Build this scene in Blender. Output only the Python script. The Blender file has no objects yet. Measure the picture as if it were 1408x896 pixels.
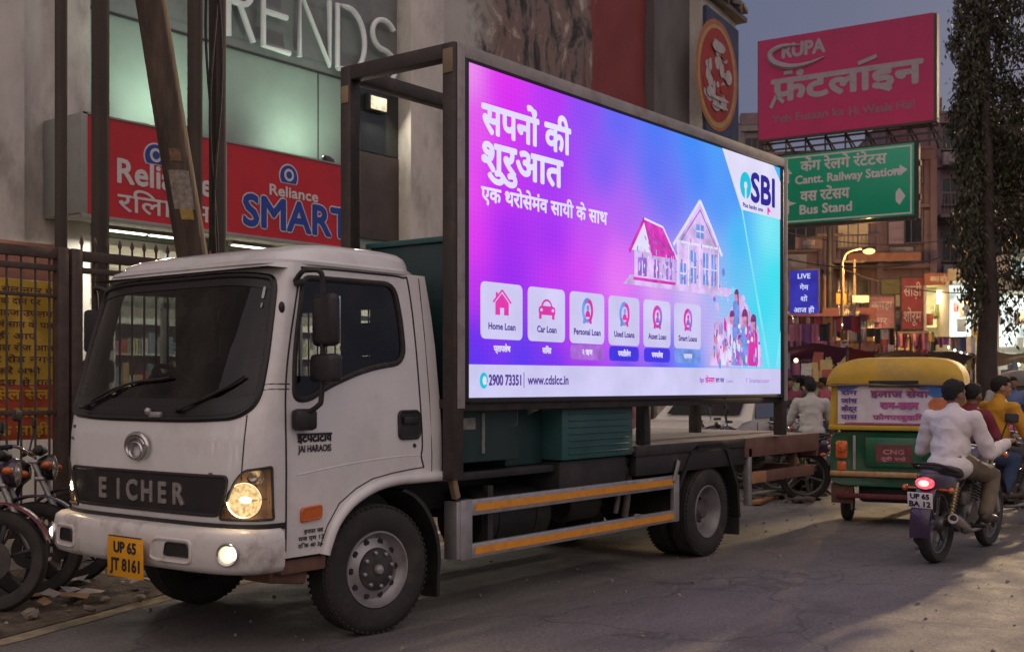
import bpy, bmesh, math, random
import numpy as np
from mathutils import Vector, Matrix, Euler, noise as mnoise
rnd = random.Random(7)
C = bpy.context.scene.collection
SC = bpy.context.scene
PI = math.pi
R = math.radians

# ------------------------------------------------------------------ camera, world, sun, exposure
CAM = Vector((-5.33, -6.09, 1.55)); FW = Vector((.7923, .6101, 0)); RT = Vector((.6101, -.7923, 0)); FOC = 1620.
cam = bpy.data.cameras.new('camera'); cam_o = bpy.data.objects.new('camera', cam); C.objects.link(cam_o)
cam.sensor_width = 36; cam.lens = 36*FOC/1408; cam.shift_y = 82/1408; cam.clip_end = 1000
cam_o.location = CAM
cam_o.rotation_euler = (R(90), 0, math.atan2(FW.y, FW.x)-PI/2)
cam.dof.use_dof = True; cam.dof.focus_distance = 9.0; cam.dof.aperture_fstop = 4.0
SC.camera = cam_o

SUN_AZ, SUN_EL = 4.0, 14.0          # towards +x (up the street), low
W = bpy.data.worlds.new('World'); SC.world = W; W.use_nodes = True
def build_world():
    nt = W.node_tree; nt.nodes.clear(); L = nt.links.new
    out = nt.nodes.new('ShaderNodeOutputWorld'); bg = nt.nodes.new('ShaderNodeBackground')
    sky = nt.nodes.new('ShaderNodeTexSky'); sky.sky_type = 'NISHITA'; sky.sun_disc = False
    sky.sun_elevation = R(SUN_EL); sky.sun_rotation = R(90-SUN_AZ); sky.air_density = 1.0; sky.dust_density = 2.0
    tc = nt.nodes.new('ShaderNodeTexCoord')
    dot = nt.nodes.new('ShaderNodeVectorMath'); dot.operation = 'DOT_PRODUCT'
    d = (-FW*.75 + Vector((0, 0, .65))).normalized(); dot.inputs[1].default_value = d
    L(tc.outputs['Generated'], dot.inputs[0])
    mr = nt.nodes.new('ShaderNodeMapRange'); mr.inputs['From Min'].default_value = -.30; mr.inputs['From Max'].default_value = 1.0
    mr.interpolation_type = 'SMOOTHSTEP'
    L(dot.outputs['Value'], mr.inputs['Value'])
    nz = nt.nodes.new('ShaderNodeTexNoise'); nz.inputs['Scale'].default_value = 3.0; nz.inputs['Detail'].default_value = 4
    L(tc.outputs['Generated'], nz.inputs['Vector'])
    mx = nt.nodes.new('ShaderNodeMix'); mx.data_type = 'RGBA'
    mx.inputs['A'].default_value = (.130, .152, .262, 1); mx.inputs['B'].default_value = (1.02, .83, .81, 1)
    L(mr.outputs['Result'], mx.inputs['Factor'])
    cl = nt.nodes.new('ShaderNodeMix'); cl.data_type = 'RGBA'; cl.blend_type = 'MULTIPLY'; cl.inputs['Factor'].default_value = .35
    L(mx.outputs['Result'], cl.inputs['A']); L(nz.outputs['Fac'], cl.inputs['B'])
    ad = nt.nodes.new('ShaderNodeMix'); ad.data_type = 'RGBA'; ad.blend_type = 'MIX'; ad.inputs['Factor'].default_value = .003
    L(cl.outputs['Result'], ad.inputs['A']); L(sky.outputs['Color'], ad.inputs['B'])
    # made-up skyline band and city-light patches behind the viewpoint, added for cab reflections
    sx = nt.nodes.new('ShaderNodeSeparateXYZ'); L(tc.outputs['Generated'], sx.inputs[0])
    def rng(v, a, b, c, d):
        r = nt.nodes.new('ShaderNodeMapRange'); r.inputs['From Min'].default_value = a; r.inputs['From Max'].default_value = b; r.inputs['To Min'].default_value = c; r.inputs['To Max'].default_value = d; L(v, r.inputs['Value']); return r.outputs['Result']
    def mth(op, a, b):
        n = nt.nodes.new('ShaderNodeMath'); n.operation = op
        for i, v in enumerate((a, b)):
            if isinstance(v, float): n.inputs[i].default_value = v
            else: L(v, n.inputs[i])
        return n.outputs[0]
    d2 = nt.nodes.new('ShaderNodeVectorMath'); d2.operation = 'DOT_PRODUCT'; d2.inputs[1].default_value = -FW; L(tc.outputs['Generated'], d2.inputs[0])
    bn = nt.nodes.new('ShaderNodeTexNoise'); bn.inputs['Scale'].default_value = 5; bn.inputs['Detail'].default_value = 1; L(tc.outputs['Generated'], bn.inputs['Vector'])
    top = rng(bn.outputs['Fac'], .3, .7, .12, .30)
    band = mth('MULTIPLY', rng(mth('SUBTRACT', top, sx.outputs['Z']), 0., .02, 0., 1.), rng(d2.outputs['Value'], .0, .12, 0., 1.))
    dk = nt.nodes.new('ShaderNodeMix'); dk.data_type = 'RGBA'; dk.inputs['B'].default_value = (.10, .085, .085, 1); L(band, dk.inputs['Factor']); L(ad.outputs['Result'], dk.inputs['A'])
    mp = nt.nodes.new('ShaderNodeMapping'); mp.inputs['Scale'].default_value = (1, 1, 2.2); L(tc.outputs['Generated'], mp.inputs[0])
    vo = nt.nodes.new('ShaderNodeTexVoronoi'); vo.inputs['Scale'].default_value = 16; L(mp.outputs[0], vo.inputs['Vector'])
    lit = mth('MULTIPLY', mth('MULTIPLY', rng(vo.outputs['Distance'], .22, .34, 1., 0.), band), rng(sx.outputs['Z'], -.01, .02, 0., 1.))
    hs = nt.nodes.new('ShaderNodeMix'); hs.data_type = 'RGBA'; hs.inputs['A'].default_value = (3.2, 1.9, .9, 1); hs.inputs['B'].default_value = (2.2, 2.5, 2.6, 1); L(vo.outputs['Color'], hs.inputs['Factor'])
    lm = nt.nodes.new('ShaderNodeMix'); lm.data_type = 'RGBA'; L(lit, lm.inputs['Factor']); L(dk.outputs['Result'], lm.inputs['A']); L(hs.outputs['Result'], lm.inputs['B'])
    L(lm.outputs['Result'], bg.inputs['Color']); bg.inputs['Strength'].default_value = 1.0
    L(bg.outputs[0], out.inputs['Surface'])
build_world()
sun = bpy.data.lights.new('sun', 'SUN'); sun.energy = 2.8; sun.angle = R(1.8); sun.color = (1, .72, .42)
sun_o = bpy.data.objects.new('sun', sun); C.objects.link(sun_o)
_l = Vector((math.cos(R(SUN_AZ))*math.cos(R(SUN_EL)), math.sin(R(SUN_AZ))*math.cos(R(SUN_EL)), math.sin(R(SUN_EL))))
sun_o.rotation_euler = _l.to_track_quat('Z', 'Y').to_euler(); sun_o.location = (0, 0, 30)
SC.view_settings.view_transform = 'Standard'; SC.view_settings.look = 'None'; SC.view_settings.gamma = 1
SC.view_settings.exposure = 0.0; SC.view_settings.use_curve_mapping = False
SC.render.engine = 'CYCLES'
cy = SC.cycles; cy.use_denoising = True; cy.max_bounces = 6; cy.diffuse_bounces = 3; cy.glossy_bounces = 3
cy.transparent_max_bounces = 12; cy.caustics_reflective = False; cy.caustics_refractive = False; cy.sample_clamp_indirect = 3.0

# ------------------------------------------------------------------ measuring helpers
def ray(px, py): return FW + RT*((px-704)/FOC) + Vector((0, 0, (530-py)/FOC))
def on_y(px, py, y):
    d = ray(px, py); return CAM + d*((y-CAM.y)/d.y)
def on_x(px, py, x):
    d = ray(px, py); return CAM + d*((x-CAM.x)/d.x)
def at(px, py, dist): return CAM + ray(px, py)*dist
def ground(px, dist): p = at(px, 530, dist); p.z = 0; return p

# ------------------------------------------------------------------ materials
def lin(c):
    return tuple(((v/255+.055)/1.055)**2.4 if v/255 > .04045 else v/255/12.92 for v in c)
_mats = {}
def M(name, col, rough=.5, metal=0., var=.12, scale=5., bump=0., bscale=60., dirt=None, damt=.5, dscale=2.5, coat=0., spec=.5, stretch=None, alpha=None):
    if name in _mats: return _mats[name]
    m = bpy.data.materials.new(name); m.use_nodes = True; nt = m.node_tree; L = nt.links.new; N = nt.nodes.new
    b = nt.nodes['Principled BSDF']
    tc = N('ShaderNodeTexCoord'); src = tc.outputs['Object']
    if stretch:
        mp = N('ShaderNodeMapping'); mp.inputs['Scale'].default_value = stretch; L(src, mp.inputs['Vector']); src = mp.outputs['Vector']
    n1 = N('ShaderNodeTexNoise'); n1.inputs['Scale'].default_value = scale; n1.inputs['Detail'].default_value = 6; n1.inputs['Roughness'].default_value = .62
    L(src, n1.inputs['Vector'])
    rp = N('ShaderNodeMapRange'); rp.inputs['From Min'].default_value = .28; rp.inputs['From Max'].default_value = .72
    rp.inputs['To Min'].default_value = 1-var; rp.inputs['To Max'].default_value = 1+var; L(n1.outputs['Fac'], rp.inputs['Value'])
    mul = N('ShaderNodeVectorMath'); mul.operation = 'SCALE'; mul.inputs[0].default_value = col[:3]; L(rp.outputs['Result'], mul.inputs['Scale'])
    cur = mul.outputs['Vector']
    if dirt:
        n2 = N('ShaderNodeTexNoise'); n2.inputs['Scale'].default_value = dscale; n2.inputs['Detail'].default_value = 8; n2.inputs['Roughness'].default_value = .7
        L(src, n2.inputs['Vector'])
        r2 = N('ShaderNodeMapRange'); r2.inputs['From Min'].default_value = .5; r2.inputs['From Max'].default_value = .72; r2.inputs['To Max'].default_value = damt
        L(n2.outputs['Fac'], r2.inputs['Value'])
        mx = N('ShaderNodeMix'); mx.data_type = 'RGBA'; mx.inputs['B'].default_value = (*dirt[:3], 1)
        L(r2.outputs['Result'], mx.inputs['Factor']); L(cur, mx.inputs['A']); cur = mx.outputs['Result']
    L(cur, b.inputs['Base Color'])
    rr = N('ShaderNodeMapRange'); rr.inputs['To Min'].default_value = max(0, rough-.1); rr.inputs['To Max'].default_value = min(1, rough+.12)
    L(n1.outputs['Fac'], rr.inputs['Value']); L(rr.outputs['Result'], b.inputs['Roughness'])
    b.inputs['Metallic'].default_value = metal; b.inputs['Coat Weight'].default_value = coat; b.inputs['Specular IOR Level'].default_value = spec
    if bump:
        n3 = N('ShaderNodeTexNoise'); n3.inputs['Scale'].default_value = bscale; n3.inputs['Detail'].default_value = 6
        L(src, n3.inputs['Vector']); bp = N('ShaderNodeBump'); bp.inputs['Strength'].default_value = bump; bp.inputs['Distance'].default_value = .02
        L(n3.outputs['Fac'], bp.inputs['Height']); L(bp.outputs['Normal'], b.inputs['Normal'])
    _mats[name] = m; return m
def EM(name, col, strength=1., var=0., scale=4.):
    if name in _mats: return _mats[name]
    m = bpy.data.materials.new(name); m.use_nodes = True; nt = m.node_tree; nt.nodes.clear(); N = nt.nodes.new; L = nt.links.new
    o = N('ShaderNodeOutputMaterial'); e = N('ShaderNodeEmission'); e.inputs['Color'].default_value = (*col[:3], 1); e.inputs['Strength'].default_value = strength
    if var:
        tc = N('ShaderNodeTexCoord'); n = N('ShaderNodeTexNoise'); n.inputs['Scale'].default_value = scale; n.inputs['Detail'].default_value = 3
        L(tc.outputs['Object'], n.inputs['Vector']); r = N('ShaderNodeMapRange'); r.inputs['To Min'].default_value = strength*(1-var); r.inputs['To Max'].default_value = strength*(1+var)
        r.inputs['From Min'].default_value = .3; r.inputs['From Max'].default_value = .7
        L(n.outputs['Fac'], r.inputs['Value']); L(r.outputs['Result'], e.inputs['Strength'])
    L(e.outputs[0], o.inputs['Surface']); _mats[name] = m; return m
def GLASS(name, tint=(.5, .55, .55), gloss=.9, rough=.03, base=.05):
    if name in _mats: return _mats[name]
    m = bpy.data.materials.new(name); m.use_nodes = True; nt = m.node_tree; nt.nodes.clear(); N = nt.nodes.new; L = nt.links.new
    o = N('ShaderNodeOutputMaterial'); t = N('ShaderNodeBsdfTransparent'); t.inputs['Color'].default_value = (*tint, 1)
    g = N('ShaderNodeBsdfGlossy'); g.inputs['Roughness'].default_value = rough; g.inputs['Color'].default_value = (gloss, gloss, gloss, 1)
    lw = N('ShaderNodeFresnel'); lw.inputs['IOR'].default_value = 1.5
    mx = N('ShaderNodeMixShader'); L(lw.outputs[0], mx.inputs[0]); L(t.outputs[0], mx.inputs[1]); L(g.outputs[0], mx.inputs[2])
    tc = N('ShaderNodeTexCoord'); n = N('ShaderNodeTexNoise'); n.inputs['Scale'].default_value = 3; n.inputs['Detail'].default_value = 7; L(tc.outputs['Object'], n.inputs['Vector'])
    r = N('ShaderNodeMapRange'); r.inputs['From Min'].default_value = .4; r.inputs['From Max'].default_value = .8; r.inputs['To Max'].default_value = base*2; L(n.outputs['Fac'], r.inputs['Value'])
    df = N('ShaderNodeBsdfDiffuse'); df.inputs['Color'].default_value = (.4, .36, .32, 1)
    m2 = N('ShaderNodeMixShader'); L(r.outputs['Result'], m2.inputs[0]); L(mx.outputs[0], m2.inputs[1]); L(df.outputs[0], m2.inputs[2])
    L(m2.outputs[0], o.inputs['Surface']); _mats[name] = m; return m

# ------------------------------------------------------------------ mesh builder
_tcache = {}
def text_geo(s):
    if s in _tcache: return _tcache[s]
    c = bpy.data.curves.new('t', 'FONT'); c.body = s; c.size = 1; c.resolution_u = 3
    o = bpy.data.objects.new('t', c); C.objects.link(o)
    me = bpy.data.meshes.new_from_object(o.evaluated_get(bpy.context.evaluated_depsgraph_get()))
    vs = [(v.co.x, v.co.y) for v in me.vertices]; fs = [tuple(p.vertices) for p in me.polygons]
    bpy.data.objects.remove(o); bpy.data.curves.remove(c); bpy.data.meshes.remove(me)
    _tcache[s] = (vs, fs); return vs, fs

class MB:
    def __init__(s): s.bm = bmesh.new(); s.mi = 0
    def f(s, vs):
        try:
            fc = s.bm.faces.new(vs); fc.material_index = s.mi; return fc
        except ValueError: return None
    def v(s, p): return s.bm.verts.new(p)
    def poly(s, pts): return s.f([s.v(p) for p in pts])
    def face(s, pts): s.poly(pts); return s
    def box(s, c, d, rot=None, bev=0., seg=2):
        b = bmesh.new(); bmesh.ops.create_cube(b, size=1)
        for v in b.verts: v.co = Vector((v.co.x*d[0], v.co.y*d[1], v.co.z*d[2]))
        if bev: bmesh.ops.bevel(b, geom=list(b.edges), offset=min(bev, min(d)*.45), segments=seg, affect='EDGES', profile=.5)
        m = Matrix.Translation(c)
        if rot is not None: m = m @ (rot.to_4x4() if isinstance(rot, Matrix) else Euler(rot).to_matrix().to_4x4())
        s.add(b, m); return s
    def bx(s, x0, x1, y0, y1, z0, z1, bev=0.): return s.box(((x0+x1)/2, (y0+y1)/2, (z0+z1)/2), (abs(x1-x0), abs(y1-y0), abs(z1-z0)), None, bev)
    def add(s, b, m=Matrix()):
        mp = {v: s.bm.verts.new(m @ v.co) for v in b.verts}
        for fc in b.faces: s.f([mp[v] for v in fc.verts])
        b.free()
    def bar(s, p0, p1, w, h, bev=0.):
        p0, p1 = Vector(p0), Vector(p1); d = p1-p0; x = d.normalized(); up = Vector((0, 0, 1)) if abs(x.z) < .95 else Vector((0, 1, 0))
        y = up.cross(x).normalized(); z = x.cross(y); m = Matrix((x, y, z)).transposed()
        return s.box((p0+p1)/2, (d.length, w, h), m, bev)
    def tube(s, pts, r, n=8, closed=False, cap=True):
        pts = [Vector(p) for p in pts]; k = len(pts); rs = r if isinstance(r, (list, tuple)) else [r]*k
        prev = None; rings = []
        for i, p in enumerate(pts):
            a = pts[i-1] if (i > 0 or closed) else p; b = pts[(i+1) % k] if (i < k-1 or closed) else p
            t = (b-a).normalized()
            if prev is None: nrm = t.orthogonal().normalized()
            else:
                nrm = prev - t*prev.dot(t); nrm = nrm.normalized() if nrm.length > 1e-6 else t.orthogonal().normalized()
            prev = nrm; bn = t.cross(nrm)
            rings.append([s.v(p + (nrm*math.cos(2*PI*j/n) + bn*math.sin(2*PI*j/n))*rs[i]) for j in range(n)])
        for i in range(k if closed else k-1):
            A, B = rings[i], rings[(i+1) % k]
            for j in range(n): s.f([A[j], A[(j+1) % n], B[(j+1) % n], B[j]])
        if cap and not closed: s.f(rings[0][::-1]); s.f(rings[-1])
        return s
    def cyl(s, p0, p1, r0, r1=None, n=16): return s.tube([p0, p1], [r0, r1 if r1 is not None else r0], n)
    def lathe(s, prof, o=(0, 0, 0), axis=(0, 1, 0), n=32, cap=False):
        o = Vector(o); a = Vector(axis).normalized(); u = a.orthogonal().normalized(); w = a.cross(u); rings = []
        for r, h in prof:
            rings.append([s.v(o + a*h + (u*math.cos(2*PI*j/n) + w*math.sin(2*PI*j/n))*max(r, 1e-4)) for j in range(n)])
        for A, B in zip(rings, rings[1:]):
            for j in range(n): s.f([A[j], A[(j+1) % n], B[(j+1) % n], B[j]])
        if cap: s.f(rings[0][::-1]); s.f(rings[-1])
        return s
    def ell(s, c, r, n=14, rot=None):
        b = bmesh.new(); bmesh.ops.create_uvsphere(b, u_segments=n, v_segments=max(6, n*2//3), radius=1)
        r = (r, r, r) if not isinstance(r, (tuple, list)) else r
        m = Matrix.Translation(c) @ (Euler(rot).to_matrix().to_4x4() if rot else Matrix()) @ Matrix.Diagonal((*r, 1)); s.add(b, m); return s
    def prism(s, pts, off):
        off = Vector(off); a = [s.v(p) for p in pts]; b = [s.v(Vector(p)+off) for p in pts]; n = len(pts)
        s.f(a[::-1]); s.f(b)
        for i in range(n): s.f([a[i], a[(i+1) % n], b[(i+1) % n], b[i]])
        return s
    def grid(s, rows, cu=False, cv=False):
        V = [[s.v(p) for p in r] for r in rows]; nr, nc = len(V), len(V[0])
        for i in range(nr if cv else nr-1):
            for j in range(nc if cu else nc-1):
                s.f([V[i][j], V[i][(j+1) % nc], V[(i+1) % nr][(j+1) % nc], V[(i+1) % nr][j]])
        return V
    def text(s, txt, o, rx, up, h=None, w=None, bold=0., align='l', thick=0., wmax=None):
        """lettering laid on a surface: h = cap height, w = fitted width"""
        vs, fs = text_geo(txt)
        if not vs: return s
        xs = [v[0] for v in vs]; ys = [v[1] for v in vs]; x0, x1 = min(xs), max(xs); y0 = min(ys) if False else 0
        sy = (h or .1)/.70; sx = sy if not w else w/(x1-x0)
        if not h: sy = sx
        if wmax and sx*(x1-x0) > wmax: sx = wmax/(x1-x0)
        ax = {'l': x0, 'c': (x0+x1)/2, 'r': x1}[align]
        o = Vector(o); rx = Vector(rx).normalized(); up = Vector(up).normalized(); nn = rx.cross(up)
        offs = [(0, 0)] if not bold else [(bold*math.cos(a), bold*math.sin(a)) for a in np.linspace(0, 2*PI, 9)[:-1]]+[(0, 0)]
        for k, (a, b) in enumerate(offs):
            P = [o + rx*((x-ax)*sx+a) + up*(y*sy+b) + nn*(.0002*k) for x, y in vs]
            V = [s.v(p) for p in P]
            for fc in fs: s.f([V[i] for i in fc])
            if thick:
                V2 = [s.v(p-nn*thick) for p in P]; ec = {}
                for fc in fs:
                    for i in range(len(fc)):
                        e = (fc[i], fc[(i+1) % len(fc)]); ec[e] = 1
                for a2, b2 in ec:
                    if (b2, a2) not in ec: s.f([V[a2], V2[a2], V2[b2], V[b2]])
        return s
    def build(s, name, mat, parent=None, smooth=38, weld=False):
        if weld: bmesh.ops.remove_doubles(s.bm, verts=s.bm.verts, dist=1e-4)
        bmesh.ops.recalc_face_normals(s.bm, faces=s.bm.faces) if smooth is not None else None
        me = bpy.data.meshes.new(name); s.bm.to_mesh(me); s.bm.free()
        for m in (mat if isinstance(mat, (list, tuple)) else [mat]): me.materials.append(m)
        if smooth:
            me.polygons.foreach_set('use_smooth', [True]*len(me.polygons)); me.set_sharp_from_angle(angle=R(smooth))
        o = bpy.data.objects.new(name, me); C.objects.link(o)
        if parent is not None: o.parent = parent
        return o

_labels = set()
def tag(o, label=None, cat=None, group=None, kind=None):
    if label: o['label'] = label
    if cat: o['category'] = cat
    if group: o['group'] = group
    if kind: o['kind'] = kind
    return o
def thing(name, label, cat, loc=(0, 0, 0), rz=0., group=None):
    o = bpy.data.objects.new(name, None); C.objects.link(o); o.location = loc; o.rotation_euler = (0, 0, rz); o.empty_display_size = .2
    return tag(o, label, cat, group)
def dup(root, loc, rz, label, group=None):
    r = root.copy(); C.objects.link(r); r.location = loc; r.rotation_euler = (0, 0, rz); r['label'] = label
    if group: r['group'] = group
    for ch in list(root.children):
        c = ch.copy(); C.objects.link(c); c.parent = r
        for g in list(ch.children):
            d = g.copy(); C.objects.link(d); d.parent = c
    return r
def bez(pts, n=8):
    """smooth curve through points (Catmull-Rom)"""
    P = [Vector(p) for p in pts]; out = []
    for i in range(len(P)-1):
        a, b, c, d = P[max(i-1, 0)], P[i], P[i+1], P[min(i+2, len(P)-1)]
        for k in range(n):
            t = k/n; out.append(.5*((2*b)+(c-a)*t+(2*a-5*b+4*c-d)*t*t+(3*b-a-3*c+d)*t**3))
    out.append(P[-1]); return out
def rpoly(pts, r=.05, n=5):
    """rounded 2-D polygon"""
    out = []; k = len(pts)
    for i in range(k):
        p = np.array(pts[i][:2], float); a = np.array(pts[i-1][:2], float); b = np.array(pts[(i+1) % k][:2], float)
        rr = pts[i][2] if len(pts[i]) > 2 else r
        la, lb = np.linalg.norm(a-p), np.linalg.norm(b-p); q = min(rr, la*.48, lb*.48)
        A = p+(a-p)/la*q; B = p+(b-p)/lb*q
        for j in range(n+1):
            t = j/n; out.append(tuple((1-t)**2*A+2*t*(1-t)*p+t*t*B))
    return out
def dense(pts, step):
    out = []
    for i in range(len(pts)):
        a = np.array(pts[i], float); b = np.array(pts[(i+1) % len(pts)], float); n = max(1, int(np.linalg.norm(b-a)/step))
        for j in range(n): out.append(tuple(a+(b-a)*j/n))
    return out
def inside(p, poly):
    x, y = p; c = False; j = len(poly)-1
    for i in range(len(poly)):
        xi, yi = poly[i]; xj, yj = poly[j]
        if (yi > y) != (yj > y) and x < (xj-xi)*(y-yi)/(yj-yi)+xi: c = not c
        j = i
    return c
# ------------------------------------------------------------------ shared materials
white_paint = M('white_paint', (.76, .75, .742), .22, var=.05, scale=2.2, dirt=(.42, .35, .29), damt=.4, dscale=1.6, coat=.6)
white_dirty = M('white_bumper_paint', (.66, .63, .60), .38, var=.08, scale=3, dirt=(.20, .15, .11), damt=.8, dscale=4.5, coat=.15)
black_plastic = M('black_plastic', (.018, .017, .017), .45, var=.3, dirt=(.10, .085, .07), damt=.3)
black_rubber = M('black_rubber', (.022, .021, .021), .7, var=.25, scale=9, dirt=(.12, .10, .08), damt=.45, dscale=5)
tyre_rubber = M('tyre_rubber', (.030, .028, .027), .82, var=.25, scale=8, bump=.25, bscale=30, dirt=(.085, .07, .058), damt=.6, dscale=5)
dark_steel = M('dark_steel', (.05, .047, .047), .5, metal=.4, var=.3, dirt=(.13, .09, .06), damt=.6, dscale=4)
frame_steel = M('frame_steel', (.055, .047, .044), .5, metal=.35, var=.2, scale=4, dirt=(.13, .085, .06), damt=.6, dscale=6)  # darkened so the frame's forward faces carry their shade in the colour
chassis_black = M('chassis_black', (.022, .021, .022), .55, var=.3, dirt=(.07, .055, .045), damt=.55, dscale=3.5)
galv = M('galvanised_steel', (.44, .43, .43), .42, metal=.6, var=.15, scale=8, dirt=(.2, .17, .14), damt=.5, dscale=6)
rim_steel = M('rim_steel', (.36, .35, .36), .42, metal=.55, var=.15, dirt=(.16, .12, .09), damt=.6, dscale=7)
chrome = M('chrome', (.62, .61, .60), .18, metal=1., var=.08)
rust = M('rusty_brown_steel', (.17, .085, .06), .7, var=.3, scale=6, bump=.15, dirt=(.09, .05, .04), damt=.8, dscale=4)
teal_paint = M('teal_paint', (.028, .105, .105), .5, var=.2, scale=3, dirt=(.09, .085, .075), damt=.5, dscale=3)
teal_dark = M('dark_teal_paint', (.018, .052, .055), .55, var=.25, dirt=(.05, .045, .04), damt=.5)
orange_refl = M('orange_reflective_tape', (.82, .33, .035), .35, var=.1, scale=12, dirt=(.3, .16, .06), damt=.5, dscale=9)
amber = M('amber_lens', (.62, .13, .02), .2, var=.15, scale=20, coat=.6)
deck_ply = M('dusty_deck', (.32, .285, .25), .8, var=.2, scale=4, dirt=(.14, .11, .09), damt=.7, dscale=2.5, bump=.1)
cab_dark = M('cab_lining', (.035, .034, .035), .7, var=.2)
seat_cloth = M('seat_cloth', (.03, .03, .034), .85, var=.3, scale=14)
black_ink = M('black_ink', (.02, .02, .022), .6, var=.2)
white_ink = M('white_ink', (.78, .77, .76), .5, var=.06)
yellow_plate = M('yellow_plate', (.80, .36, .012), .38, var=.08, scale=10, dirt=(.42, .2, .03), damt=.5, dscale=8)
cab_glass = GLASS('cab_glass', (.36, .38, .37), .9, .02, .025)
side_glass = GLASS('side_glass', (.24, .25, .25), .9, .02, .03)
lens_glass = GLASS('lens_glass', (.92, .86, .80), .9, .02, .04)
mirror_glass = M('mirror_glass', (.5, .5, .5), .05, metal=1., var=.02)
head_glow = EM('headlamp_glow', (1., .68, .32), 1.15, var=.5, scale=42)
head_core = EM('headlamp_core', (1., .86, .6), 3.5)
fog_glow = EM('fog_lamp_core', (1., .93, .8), 6)

# ------------------------------------------------------------------ the billboard truck
truck = thing('billboard_truck', 'white mobile billboard truck with lit headlights and a glowing magenta and blue advert screen', 'truck', (0, 0, 0))
ZS = [.55, .70, .85, 1.05, 1.25, 1.40, 1.60, 1.80, 2.00, 2.15, 2.27]
XF = [-1.05, -1.08, -1.095, -1.095, -1.085, -1.06, -1.0, -.94, -.875, -.825, -.78]
WW = [.94, .95, .955, .96, .96, .955, .945, .935, .92, .905, .895]
XR = [.57, .57, .57, .57, .565, .56, .545, .53, .51, .49, .47]
DD = [.30, .30, .30, .30, .30, .29, .26, .235, .21, .19, .18]
def ci(z, t):
    return float(np.interp(z, ZS, t))
NE = 3.6
def cabP(s, z, off=0.):
    F_, Wd, X, d = ci(z, XF)-off, ci(z, WW)+off, ci(z, XR), ci(z, DD)
    a = abs(s); sg = -1 if s > 0 else 1
    if a <= 1:
        t = a*PI/2; y = Wd*max(0, math.sin(t))**(2/NE); x = F_+d+off-(d+off)*max(0, math.cos(t))**(2/NE)
    else: y = Wd; x = F_+d+off+(a-1)*(X-F_-d-off)
    return Vector((x, sg*y, z))
def s_of_x(x, z):
    xs = ci(z, XF)+ci(z, DD); xr = ci(z, XR)
    if x >= xs: return 1+(x-xs)/(xr-xs)
    lo, hi = .6, 1.
    for _ in range(30):
        m = (lo+hi)/2
        if cabP(m, z).x < x: lo = m
        else: hi = m
    return lo
WS = rpoly([(0, 1.345, .3), (.52, 1.372, .3), (.715, 1.45, .16), (.735, 1.70, .4), (.685, 2.17, .09), (.3, 2.205, .4), (-.3, 2.205, .4), (-.685, 2.17, .09), (-.735, 1.70, .4), (-.715, 1.45, .16), (-.52, 1.372, .3)], .1, 6)
def near_win(x, z): return (s_of_x(x, z), z)
SWx = rpoly([(-.60, 2.185, .06), (.17, 2.195, .09), (.215, 1.95, .2), (.225, 1.70, .10), (-.12, 1.655, .25), (-.45, 1.545, .2), (-.60, 1.47, .1), (-.715, 1.47, .06), (-.70, 1.75, .2)], .06, 5)
SW = [near_win(*p) for p in SWx]
HL = rpoly([(.40, .795), (.53, 1.005, .04), (.62, 1.072, .05), (.925, 1.092), (.945, .795)], .018, 3)
ARCHx = [(-.47, .55), (-.455, .60), (-.40, .72), (-.30, .82), (-.17, .89), (-.02, .935), (.15, .955), (.32, .955), (.60, .955)]
def arch_z(x): return float(np.interp(x, [p[0] for p in ARCHx], [p[1] for p in ARCHx])) if x > -.47 else .5
def mirror_poly(p): return [(-s, z) for s, z in p]
def cab_shell(off, holes):
    mb = MB(); ss = list(np.linspace(-2, -1, 66)[:-1]) + list(np.linspace(-1, 1, 150)) + list(np.linspace(1, 2, 66)[1:])
    zz = np.linspace(.56 if off >= 0 else .6, 2.27, 96)
    V = [[mb.v(cabP(s, z, off)) for s in ss] for z in zz]
    for i in range(len(zz)-1):
        zc = (zz[i]+zz[i+1])/2
        for j in range(len(ss)-1):
            sc = (ss[j]+ss[j+1])/2
            if any(inside((sc, zc), h) for h in holes): continue
            if abs(sc) > 1 and zc < arch_z(cabP(sc, zc).x): continue
            mb.f([V[i][j], V[i][j+1], V[i+1][j+1], V[i+1][j]])
    # rear wall with its window
    n = 60; ys = np.linspace(-1, 1, n)
    RV = [[V[i][-1]]+[mb.v(Vector((ci(z, XR)-(0 if off >= 0 else .03), y*(ci(z, WW)+off), z))) for y in ys[1:-1]]+[V[i][0]] for i, z in enumerate(zz)]
    for i in range(len(zz)-1):
        for j in range(n-1):
            y = (ys[j]+ys[j+1])/2; zc = (zz[i]+zz[i+1])/2
            if abs(y) < .62 and 1.62 < zc < 2.08: continue
            if zc < .95: continue
            mb.f([RV[i][j], RV[i][j+1], RV[i+1][j+1], RV[i+1][j]])
    return mb
HLF = [(-s+.035, z) for s, z in HL]
HOLES = [WS, SW, mirror_poly(SW), HL, HLF]
cab = cab_shell(0, HOLES)
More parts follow.
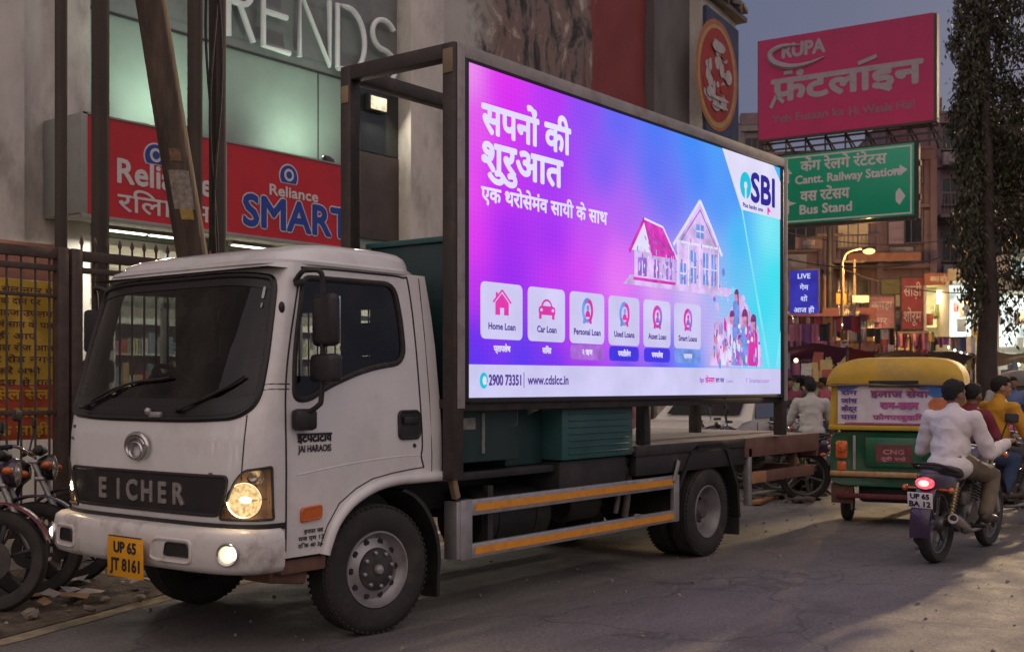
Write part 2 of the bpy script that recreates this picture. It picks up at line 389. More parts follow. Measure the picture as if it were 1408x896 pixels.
# roof cap: rain lip and crowned roof, one surface with the shell
def roof_ring(z, inset, fx, rx_, off=0, n=120):
    pts = []; base_w = ci(2.27, WW)-inset+off; xf = ci(2.27, XF)+fx-off; xr = ci(2.27, XR)-rx_+off
    for k in range(n):
        a = 2*PI*k/n; cx_, sy_ = math.cos(a), math.sin(a); e = .36
        x = (xf+xr)/2-(xr-xf)/2*math.copysign(abs(cx_)**e, cx_); y = -base_w*math.copysign(abs(sy_)**.30, sy_)
        pts.append(Vector((x, y, z)))
    return pts
rings = [roof_ring(2.262, .0, 0, 0, -.005), roof_ring(2.265, 0, .01, 0, .022), roof_ring(2.283, 0, .015, 0, .024), roof_ring(2.30, .005, .04, .005, .004), roof_ring(2.335, .010, .075, .006), roof_ring(2.370, .03, .16, .018), roof_ring(2.398, .07, .28, .05), roof_ring(2.416, .14, .42, .12), roof_ring(2.428, .28, .60, .28), roof_ring(2.432, .5, .8, .45)]
Vr = cab.grid(rings, cu=True)
cab.f(Vr[-1])
cab_o = cab.build('cab', white_paint, truck, 40)
lin_mb = cab_shell(-.035, HOLES)
lin_mb.poly([(-.85, -.88, 2.235), (.44, -.88, 2.235), (.44, .88, 2.235), (-.85, .88, 2.235)])
lin_mb.poly([(-1.0, -.9, .9), (.53, -.9, .98), (.53, .9, .98), (-1.0, .9, .9)])
lin_mb.build('cab_lining', cab_dark, cab_o, 40)

def patch(mb, poly, off, rings=10, base=None, step=.03):
    """fan patch lying on the cab surface inside poly (s, z)"""
    b = dense(poly, step); c = base or (sum(p[0] for p in b)/len(b), sum(p[1] for p in b)/len(b)); rows = []
    for k in range(rings+1):
        t = k/rings; rows.append([cabP(c[0]+(p[0]-c[0])*t, c[1]+(p[1]-c[1])*t, off) for p in b])
    cv = mb.v(cabP(*c, off)); V = [[mb.v(p) for p in r] for r in rows[1:]]; n = len(b)
    for j in range(n): mb.f([cv, V[0][j], V[0][(j+1) % n]])
    for A, B in zip(V, V[1:]):
        for j in range(n): mb.f([A[j], A[(j+1) % n], B[(j+1) % n], B[j]])
def edge_tube(mb, poly, r, off=0., step=.03): mb.tube([cabP(s, z, off) for s, z in dense(poly, step)], r, 8, closed=True)

# windshield
m = MB(); patch(m, WS, -.004, 14, (0, 1.8)); ws = m.build('windshield', cab_glass, truck, 60)
m = MB(); edge_tube(m, WS, .021, -.004)
low = [p for p in WS]
lowp = rpoly([(0, 1.345, .3), (.52, 1.372, .3), (.715, 1.45, .12), (.728, 1.51, .02), (.3, 1.475, .3), (-.3, 1.475, .3), (-.728, 1.51, .02), (-.715, 1.45, .12), (-.52, 1.372, .3)], .05, 5)
patch(m, lowp, .002, 6, (0, 1.42))
topp = rpoly([(-.69, 2.10, .02), (-.3, 2.145, .3), (.3, 2.145, .3), (.69, 2.10, .02), (.68, 2.175, .05), (.3, 2.203, .3), (-.3, 2.203, .3), (-.68, 2.175, .05)], .03, 4)
patch(m, topp, .0015, 4, (0, 2.17))
for sg in (1, -1):
    side = [(.735*sg, 1.48), (.755*sg, 1.7), (.70*sg, 2.15), (.655*sg, 2.15), (.705*sg, 1.7), (.69*sg, 1.48)]
    patch(m, side, .001, 3)
m.build('windshield_seal', M('black_seal', (.012, .012, .013), .3, var=.2), ws, 40)
def wiper(s0, z0, s1, z1):
    m = MB(); a = cabP(s0, z0, .03); b = cabP(s1, z1, .018)
    m.cyl(cabP(s0, z0, .0), cabP(s0, z0, .05), .018, .014, 10); mid = a.lerp(b, .55); m.bar(a, mid, .014, .01)
    c0, c1 = cabP(s0+(s1-s0)*.25, z0+(z1-z0)*.25+.012, .014), cabP(s1+(s1-s0)*.38, z1+(z1-z0)*.3, .014)
    pts = [cabP(s0+(s1-s0)*t, z0+(z1-z0)*t+.01, .016) for t in np.linspace(.2, 1.25, 14)]
    m.tube(pts, .0085, 6); m.bar(mid, pts[9], .01, .008)
    m.build('wiper', black_plastic, truck, 40)
wiper(-.30, 1.415, -.03, 1.555); wiper(.10, 1.405, .44, 1.555)
# inspection sticker on the glass
m = MB(); patch(m, rpoly([(.545, 2.055), (.575, 2.055), (.575, 2.125), (.545, 2.125)], .015), .003, 3); m.build('sticker', M('sticker_paper', (.45, .55, .55), .5, var=.25, scale=60), ws)
m = MB(); patch(m, rpoly([(.55, 2.00), (.572, 2.00), (.572, 2.03), (.55, 2.03)], .01), .003, 3); m.build('sticker', M('sticker_grey', (.25, .33, .33), .5, var=.2), ws)

# side windows with seals (both sides), door seams, handles
for sg, pol in ((1, SW), (-1, mirror_poly(SW))):
    m = MB(); patch(m, pol, -.006, 8); g = m.build('side_window', side_glass, truck, 60)
    m = MB(); edge_tube(m, pol, .019, -.004); m.build('window_seal', black_rubber, g)
    m = MB()
    f_ = [cabP(sg*s_of_x(x, z), z, .001) for x, z in bez([(-.775, .60), (-.783, 1.05), (-.783, 1.45), (-.745, 1.75), (-.655, 2.10), (-.61, 2.225), (-.55, 2.245), (.0, 2.25), (.25, 2.245), (.305, 2.20), (.345, 1.75), (.375, 1.2), (.365, 1.10), (.39, 1.02)], 6)]
    m.tube(f_, .006, 6)
    top = [cabP(sg*s_of_x(x, z), z, .0) for x, z in [(.39, 1.02), (.28, 1.015), (.1, 1.00), (-.08, .975), (-.22, .925), (-.36, .845), (-.455, .72), (-.505, .60)]]
    m.tube(top, .004, 6); d = m.build('door', M('panel_gap', (.02, .018, .017), .8), truck)
    m = MB(); hp = rpoly([(.155, 1.215), (.345, 1.215), (.345, 1.385), (.155, 1.385)], .035, 4)
    patch(m, [(sg*s_of_x(x, z), z) for x, z in hp], .010, 4); edge_tube(m, [(sg*s_of_x(x, z), z) for x, z in hp], .011, .006)
    a, b = cabP(sg*s_of_x(.18, 1.33), 1.33, .022), cabP(sg*s_of_x(.32, 1.33), 1.33, .022); m.bar(a, b, .02, .05, .008)
    m.build('handle', black_plastic, d)
    m = MB(); q = cabP(sg*s_of_x(.30, 1.165), 1.165, .0); m.cyl(q, q+Vector((0, -sg*.008, 0)), .014, .012, 12); m.build('door_lock', dark_steel, d)
    # pressed belt line in the door skin
    m = MB(); m.tube([cabP(sg*s_of_x(x, z), z, -.0135) for x, z in bez([(-.70, 1.035), (-.3, 1.075), (.1, 1.10), (.36, 1.10)], 6)], .016, 8)
    m.build('door_crease', white_paint, d)
    # white wheel-arch lip
    m = MB(); m.tube([cabP(sg*s_of_x(x, z), z, .004) for x, z in bez(ARCHx, 5)], .036, 10); m.build('wheel_arch', white_paint, truck)
    # side indicator
    m = MB(); hp = rpoly([(-.665, .765), (-.515, .775), (-.515, .845), (-.665, .835)], .015, 3)
    patch(m, [(sg*s_of_x(x, z), z) for x, z in hp], .016, 4); edge_tube(m, [(sg*s_of_x(x, z), z) for x, z in hp], .010, .008); m.build('indicator', amber, truck)
    # A-pillar vent slot
    m = MB(); q = cabP(sg*.83, 2.0, .0); m.ell(q, (.018, .018, .035)); m.build('vent', black_plastic, cab_o)
    # front corner seam and pillar seam
    m = MB(); m.tube([cabP(sg*s, z, 0) for s, z in bez([(.62, 1.385), (.615, 1.25), (.605, 1.12), (.60, 1.02)], 5)], .004, 6)
    m.tube([cabP(sg*s, z, 0) for s, z in [(.74, 1.555), (.85, 1.56), (.95, 1.56), (1.0, 1.56)]], .0035, 6)
    m.tube([cabP(sg*s, z, 0) for s, z in [(.74, 1.525), (.85, 1.53), (.95, 1.53), (1.0, 1.53)]], .0035, 6); m.build('panel_seam', _mats['panel_gap'], cab_o)
    # rear corner seam
    m = MB(); m.tube([cabP(sg*s_of_x(x, z), z, .0) for x, z in [(.41, 2.25), (.43, 1.9), (.455, 1.5), (.47, 1.1), (.47, .97)]], .004, 6); m.build('panel_seam', _mats['panel_gap'], cab_o)
    # headlight: housing, glowing bowl, clear cover
    hl = HLF if sg < 0 else HL
    m = MB(); patch(m, hl, -.075, 6); rim = dense(hl, .03)
    A = [cabP(s, z, .0) for s, z in rim]; B = [cabP(s, z, -.075) for s, z in rim]; m.grid([A, B], cu=True)
    h = m.build('headlight', M('headlamp_reflector', (.66, .50, .42), .32, metal=.25, var=.2, scale=14), truck, 50)
    cs = .655 if sg > 0 else -.585; cpos = cabP(cs, .905, -.050); nrm = (cabP(cs, .905, .1)-cpos); nrm.z = 0; nrm = (nrm.normalized()*.6+Vector((-1, -.1*sg, 0))*.4).normalized()
    m = MB(); m.lathe([(.100, .030), (.094, .026), (.076, .006), (.045, -.010), (.0, -.016)], cpos, nrm, 32); m.build('reflector_bowl', head_glow, h, 60)
    m = MB(); m.ell(cpos+nrm*.010, (.026, .046, .020)); m.build('bulb', head_core, h, 60)
    pl_ = bpy.data.lights.new('head_lamp', 'POINT'); pl_.energy = 1.5; pl_.color = (1, .74, .42); pl_.shadow_soft_size = .04; po_ = bpy.data.objects.new('head_lamp', pl_); C.objects.link(po_); po_.location = cpos+nrm*.06
    m = MB(); m.lathe([(.106, .032), (.101, .038), (.096, .032)], cpos, nrm, 32)
    b2 = cabP(sg*.78, 1.03, -.05); m.lathe([(.05, .02), (.035, 0), (.0, -.01)], b2, nrm, 20); m.build('lamp_ring', chrome, h, 60)
    m = MB(); patch(m, hl, .004, 8); m.build('cover', lens_glass, h, 60)
    m = MB(); edge_tube(m, hl, .008, .002); m.build('headlight_seal', black_rubber, h)

# front panel: grille, raised letters, emblem, dark gap above the bumper
m = MB(); gp = rpoly([(-.435, 1.035, .03), (.465, 1.035, .03), (.455, .97, .1), (.40, .815, .05), (-.37, .815, .05), (-.425, .97, .1)], .04, 5)
patch(m, gp, .008, 8, step=.02); edge_tube(m, gp, .012, .002); gr = m.build('grille', M('grille_black', (.016, .015, .015), .5, var=.25, scale=10, dirt=(.06, .05, .045), damt=.4), truck, 50)
m = MB()
for k, ch in enumerate('EICHER'):
    y = .352-k*.150 + (-.012 if ch == 'I' else 0); o = Vector((-1.1075, y, .868)); m.text(ch, o, (0, -1, 0), (0, 0, 1), h=.118, bold=.006, align='c', thick=.012)
m.build('raised_lettering', M('satin_letters', (.50, .47, .45), .3, metal=.8, var=.15, scale=20), gr, None)
m = MB(); ce = Vector((-1.098, -.005, 1.185))
def emb(a, rx, rz_, dz=0, dy=0): return ce+Vector((-.012, -math.cos(a)*rx+dy, math.sin(a)*rz_+dz))
m.tube([emb(a, .105, .075) for a in np.linspace(R(-60), R(262), 40)], [.006+.012*math.sin(PI*k/39) for k in range(40)], 8)
m.tube([emb(a, .062, .048, -.022, .012) for a in np.linspace(0, 2*PI, 32)[:-1]], .011, 8, closed=True)
m.tube([emb(a, .085, .062, -.005, .008) for a in np.linspace(R(20), R(150), 16)], .008, 8)
m.build('emblem', chrome, truck, 60)
m = MB()
for zl, zh, off in ((.735, .772, .012),):
    m.grid([[cabP(s, z, off) for s in np.linspace(-1.0, 1.0, 80)] for z in (zl, (zl+zh)/2, zh)])
m.build('front_gap_panel', black_plastic, truck)
m = MB()
for s, z, r in ((-.47, 1.29, .02), (-.50, 1.215, .016), (-.475, 1.21, .012), (.33, 1.045, .022)):
    q = cabP(s, z, .002); m.ell(q, (.006, r, r*.6), 10)
m.build('paint_chip', M('chipped_paint', (.12, .11, .10), .8, var=.4, scale=60), cab_o)
m = MB(); q = cabP(.02, 1.378, .012); m.box(q, (.03, .11, .035), None, .008); m.ell(q+Vector((-.012, .06, .02)), (.02, .022, .022)); m.build('washer_nozzle', galv, truck)

# bumper with slots, fog lamps and number plate
bump_prof = [(-.06, .495), (.01, .492), (.045, .505), (.062, .535), (.066, .60), (.064, .68), (.055, .722), (.03, .742), (-.06, .748)]
bumper = MB(); rows = []
for off, z in bump_prof:
    rows.append([Vector((p.x, p.y, z)) for p in (cabP(s, .62, off)+Vector((-.07, 0, 0)) for s in np.linspace(-1.0, 1.0, 120))])
bumper.grid(rows)
for sg in (0, -1): bumper.f([v for v in bumper.bm.verts if False]) if False else None
for j in (0, -1):
    bumper.poly([r[j] for r in rows])
b_o = bumper.build('bumper', white_dirty, truck, 50)
def bumpP(s, z, off): p = cabP(s, .62, .066+off)+Vector((-.07, 0, 0)); return Vector((p.x, p.y, z))
def bump_patch(mb, pol, off, step=.02, rings=3):
    b = dense(pol, step); c = (sum(p[0] for p in b)/len(b), sum(p[1] for p in b)/len(b)); n = len(b)
    cv = mb.v(bumpP(*c, off)); V = [[mb.v(bumpP(c[0]+(p[0]-c[0])*k/rings, c[1]+(p[1]-c[1])*k/rings, off)) for p in b] for k in range(1, rings+1)]
    for j in range(n): mb.f([cv, V[0][j], V[0][(j+1) % n]])
    for A, B in zip(V, V[1:]):
        for j in range(n): mb.f([A[j], A[(j+1) % n], B[(j+1) % n], B[j]])
for a, b in ((.115, .255), (-.36, -.215)):
    m = MB(); pol = rpoly([(a, .585), (a+.01, .655), (b-.012, .655), (b, .585)], .012); bump_patch(m, pol, .003)
    m.tube([bumpP(s, z, .003) for s, z in dense(pol, .03)], .006, 6, closed=True); m.build('bumper_slot', black_plastic, b_o)
    m = MB(); pol = rpoly([(a-.06, .55), (a-.05, .675), (b+.012, .675), (b+.01, .55)], .03, 4); m.tube([bumpP(s, z, .0) for s, z in dense(pol, .03)], .010, 6, closed=True); m.build('bumper_crease', white_dirty, b_o)
for s in (.545, -.565):
    q = bumpP(s, .615, .0); n = (bumpP(s, .615, .1)-q); n = (n.normalized()*.5+Vector((-1, -.1, 0))*.5).normalized()
    fl = MB().lathe([(.062, -.01), (.066, .01), (.060, .018), (.050, .014), (.046, .0)], q, n, 28).build('fog_lamp', chrome, truck, 50)
    MB().lathe([(.047, .004), (.03, .012), (0, .016)], q, n, 24).build('lens', EM('fog_lens_glow', (1., .80, .55), 1.3), fl, 60)
    MB().ell(q+n*.014+Vector((0, -.012, .002)), (.018, .027, .030)).build('bulb', fog_glow, fl, 60)
m = MB(); px0 = -1.255
m.box((px0, -.10, .548), (.006, .35, .235), None, .003); pl = m.build('number_plate', yellow_plate, truck)
m = MB(); m.text('UP 65', (px0-.0045, -.10, .575), (0, -1, 0), (0, 0, 1), h=.062, w=.215, bold=.0035, align='c'); m.text('JT 8161', (px0-.0045, -.10, .470), (0, -1, 0), (0, 0, 1), h=.070, w=.285, bold=.0035, align='c')
m.build('plate_characters', black_ink, pl, None)
m = MB(); m.tube([(px0-.002, -.10-.16, .668), (px0-.002, -.10+.16, .668)], .004, 6); m.box((-1.21, -.10, .60), (.08, .2, .05)); m.build('plate_bracket', dark_steel, truck)

# door lettering and small print by the wheel arch
m = MB(); oz = cabP(1.05, 1.22, .003)
m.text('इटपटाटाव', (cabP(s_of_x(-.70, 1.225), 1.225, .004)), (1, 0, 0), (0, 0, 1), h=.05, w=.27, bold=.004)
m.text('JAI HARAOIS', (cabP(s_of_x(-.695, 1.165), 1.165, .004)), (1, 0, 0), (0, 0, 1), h=.04, w=.26, bold=.0015)
m.text('हनपर नव', cabP(s_of_x(-.64, .69), .69, .004), (1, 0, 0), (0, 0, 1), h=.024, w=.15, bold=.001)
m.text('यज एम 12', cabP(s_of_x(-.68, .65), .65, .004), (1, 0, 0), (0, 0, 1), h=.024, w=.20, bold=.001)
m.text('दि क 40 24', cabP(s_of_x(-.68, .61), .61, .004), (1, 0, 0), (0, 0, 1), h=.022, w=.19, bold=.001)
m.build('door_lettering', black_ink, cab_o, None)

# cab interior
m = MB(); m.box((-.74, 0, 1.28), (.42, 1.56, .22), (0, R(8), 0), .05); m.box((-.62, .38, 1.42), (.2, .5, .1), (0, R(20), 0), .04); m.build('dashboard', cab_dark, truck)
m = MB(); cst = Vector((-.50, .40, 1.52)); ax = Vector((.75, 0, .66)).normalized(); u = ax.orthogonal().normalized(); w_ = ax.cross(u)
m.tube([cst+(u*math.cos(a)+w_*math.sin(a))*.21 for a in np.linspace(0, 2*PI, 32)[:-1]], .016, 8, closed=True)
for a in (.3, 2.4, 4.5): m.bar(cst-ax*.03, cst+(u*math.cos(a)+w_*math.sin(a))*.2, .03, .015)
m.cyl(cst-ax*.03, cst-ax*.4, .03, .03, 10); m.build('steering_wheel', black_plastic, truck)
for y in (-.45, .45):
    st = MB().box((.02, y, 1.12), (.52, .52, .16), None, .06, 3).build('seat', seat_cloth, truck)
    MB().box((.27, y, 1.45), (.13, .48, .60), (0, R(10), 0), .06, 3).build('backrest', seat_cloth, st)
    MB().box((.31, y, 1.86), (.11, .29, .22), (0, R(8), 0), .06, 4).cyl((.31, y, 1.7), (.31, y, 1.8), .02).build('headrest', seat_cloth, st)
m = MB(); m.box((-.66, 0, 2.09), (.03, .27, .09), None, .03, 3); m.cyl((-.68, 0, 2.13), (-.72, 0, 2.21), .012); m.build('interior_mirror', black_plastic, truck)
m = MB(); m.tube([(-.77, .42, 1.50), (-.66, .42, 1.62), (-.60, .50, 1.66), (-.60, .58, 1.60), (-.70, .60, 1.47)], .014, 8); m.build('grab_handle', black_plastic, truck)

# outside mirrors on their loop arms
for sg in (-1, 1):
    m = MB(); y0 = sg*.905
    arm = bez([(-.665, sg*.90, 2.155), (-.69, sg*.99, 2.205), (-.70, sg*1.07, 2.21), (-.665, sg*1.115, 2.20), (-.65, sg*1.12, 2.12), (-.65, sg*1.12, 1.85), (-.65, sg*1.11, 1.50), (-.66, sg*1.09, 1.435), (-.69, sg*1.01, 1.385)], 6)
    m.tube(arm, .0155, 8); ma = m.build('mirror_arm', black_plastic, truck)
    m = MB(); m.box((-.685, sg*1.005, 1.355), (.14, .09, .125), None, .025); m.build('arm_base', black_plastic, ma); m = MB(); m.box((-.655, sg*.93, 2.15), (.05, .06, .04), None, .01); m.build('arm_bracket', black_plastic, ma)
    mm = MB().box((-.635, sg*1.13, 1.925), (.075, .225, .30), (0, 0, sg*R(12)), .035, 3).build('wing_mirror', black_plastic, truck)
    MB().box((-.599, sg*1.132, 1.925), (.012, .20, .27), (0, 0, sg*R(12)), .005).build('glass', mirror_glass, mm)
    mm = MB().box((-.635, sg*1.13, 1.65), (.09, .24, .165), (0, 0, sg*R(12)), .03, 3).build('wing_mirror', black_plastic, truck)
    MB().box((-.592, sg*1.133, 1.65), (.012, .205, .135), (0, 0, sg*R(12)), .005).build('glass', mirror_glass, mm)

# running gear -----------------------------------------------------
def tyre(mb, c, r, w, sg):
    pr = [(r*.58, -w/2+.02), (r*.66, -w/2), (r*.86, -w/2-.004), (r*.945, -w/2+.012), (r*.985, -w/2+.03)]
    for k in range(6):
        a = -w/2+.035+k*(w-.07)/5
        pr += [(r, a-.004)] + ([(r, a+(w-.07)/5-.018), (r-.012, a+(w-.07)/5-.015), (r-.012, a+(w-.07)/5-.008)] if k < 5 else [])
    pr += [(r*.985, w/2-.03), (r*.945, w/2-.012), (r*.86, w/2+.004), (r*.66, w/2), (r*.58, w/2-.02)]
    mb.lathe(pr, c, (0, -sg, 0), 56)
    # shoulder blocks of the tread
    for k in range(60):
        a = 2*PI*k/60
        for h in (-w/2+.014, w/2-.014):
            p = Vector(c)+Vector((math.cos(a)*r*.972, -sg*h, math.sin(a)*r*.972)); mb.box(p, (.010, .012, .020), (0, -a, 0))
def front_wheel(y, sg):
    c = (0, 0, 0); m = MB(); tyre(m, c, .405, .215, sg); o = m.build('front_wheel', tyre_rubber, truck, 35)
    m = MB(); q = Vector((0, 0, 0)); ax = (0, sg, 0); o.location = (0, y, .405); o.rotation_euler.z = R(-8)
    m.lathe([(.245, -.09), (.243, .088), (.238, .100), (.228, .100), (.222, .085), (.205, .055), (.19, .045), (.168, .05), (.138, .075), (.128, .08), (.0, .08)], q, ax, 48)
    for i in range(10):
        m.mi = 1; a = 2*PI*i/10; p = q+Vector((math.cos(a)*.172, sg*.0515, math.sin(a)*.172)); m.lathe([(.0, .0045), (.019, .004), (.021, -.004)], p, ax, 12)
    m.build('rim', [rim_steel, black_plastic], o, 40)
    m = MB(); m.lathe([(.135, .076), (.132, .088), (.10, .092), (.085, .098), (.05, .10), (.0, .10)], q, ax, 40); m.build('hub', M('hub_black', (.03, .03, .03), .45, var=.3, dirt=(.12, .1, .08), damt=.5), o, 40)
    m = MB()
    for i in range(8):
        a = 2*PI*i/8+.2; p = q+Vector((math.cos(a)*.107, sg*.09, math.sin(a)*.107)); m.lathe([(.013, 0), (.013, .018), (.009, .022), (.0, .023)], p, ax, 6)
    m.lathe([(.032, .098), (.032, .112), (.024, .125), (.0, .13)], q, ax, 16); m.build('wheel_nuts', galv, o, 40)
front_wheel(-.845, -1); front_wheel(.845, 1)
AX2 = 4.26
def rear_wheel(y, sg, outer):
    c = (AX2, y, .405); m = MB(); tyre(m, c, .405, .205, sg); o = m.build('rear_wheel', tyre_rubber, truck, 35); q = Vector(c); ax = (0, sg, 0)
    m = MB()
    m.lathe([(.245, -.09), (.243, .084), (.238, .096), (.228, .096), (.222, .07), (.208, .03), (.198, -.04), (.185, -.06), (.13, -.062), (.0, -.062)], q, ax, 48); m.build('rim', rim_steel, o, 40)
    if outer:
        m = MB(); m.lathe([(.10, -.06), (.095, -.0), (.075, .02), (.06, .05), (.0, .055)], q, ax, 30); m.build('hub', M('hub_dust', (.09, .08, .075), .6, var=.3), o, 40)
        m = MB()
        for i in range(8):
            a = 2*PI*i/8; p = q+Vector((math.cos(a)*.145, sg*-.06, math.sin(a)*.145)); m.lathe([(.014, 0), (.014, .025), (.0, .03)], p, ax, 6)
        m.build('wheel_nuts', dark_steel, o, 40)
for sg in (-1, 1): rear_wheel(sg*.865, sg, True); rear_wheel(sg*.625, sg, False)
m = MB()
for sg in (-1, 1):
    m.bx(-.75, 6.5, sg*.42-.035, sg*.42+.035, .66, .88, .008)
for x in (-.4, .75, 1.7, 2.8, 3.7, 4.7, 5.6, 6.4): m.bx(x-.04, x+.04, -.40, .40, .70, .84)
m.build('chassis', chassis_black, truck)
m = MB(); m.cyl((0, -.75, .405), (0, .75, .405), .055); m.cyl((AX2, -.75, .405), (AX2, .75, .405), .07); m.ell((AX2, 0, .42), (.22, .17, .2)); m.cyl((.6, 0, .62), (AX2, 0, .45), .05)
m.build('axle', chassis_black, truck)
m = MB(); m.box((.05, 0, .62), (.95, .55, .42), None, .08); m.box((-.7, 0, .55), (.5, 1.3, .16), None, .04); m.build('engine', chassis_black, truck)
m = MB()
for sg in (-1, 1):
    for k in range(4): m.bar((AX2-.62+.06*k, sg*.5, .50+.02*k), (AX2+.62-.06*k, sg*.5, .50+.02*k), .07, .015)
    for k in range(3): m.bar((-.5+.06*k, sg*.5, .47+.02*k), (.55-.06*k, sg*.5, .47+.02*k), .07, .015)
m.build('leaf_spring', dark_steel, truck)
m = MB(); m.lathe([(0, -.42), (.21, -.42), (.23, -.40), (.23, .40), (.21, .42), (0, .42)], (1.62, -.58, .58), (1, 0, 0), 28)
for x in (1.4, 1.85): m.lathe([(.236, -.02), (.236, .02)], (x, -.58, .58), (1, 0, 0), 28)
m.build('fuel_tank', chassis_black, truck, 40)
m = MB(); m.lathe([(0, -.22), (.13, -.22), (.15, -.2), (.15, .2), (.13, .22), (0, .22)], (2.62, -.60, .60), (1, 0, 0), 20); m.cyl((2.85, -.55, .68), (3.3, -.5, .62), .035); m.build('air_tank', dark_steel, truck, 40)
m = MB(); m.tube(bez([(2.75, -.74, .92), (2.95, -.82, .94), (3.08, -.84, .80), (3.10, -.82, .62), (3.12, -.78, .45)]), .03, 8); m.tube(bez([(2.62, -.75, .84), (2.8, -.86, .90), (2.9, -.86, .72), (2.9, -.83, .50)]), .022, 8); m.build('hose', M('pale_hose', (.20, .175, .155), .6, var=.3), truck, 60)
m = MB(); m.box((-.60, -.80, .50), (.36, .22, .09), (0, 0, 0), .02); m.box((-.66, -.72, .44), (.30, .25, .10), (0, R(8), 0), .02); m.build('step', rust, truck)
# front mudguard behind the wheel, with flap
m = MB()
prof = [(.47*math.cos(a), .40+.50*math.sin(a)) for a in np.linspace(R(75), R(-8), 14)]
prof = [(x+.05, z) for x, z in prof]; prof.append((prof[-1][0]-.01, .16))
A = [(x, -.97, z) for x, z in prof]; B = [(x, -.66, z) for x, z in prof]; A2 = [(x+.03, -.97, z+.01) for x, z in prof]; B2 = [(x+.03, -.66, z+.01) for x, z in prof]
for s_ in (1, -1):
    fm = lambda L: [(p[0], p[1]*s_, p[2]) for p in L]
    m = MB(); m.grid([fm(A), fm(B), fm(B2), fm(A2)], cv=True); m.build('mudguard', black_plastic, truck, 40)
# rear mudguards: flat-topped arch
for sg in (-1, 1):
    m = MB(); pr = [(AX2-.60, .42), (AX2-.56, .64), (AX2-.32, .945), (AX2-.22, .985), (AX2+.20, .985), (AX2+.32, .94), (AX2+.52, .62), (AX2+.56, .30)]
    o_ = [(AX2+(x-AX2)*1.07, .405+(z-.405)*1.05+ .01) for x, z in pr]
    m.grid([[(x, sg*.985, z) for x, z in pr], [(x, sg*.5, z) for x, z in pr], [(x, sg*.5, z) for x, z in o_], [(x, sg*.985, z) for x, z in o_]], cv=True)
    m.build('mudguard', black_plastic, truck, 30)
    MB().bx(AX2+.56, AX2+.585, sg*.55, sg*.98, .14, .55).build('mud_flap', black_rubber, truck)
MB().box((3.62, -.995, .81), (.05, .012, .20), (0, R(24), 0), .004).build('mudguard_stay', galv, truck)

# side guard of two rails with orange strips
for sg in (-1, 1):
    y = sg*.965; m = MB()
    m.bx(.74, 3.69, y-.02, y+.02, .665, .775, .006); m.bx(.74, 3.69, y-.02, y+.02, .375, .475, .006)
    m.bx(.74, .86, y-.021, y+.021, .372, .778, .006); m.bx(3.60, 3.69, y-.021, y+.021, .372, .778, .006)
    m.bx(.70, .745, y-.015, y+.10, .38, .77, .006)
    for x in (1.2, 2.3, 3.3): m.bx(x-.03, x+.03, min(y, y-sg*.4), max(y, y-sg*.4), .68, .74)
    g = m.build('side_guard', galv, truck)
    m = MB(); yy = y+sg*.0225
    for z in (.72, .425): m.bx(.885, 3.59, yy-.001, yy+.001, z-.026, z+.026)
    m.build('reflective_strip', orange_refl, g, None)
    m = MB(); m.bx(1.10, 1.16, y-sg*.06-.02, y-sg*.06+.02, .38, .85); m.build('guard_stay', dark_steel, g)

# frame that carries the screen
YN, YF, X0, X1 = -1.045, -.09, .585, 5.60
frame = MB(); b = .05
for x in (X0, X1):
    for y in (YN, YF): frame.bx(x-b, x+b, y-b, y+b, .93 if x == X0 else 1.06, 3.80, .006)
for y in (YN, YF): frame.bx(X0+b, X1-b, y-b, y+b, 3.70, 3.80, .006)
for x in (X0, X1): frame.bx(x-b, x+b, YN+b, YF-b, 3.70, 3.80, .006)
frame.bx(X0+b, X1-b, YF-b, YF+b, 1.40, 1.46, .004)
for x in (X0, X1): frame.bx(x-.035, x+.035, YN+b, YF-b, 1.40, 1.46, .004)
fr = frame.build('screen_frame', frame_steel, truck)
m = MB(); m.bx(X0-.02, X0+.055, YN-b-.008, YN-b-.001, 1.40, 3.80, .002); m.bx(X0+.056, X1-.02, YN-b-.008, YN-b-.001, 3.715, 3.80, .002); m.bx(X1-.02, X1+.052, YN-b-.008, YN-b-.001, 1.40, 3.80, .002); m.build('lit_face_strip', M('grey_angle', (.36, .335, .33), .75, metal=0, var=.15, scale=4, dirt=(.15, .10, .08), damt=.6, dscale=6), fr)  # added paler strips: light on the near faces put into the colour
m = MB()
for x in (X0, X1):
    m.box((x-.053, YN, 3.68), (.01, .085, .16), None, .003); m.box((x-.053, YF, 3.6), (.01, .07, .12), None, .003)
m.build('corner_gusset', M('yellowed_plate', (.26, .20, .11), .6, var=.3, dirt=(.1, .07, .05), damt=.7), fr)
m = MB(); m.bx(X0+.02, X1-.02, -1.06, -1.0, 1.38, 1.455, .006)
for x in np.linspace(1.1, 5.2, 6): m.box((x, -1.062, 1.44), (.03, .012, .03), None, .003)
m.build('lower_rail', dark_steel, fr)
for x in (3.25,): MB().bx(x-.05, x+.05, -.93, -.84, 1.05, 1.40, .005).build('screen_post', chassis_black, truck)
for x in (3.25,): MB().bx(x-.05, x+.05, -.16, -.07, 1.05, 1.40, .005).build('screen_post', chassis_black, truck)

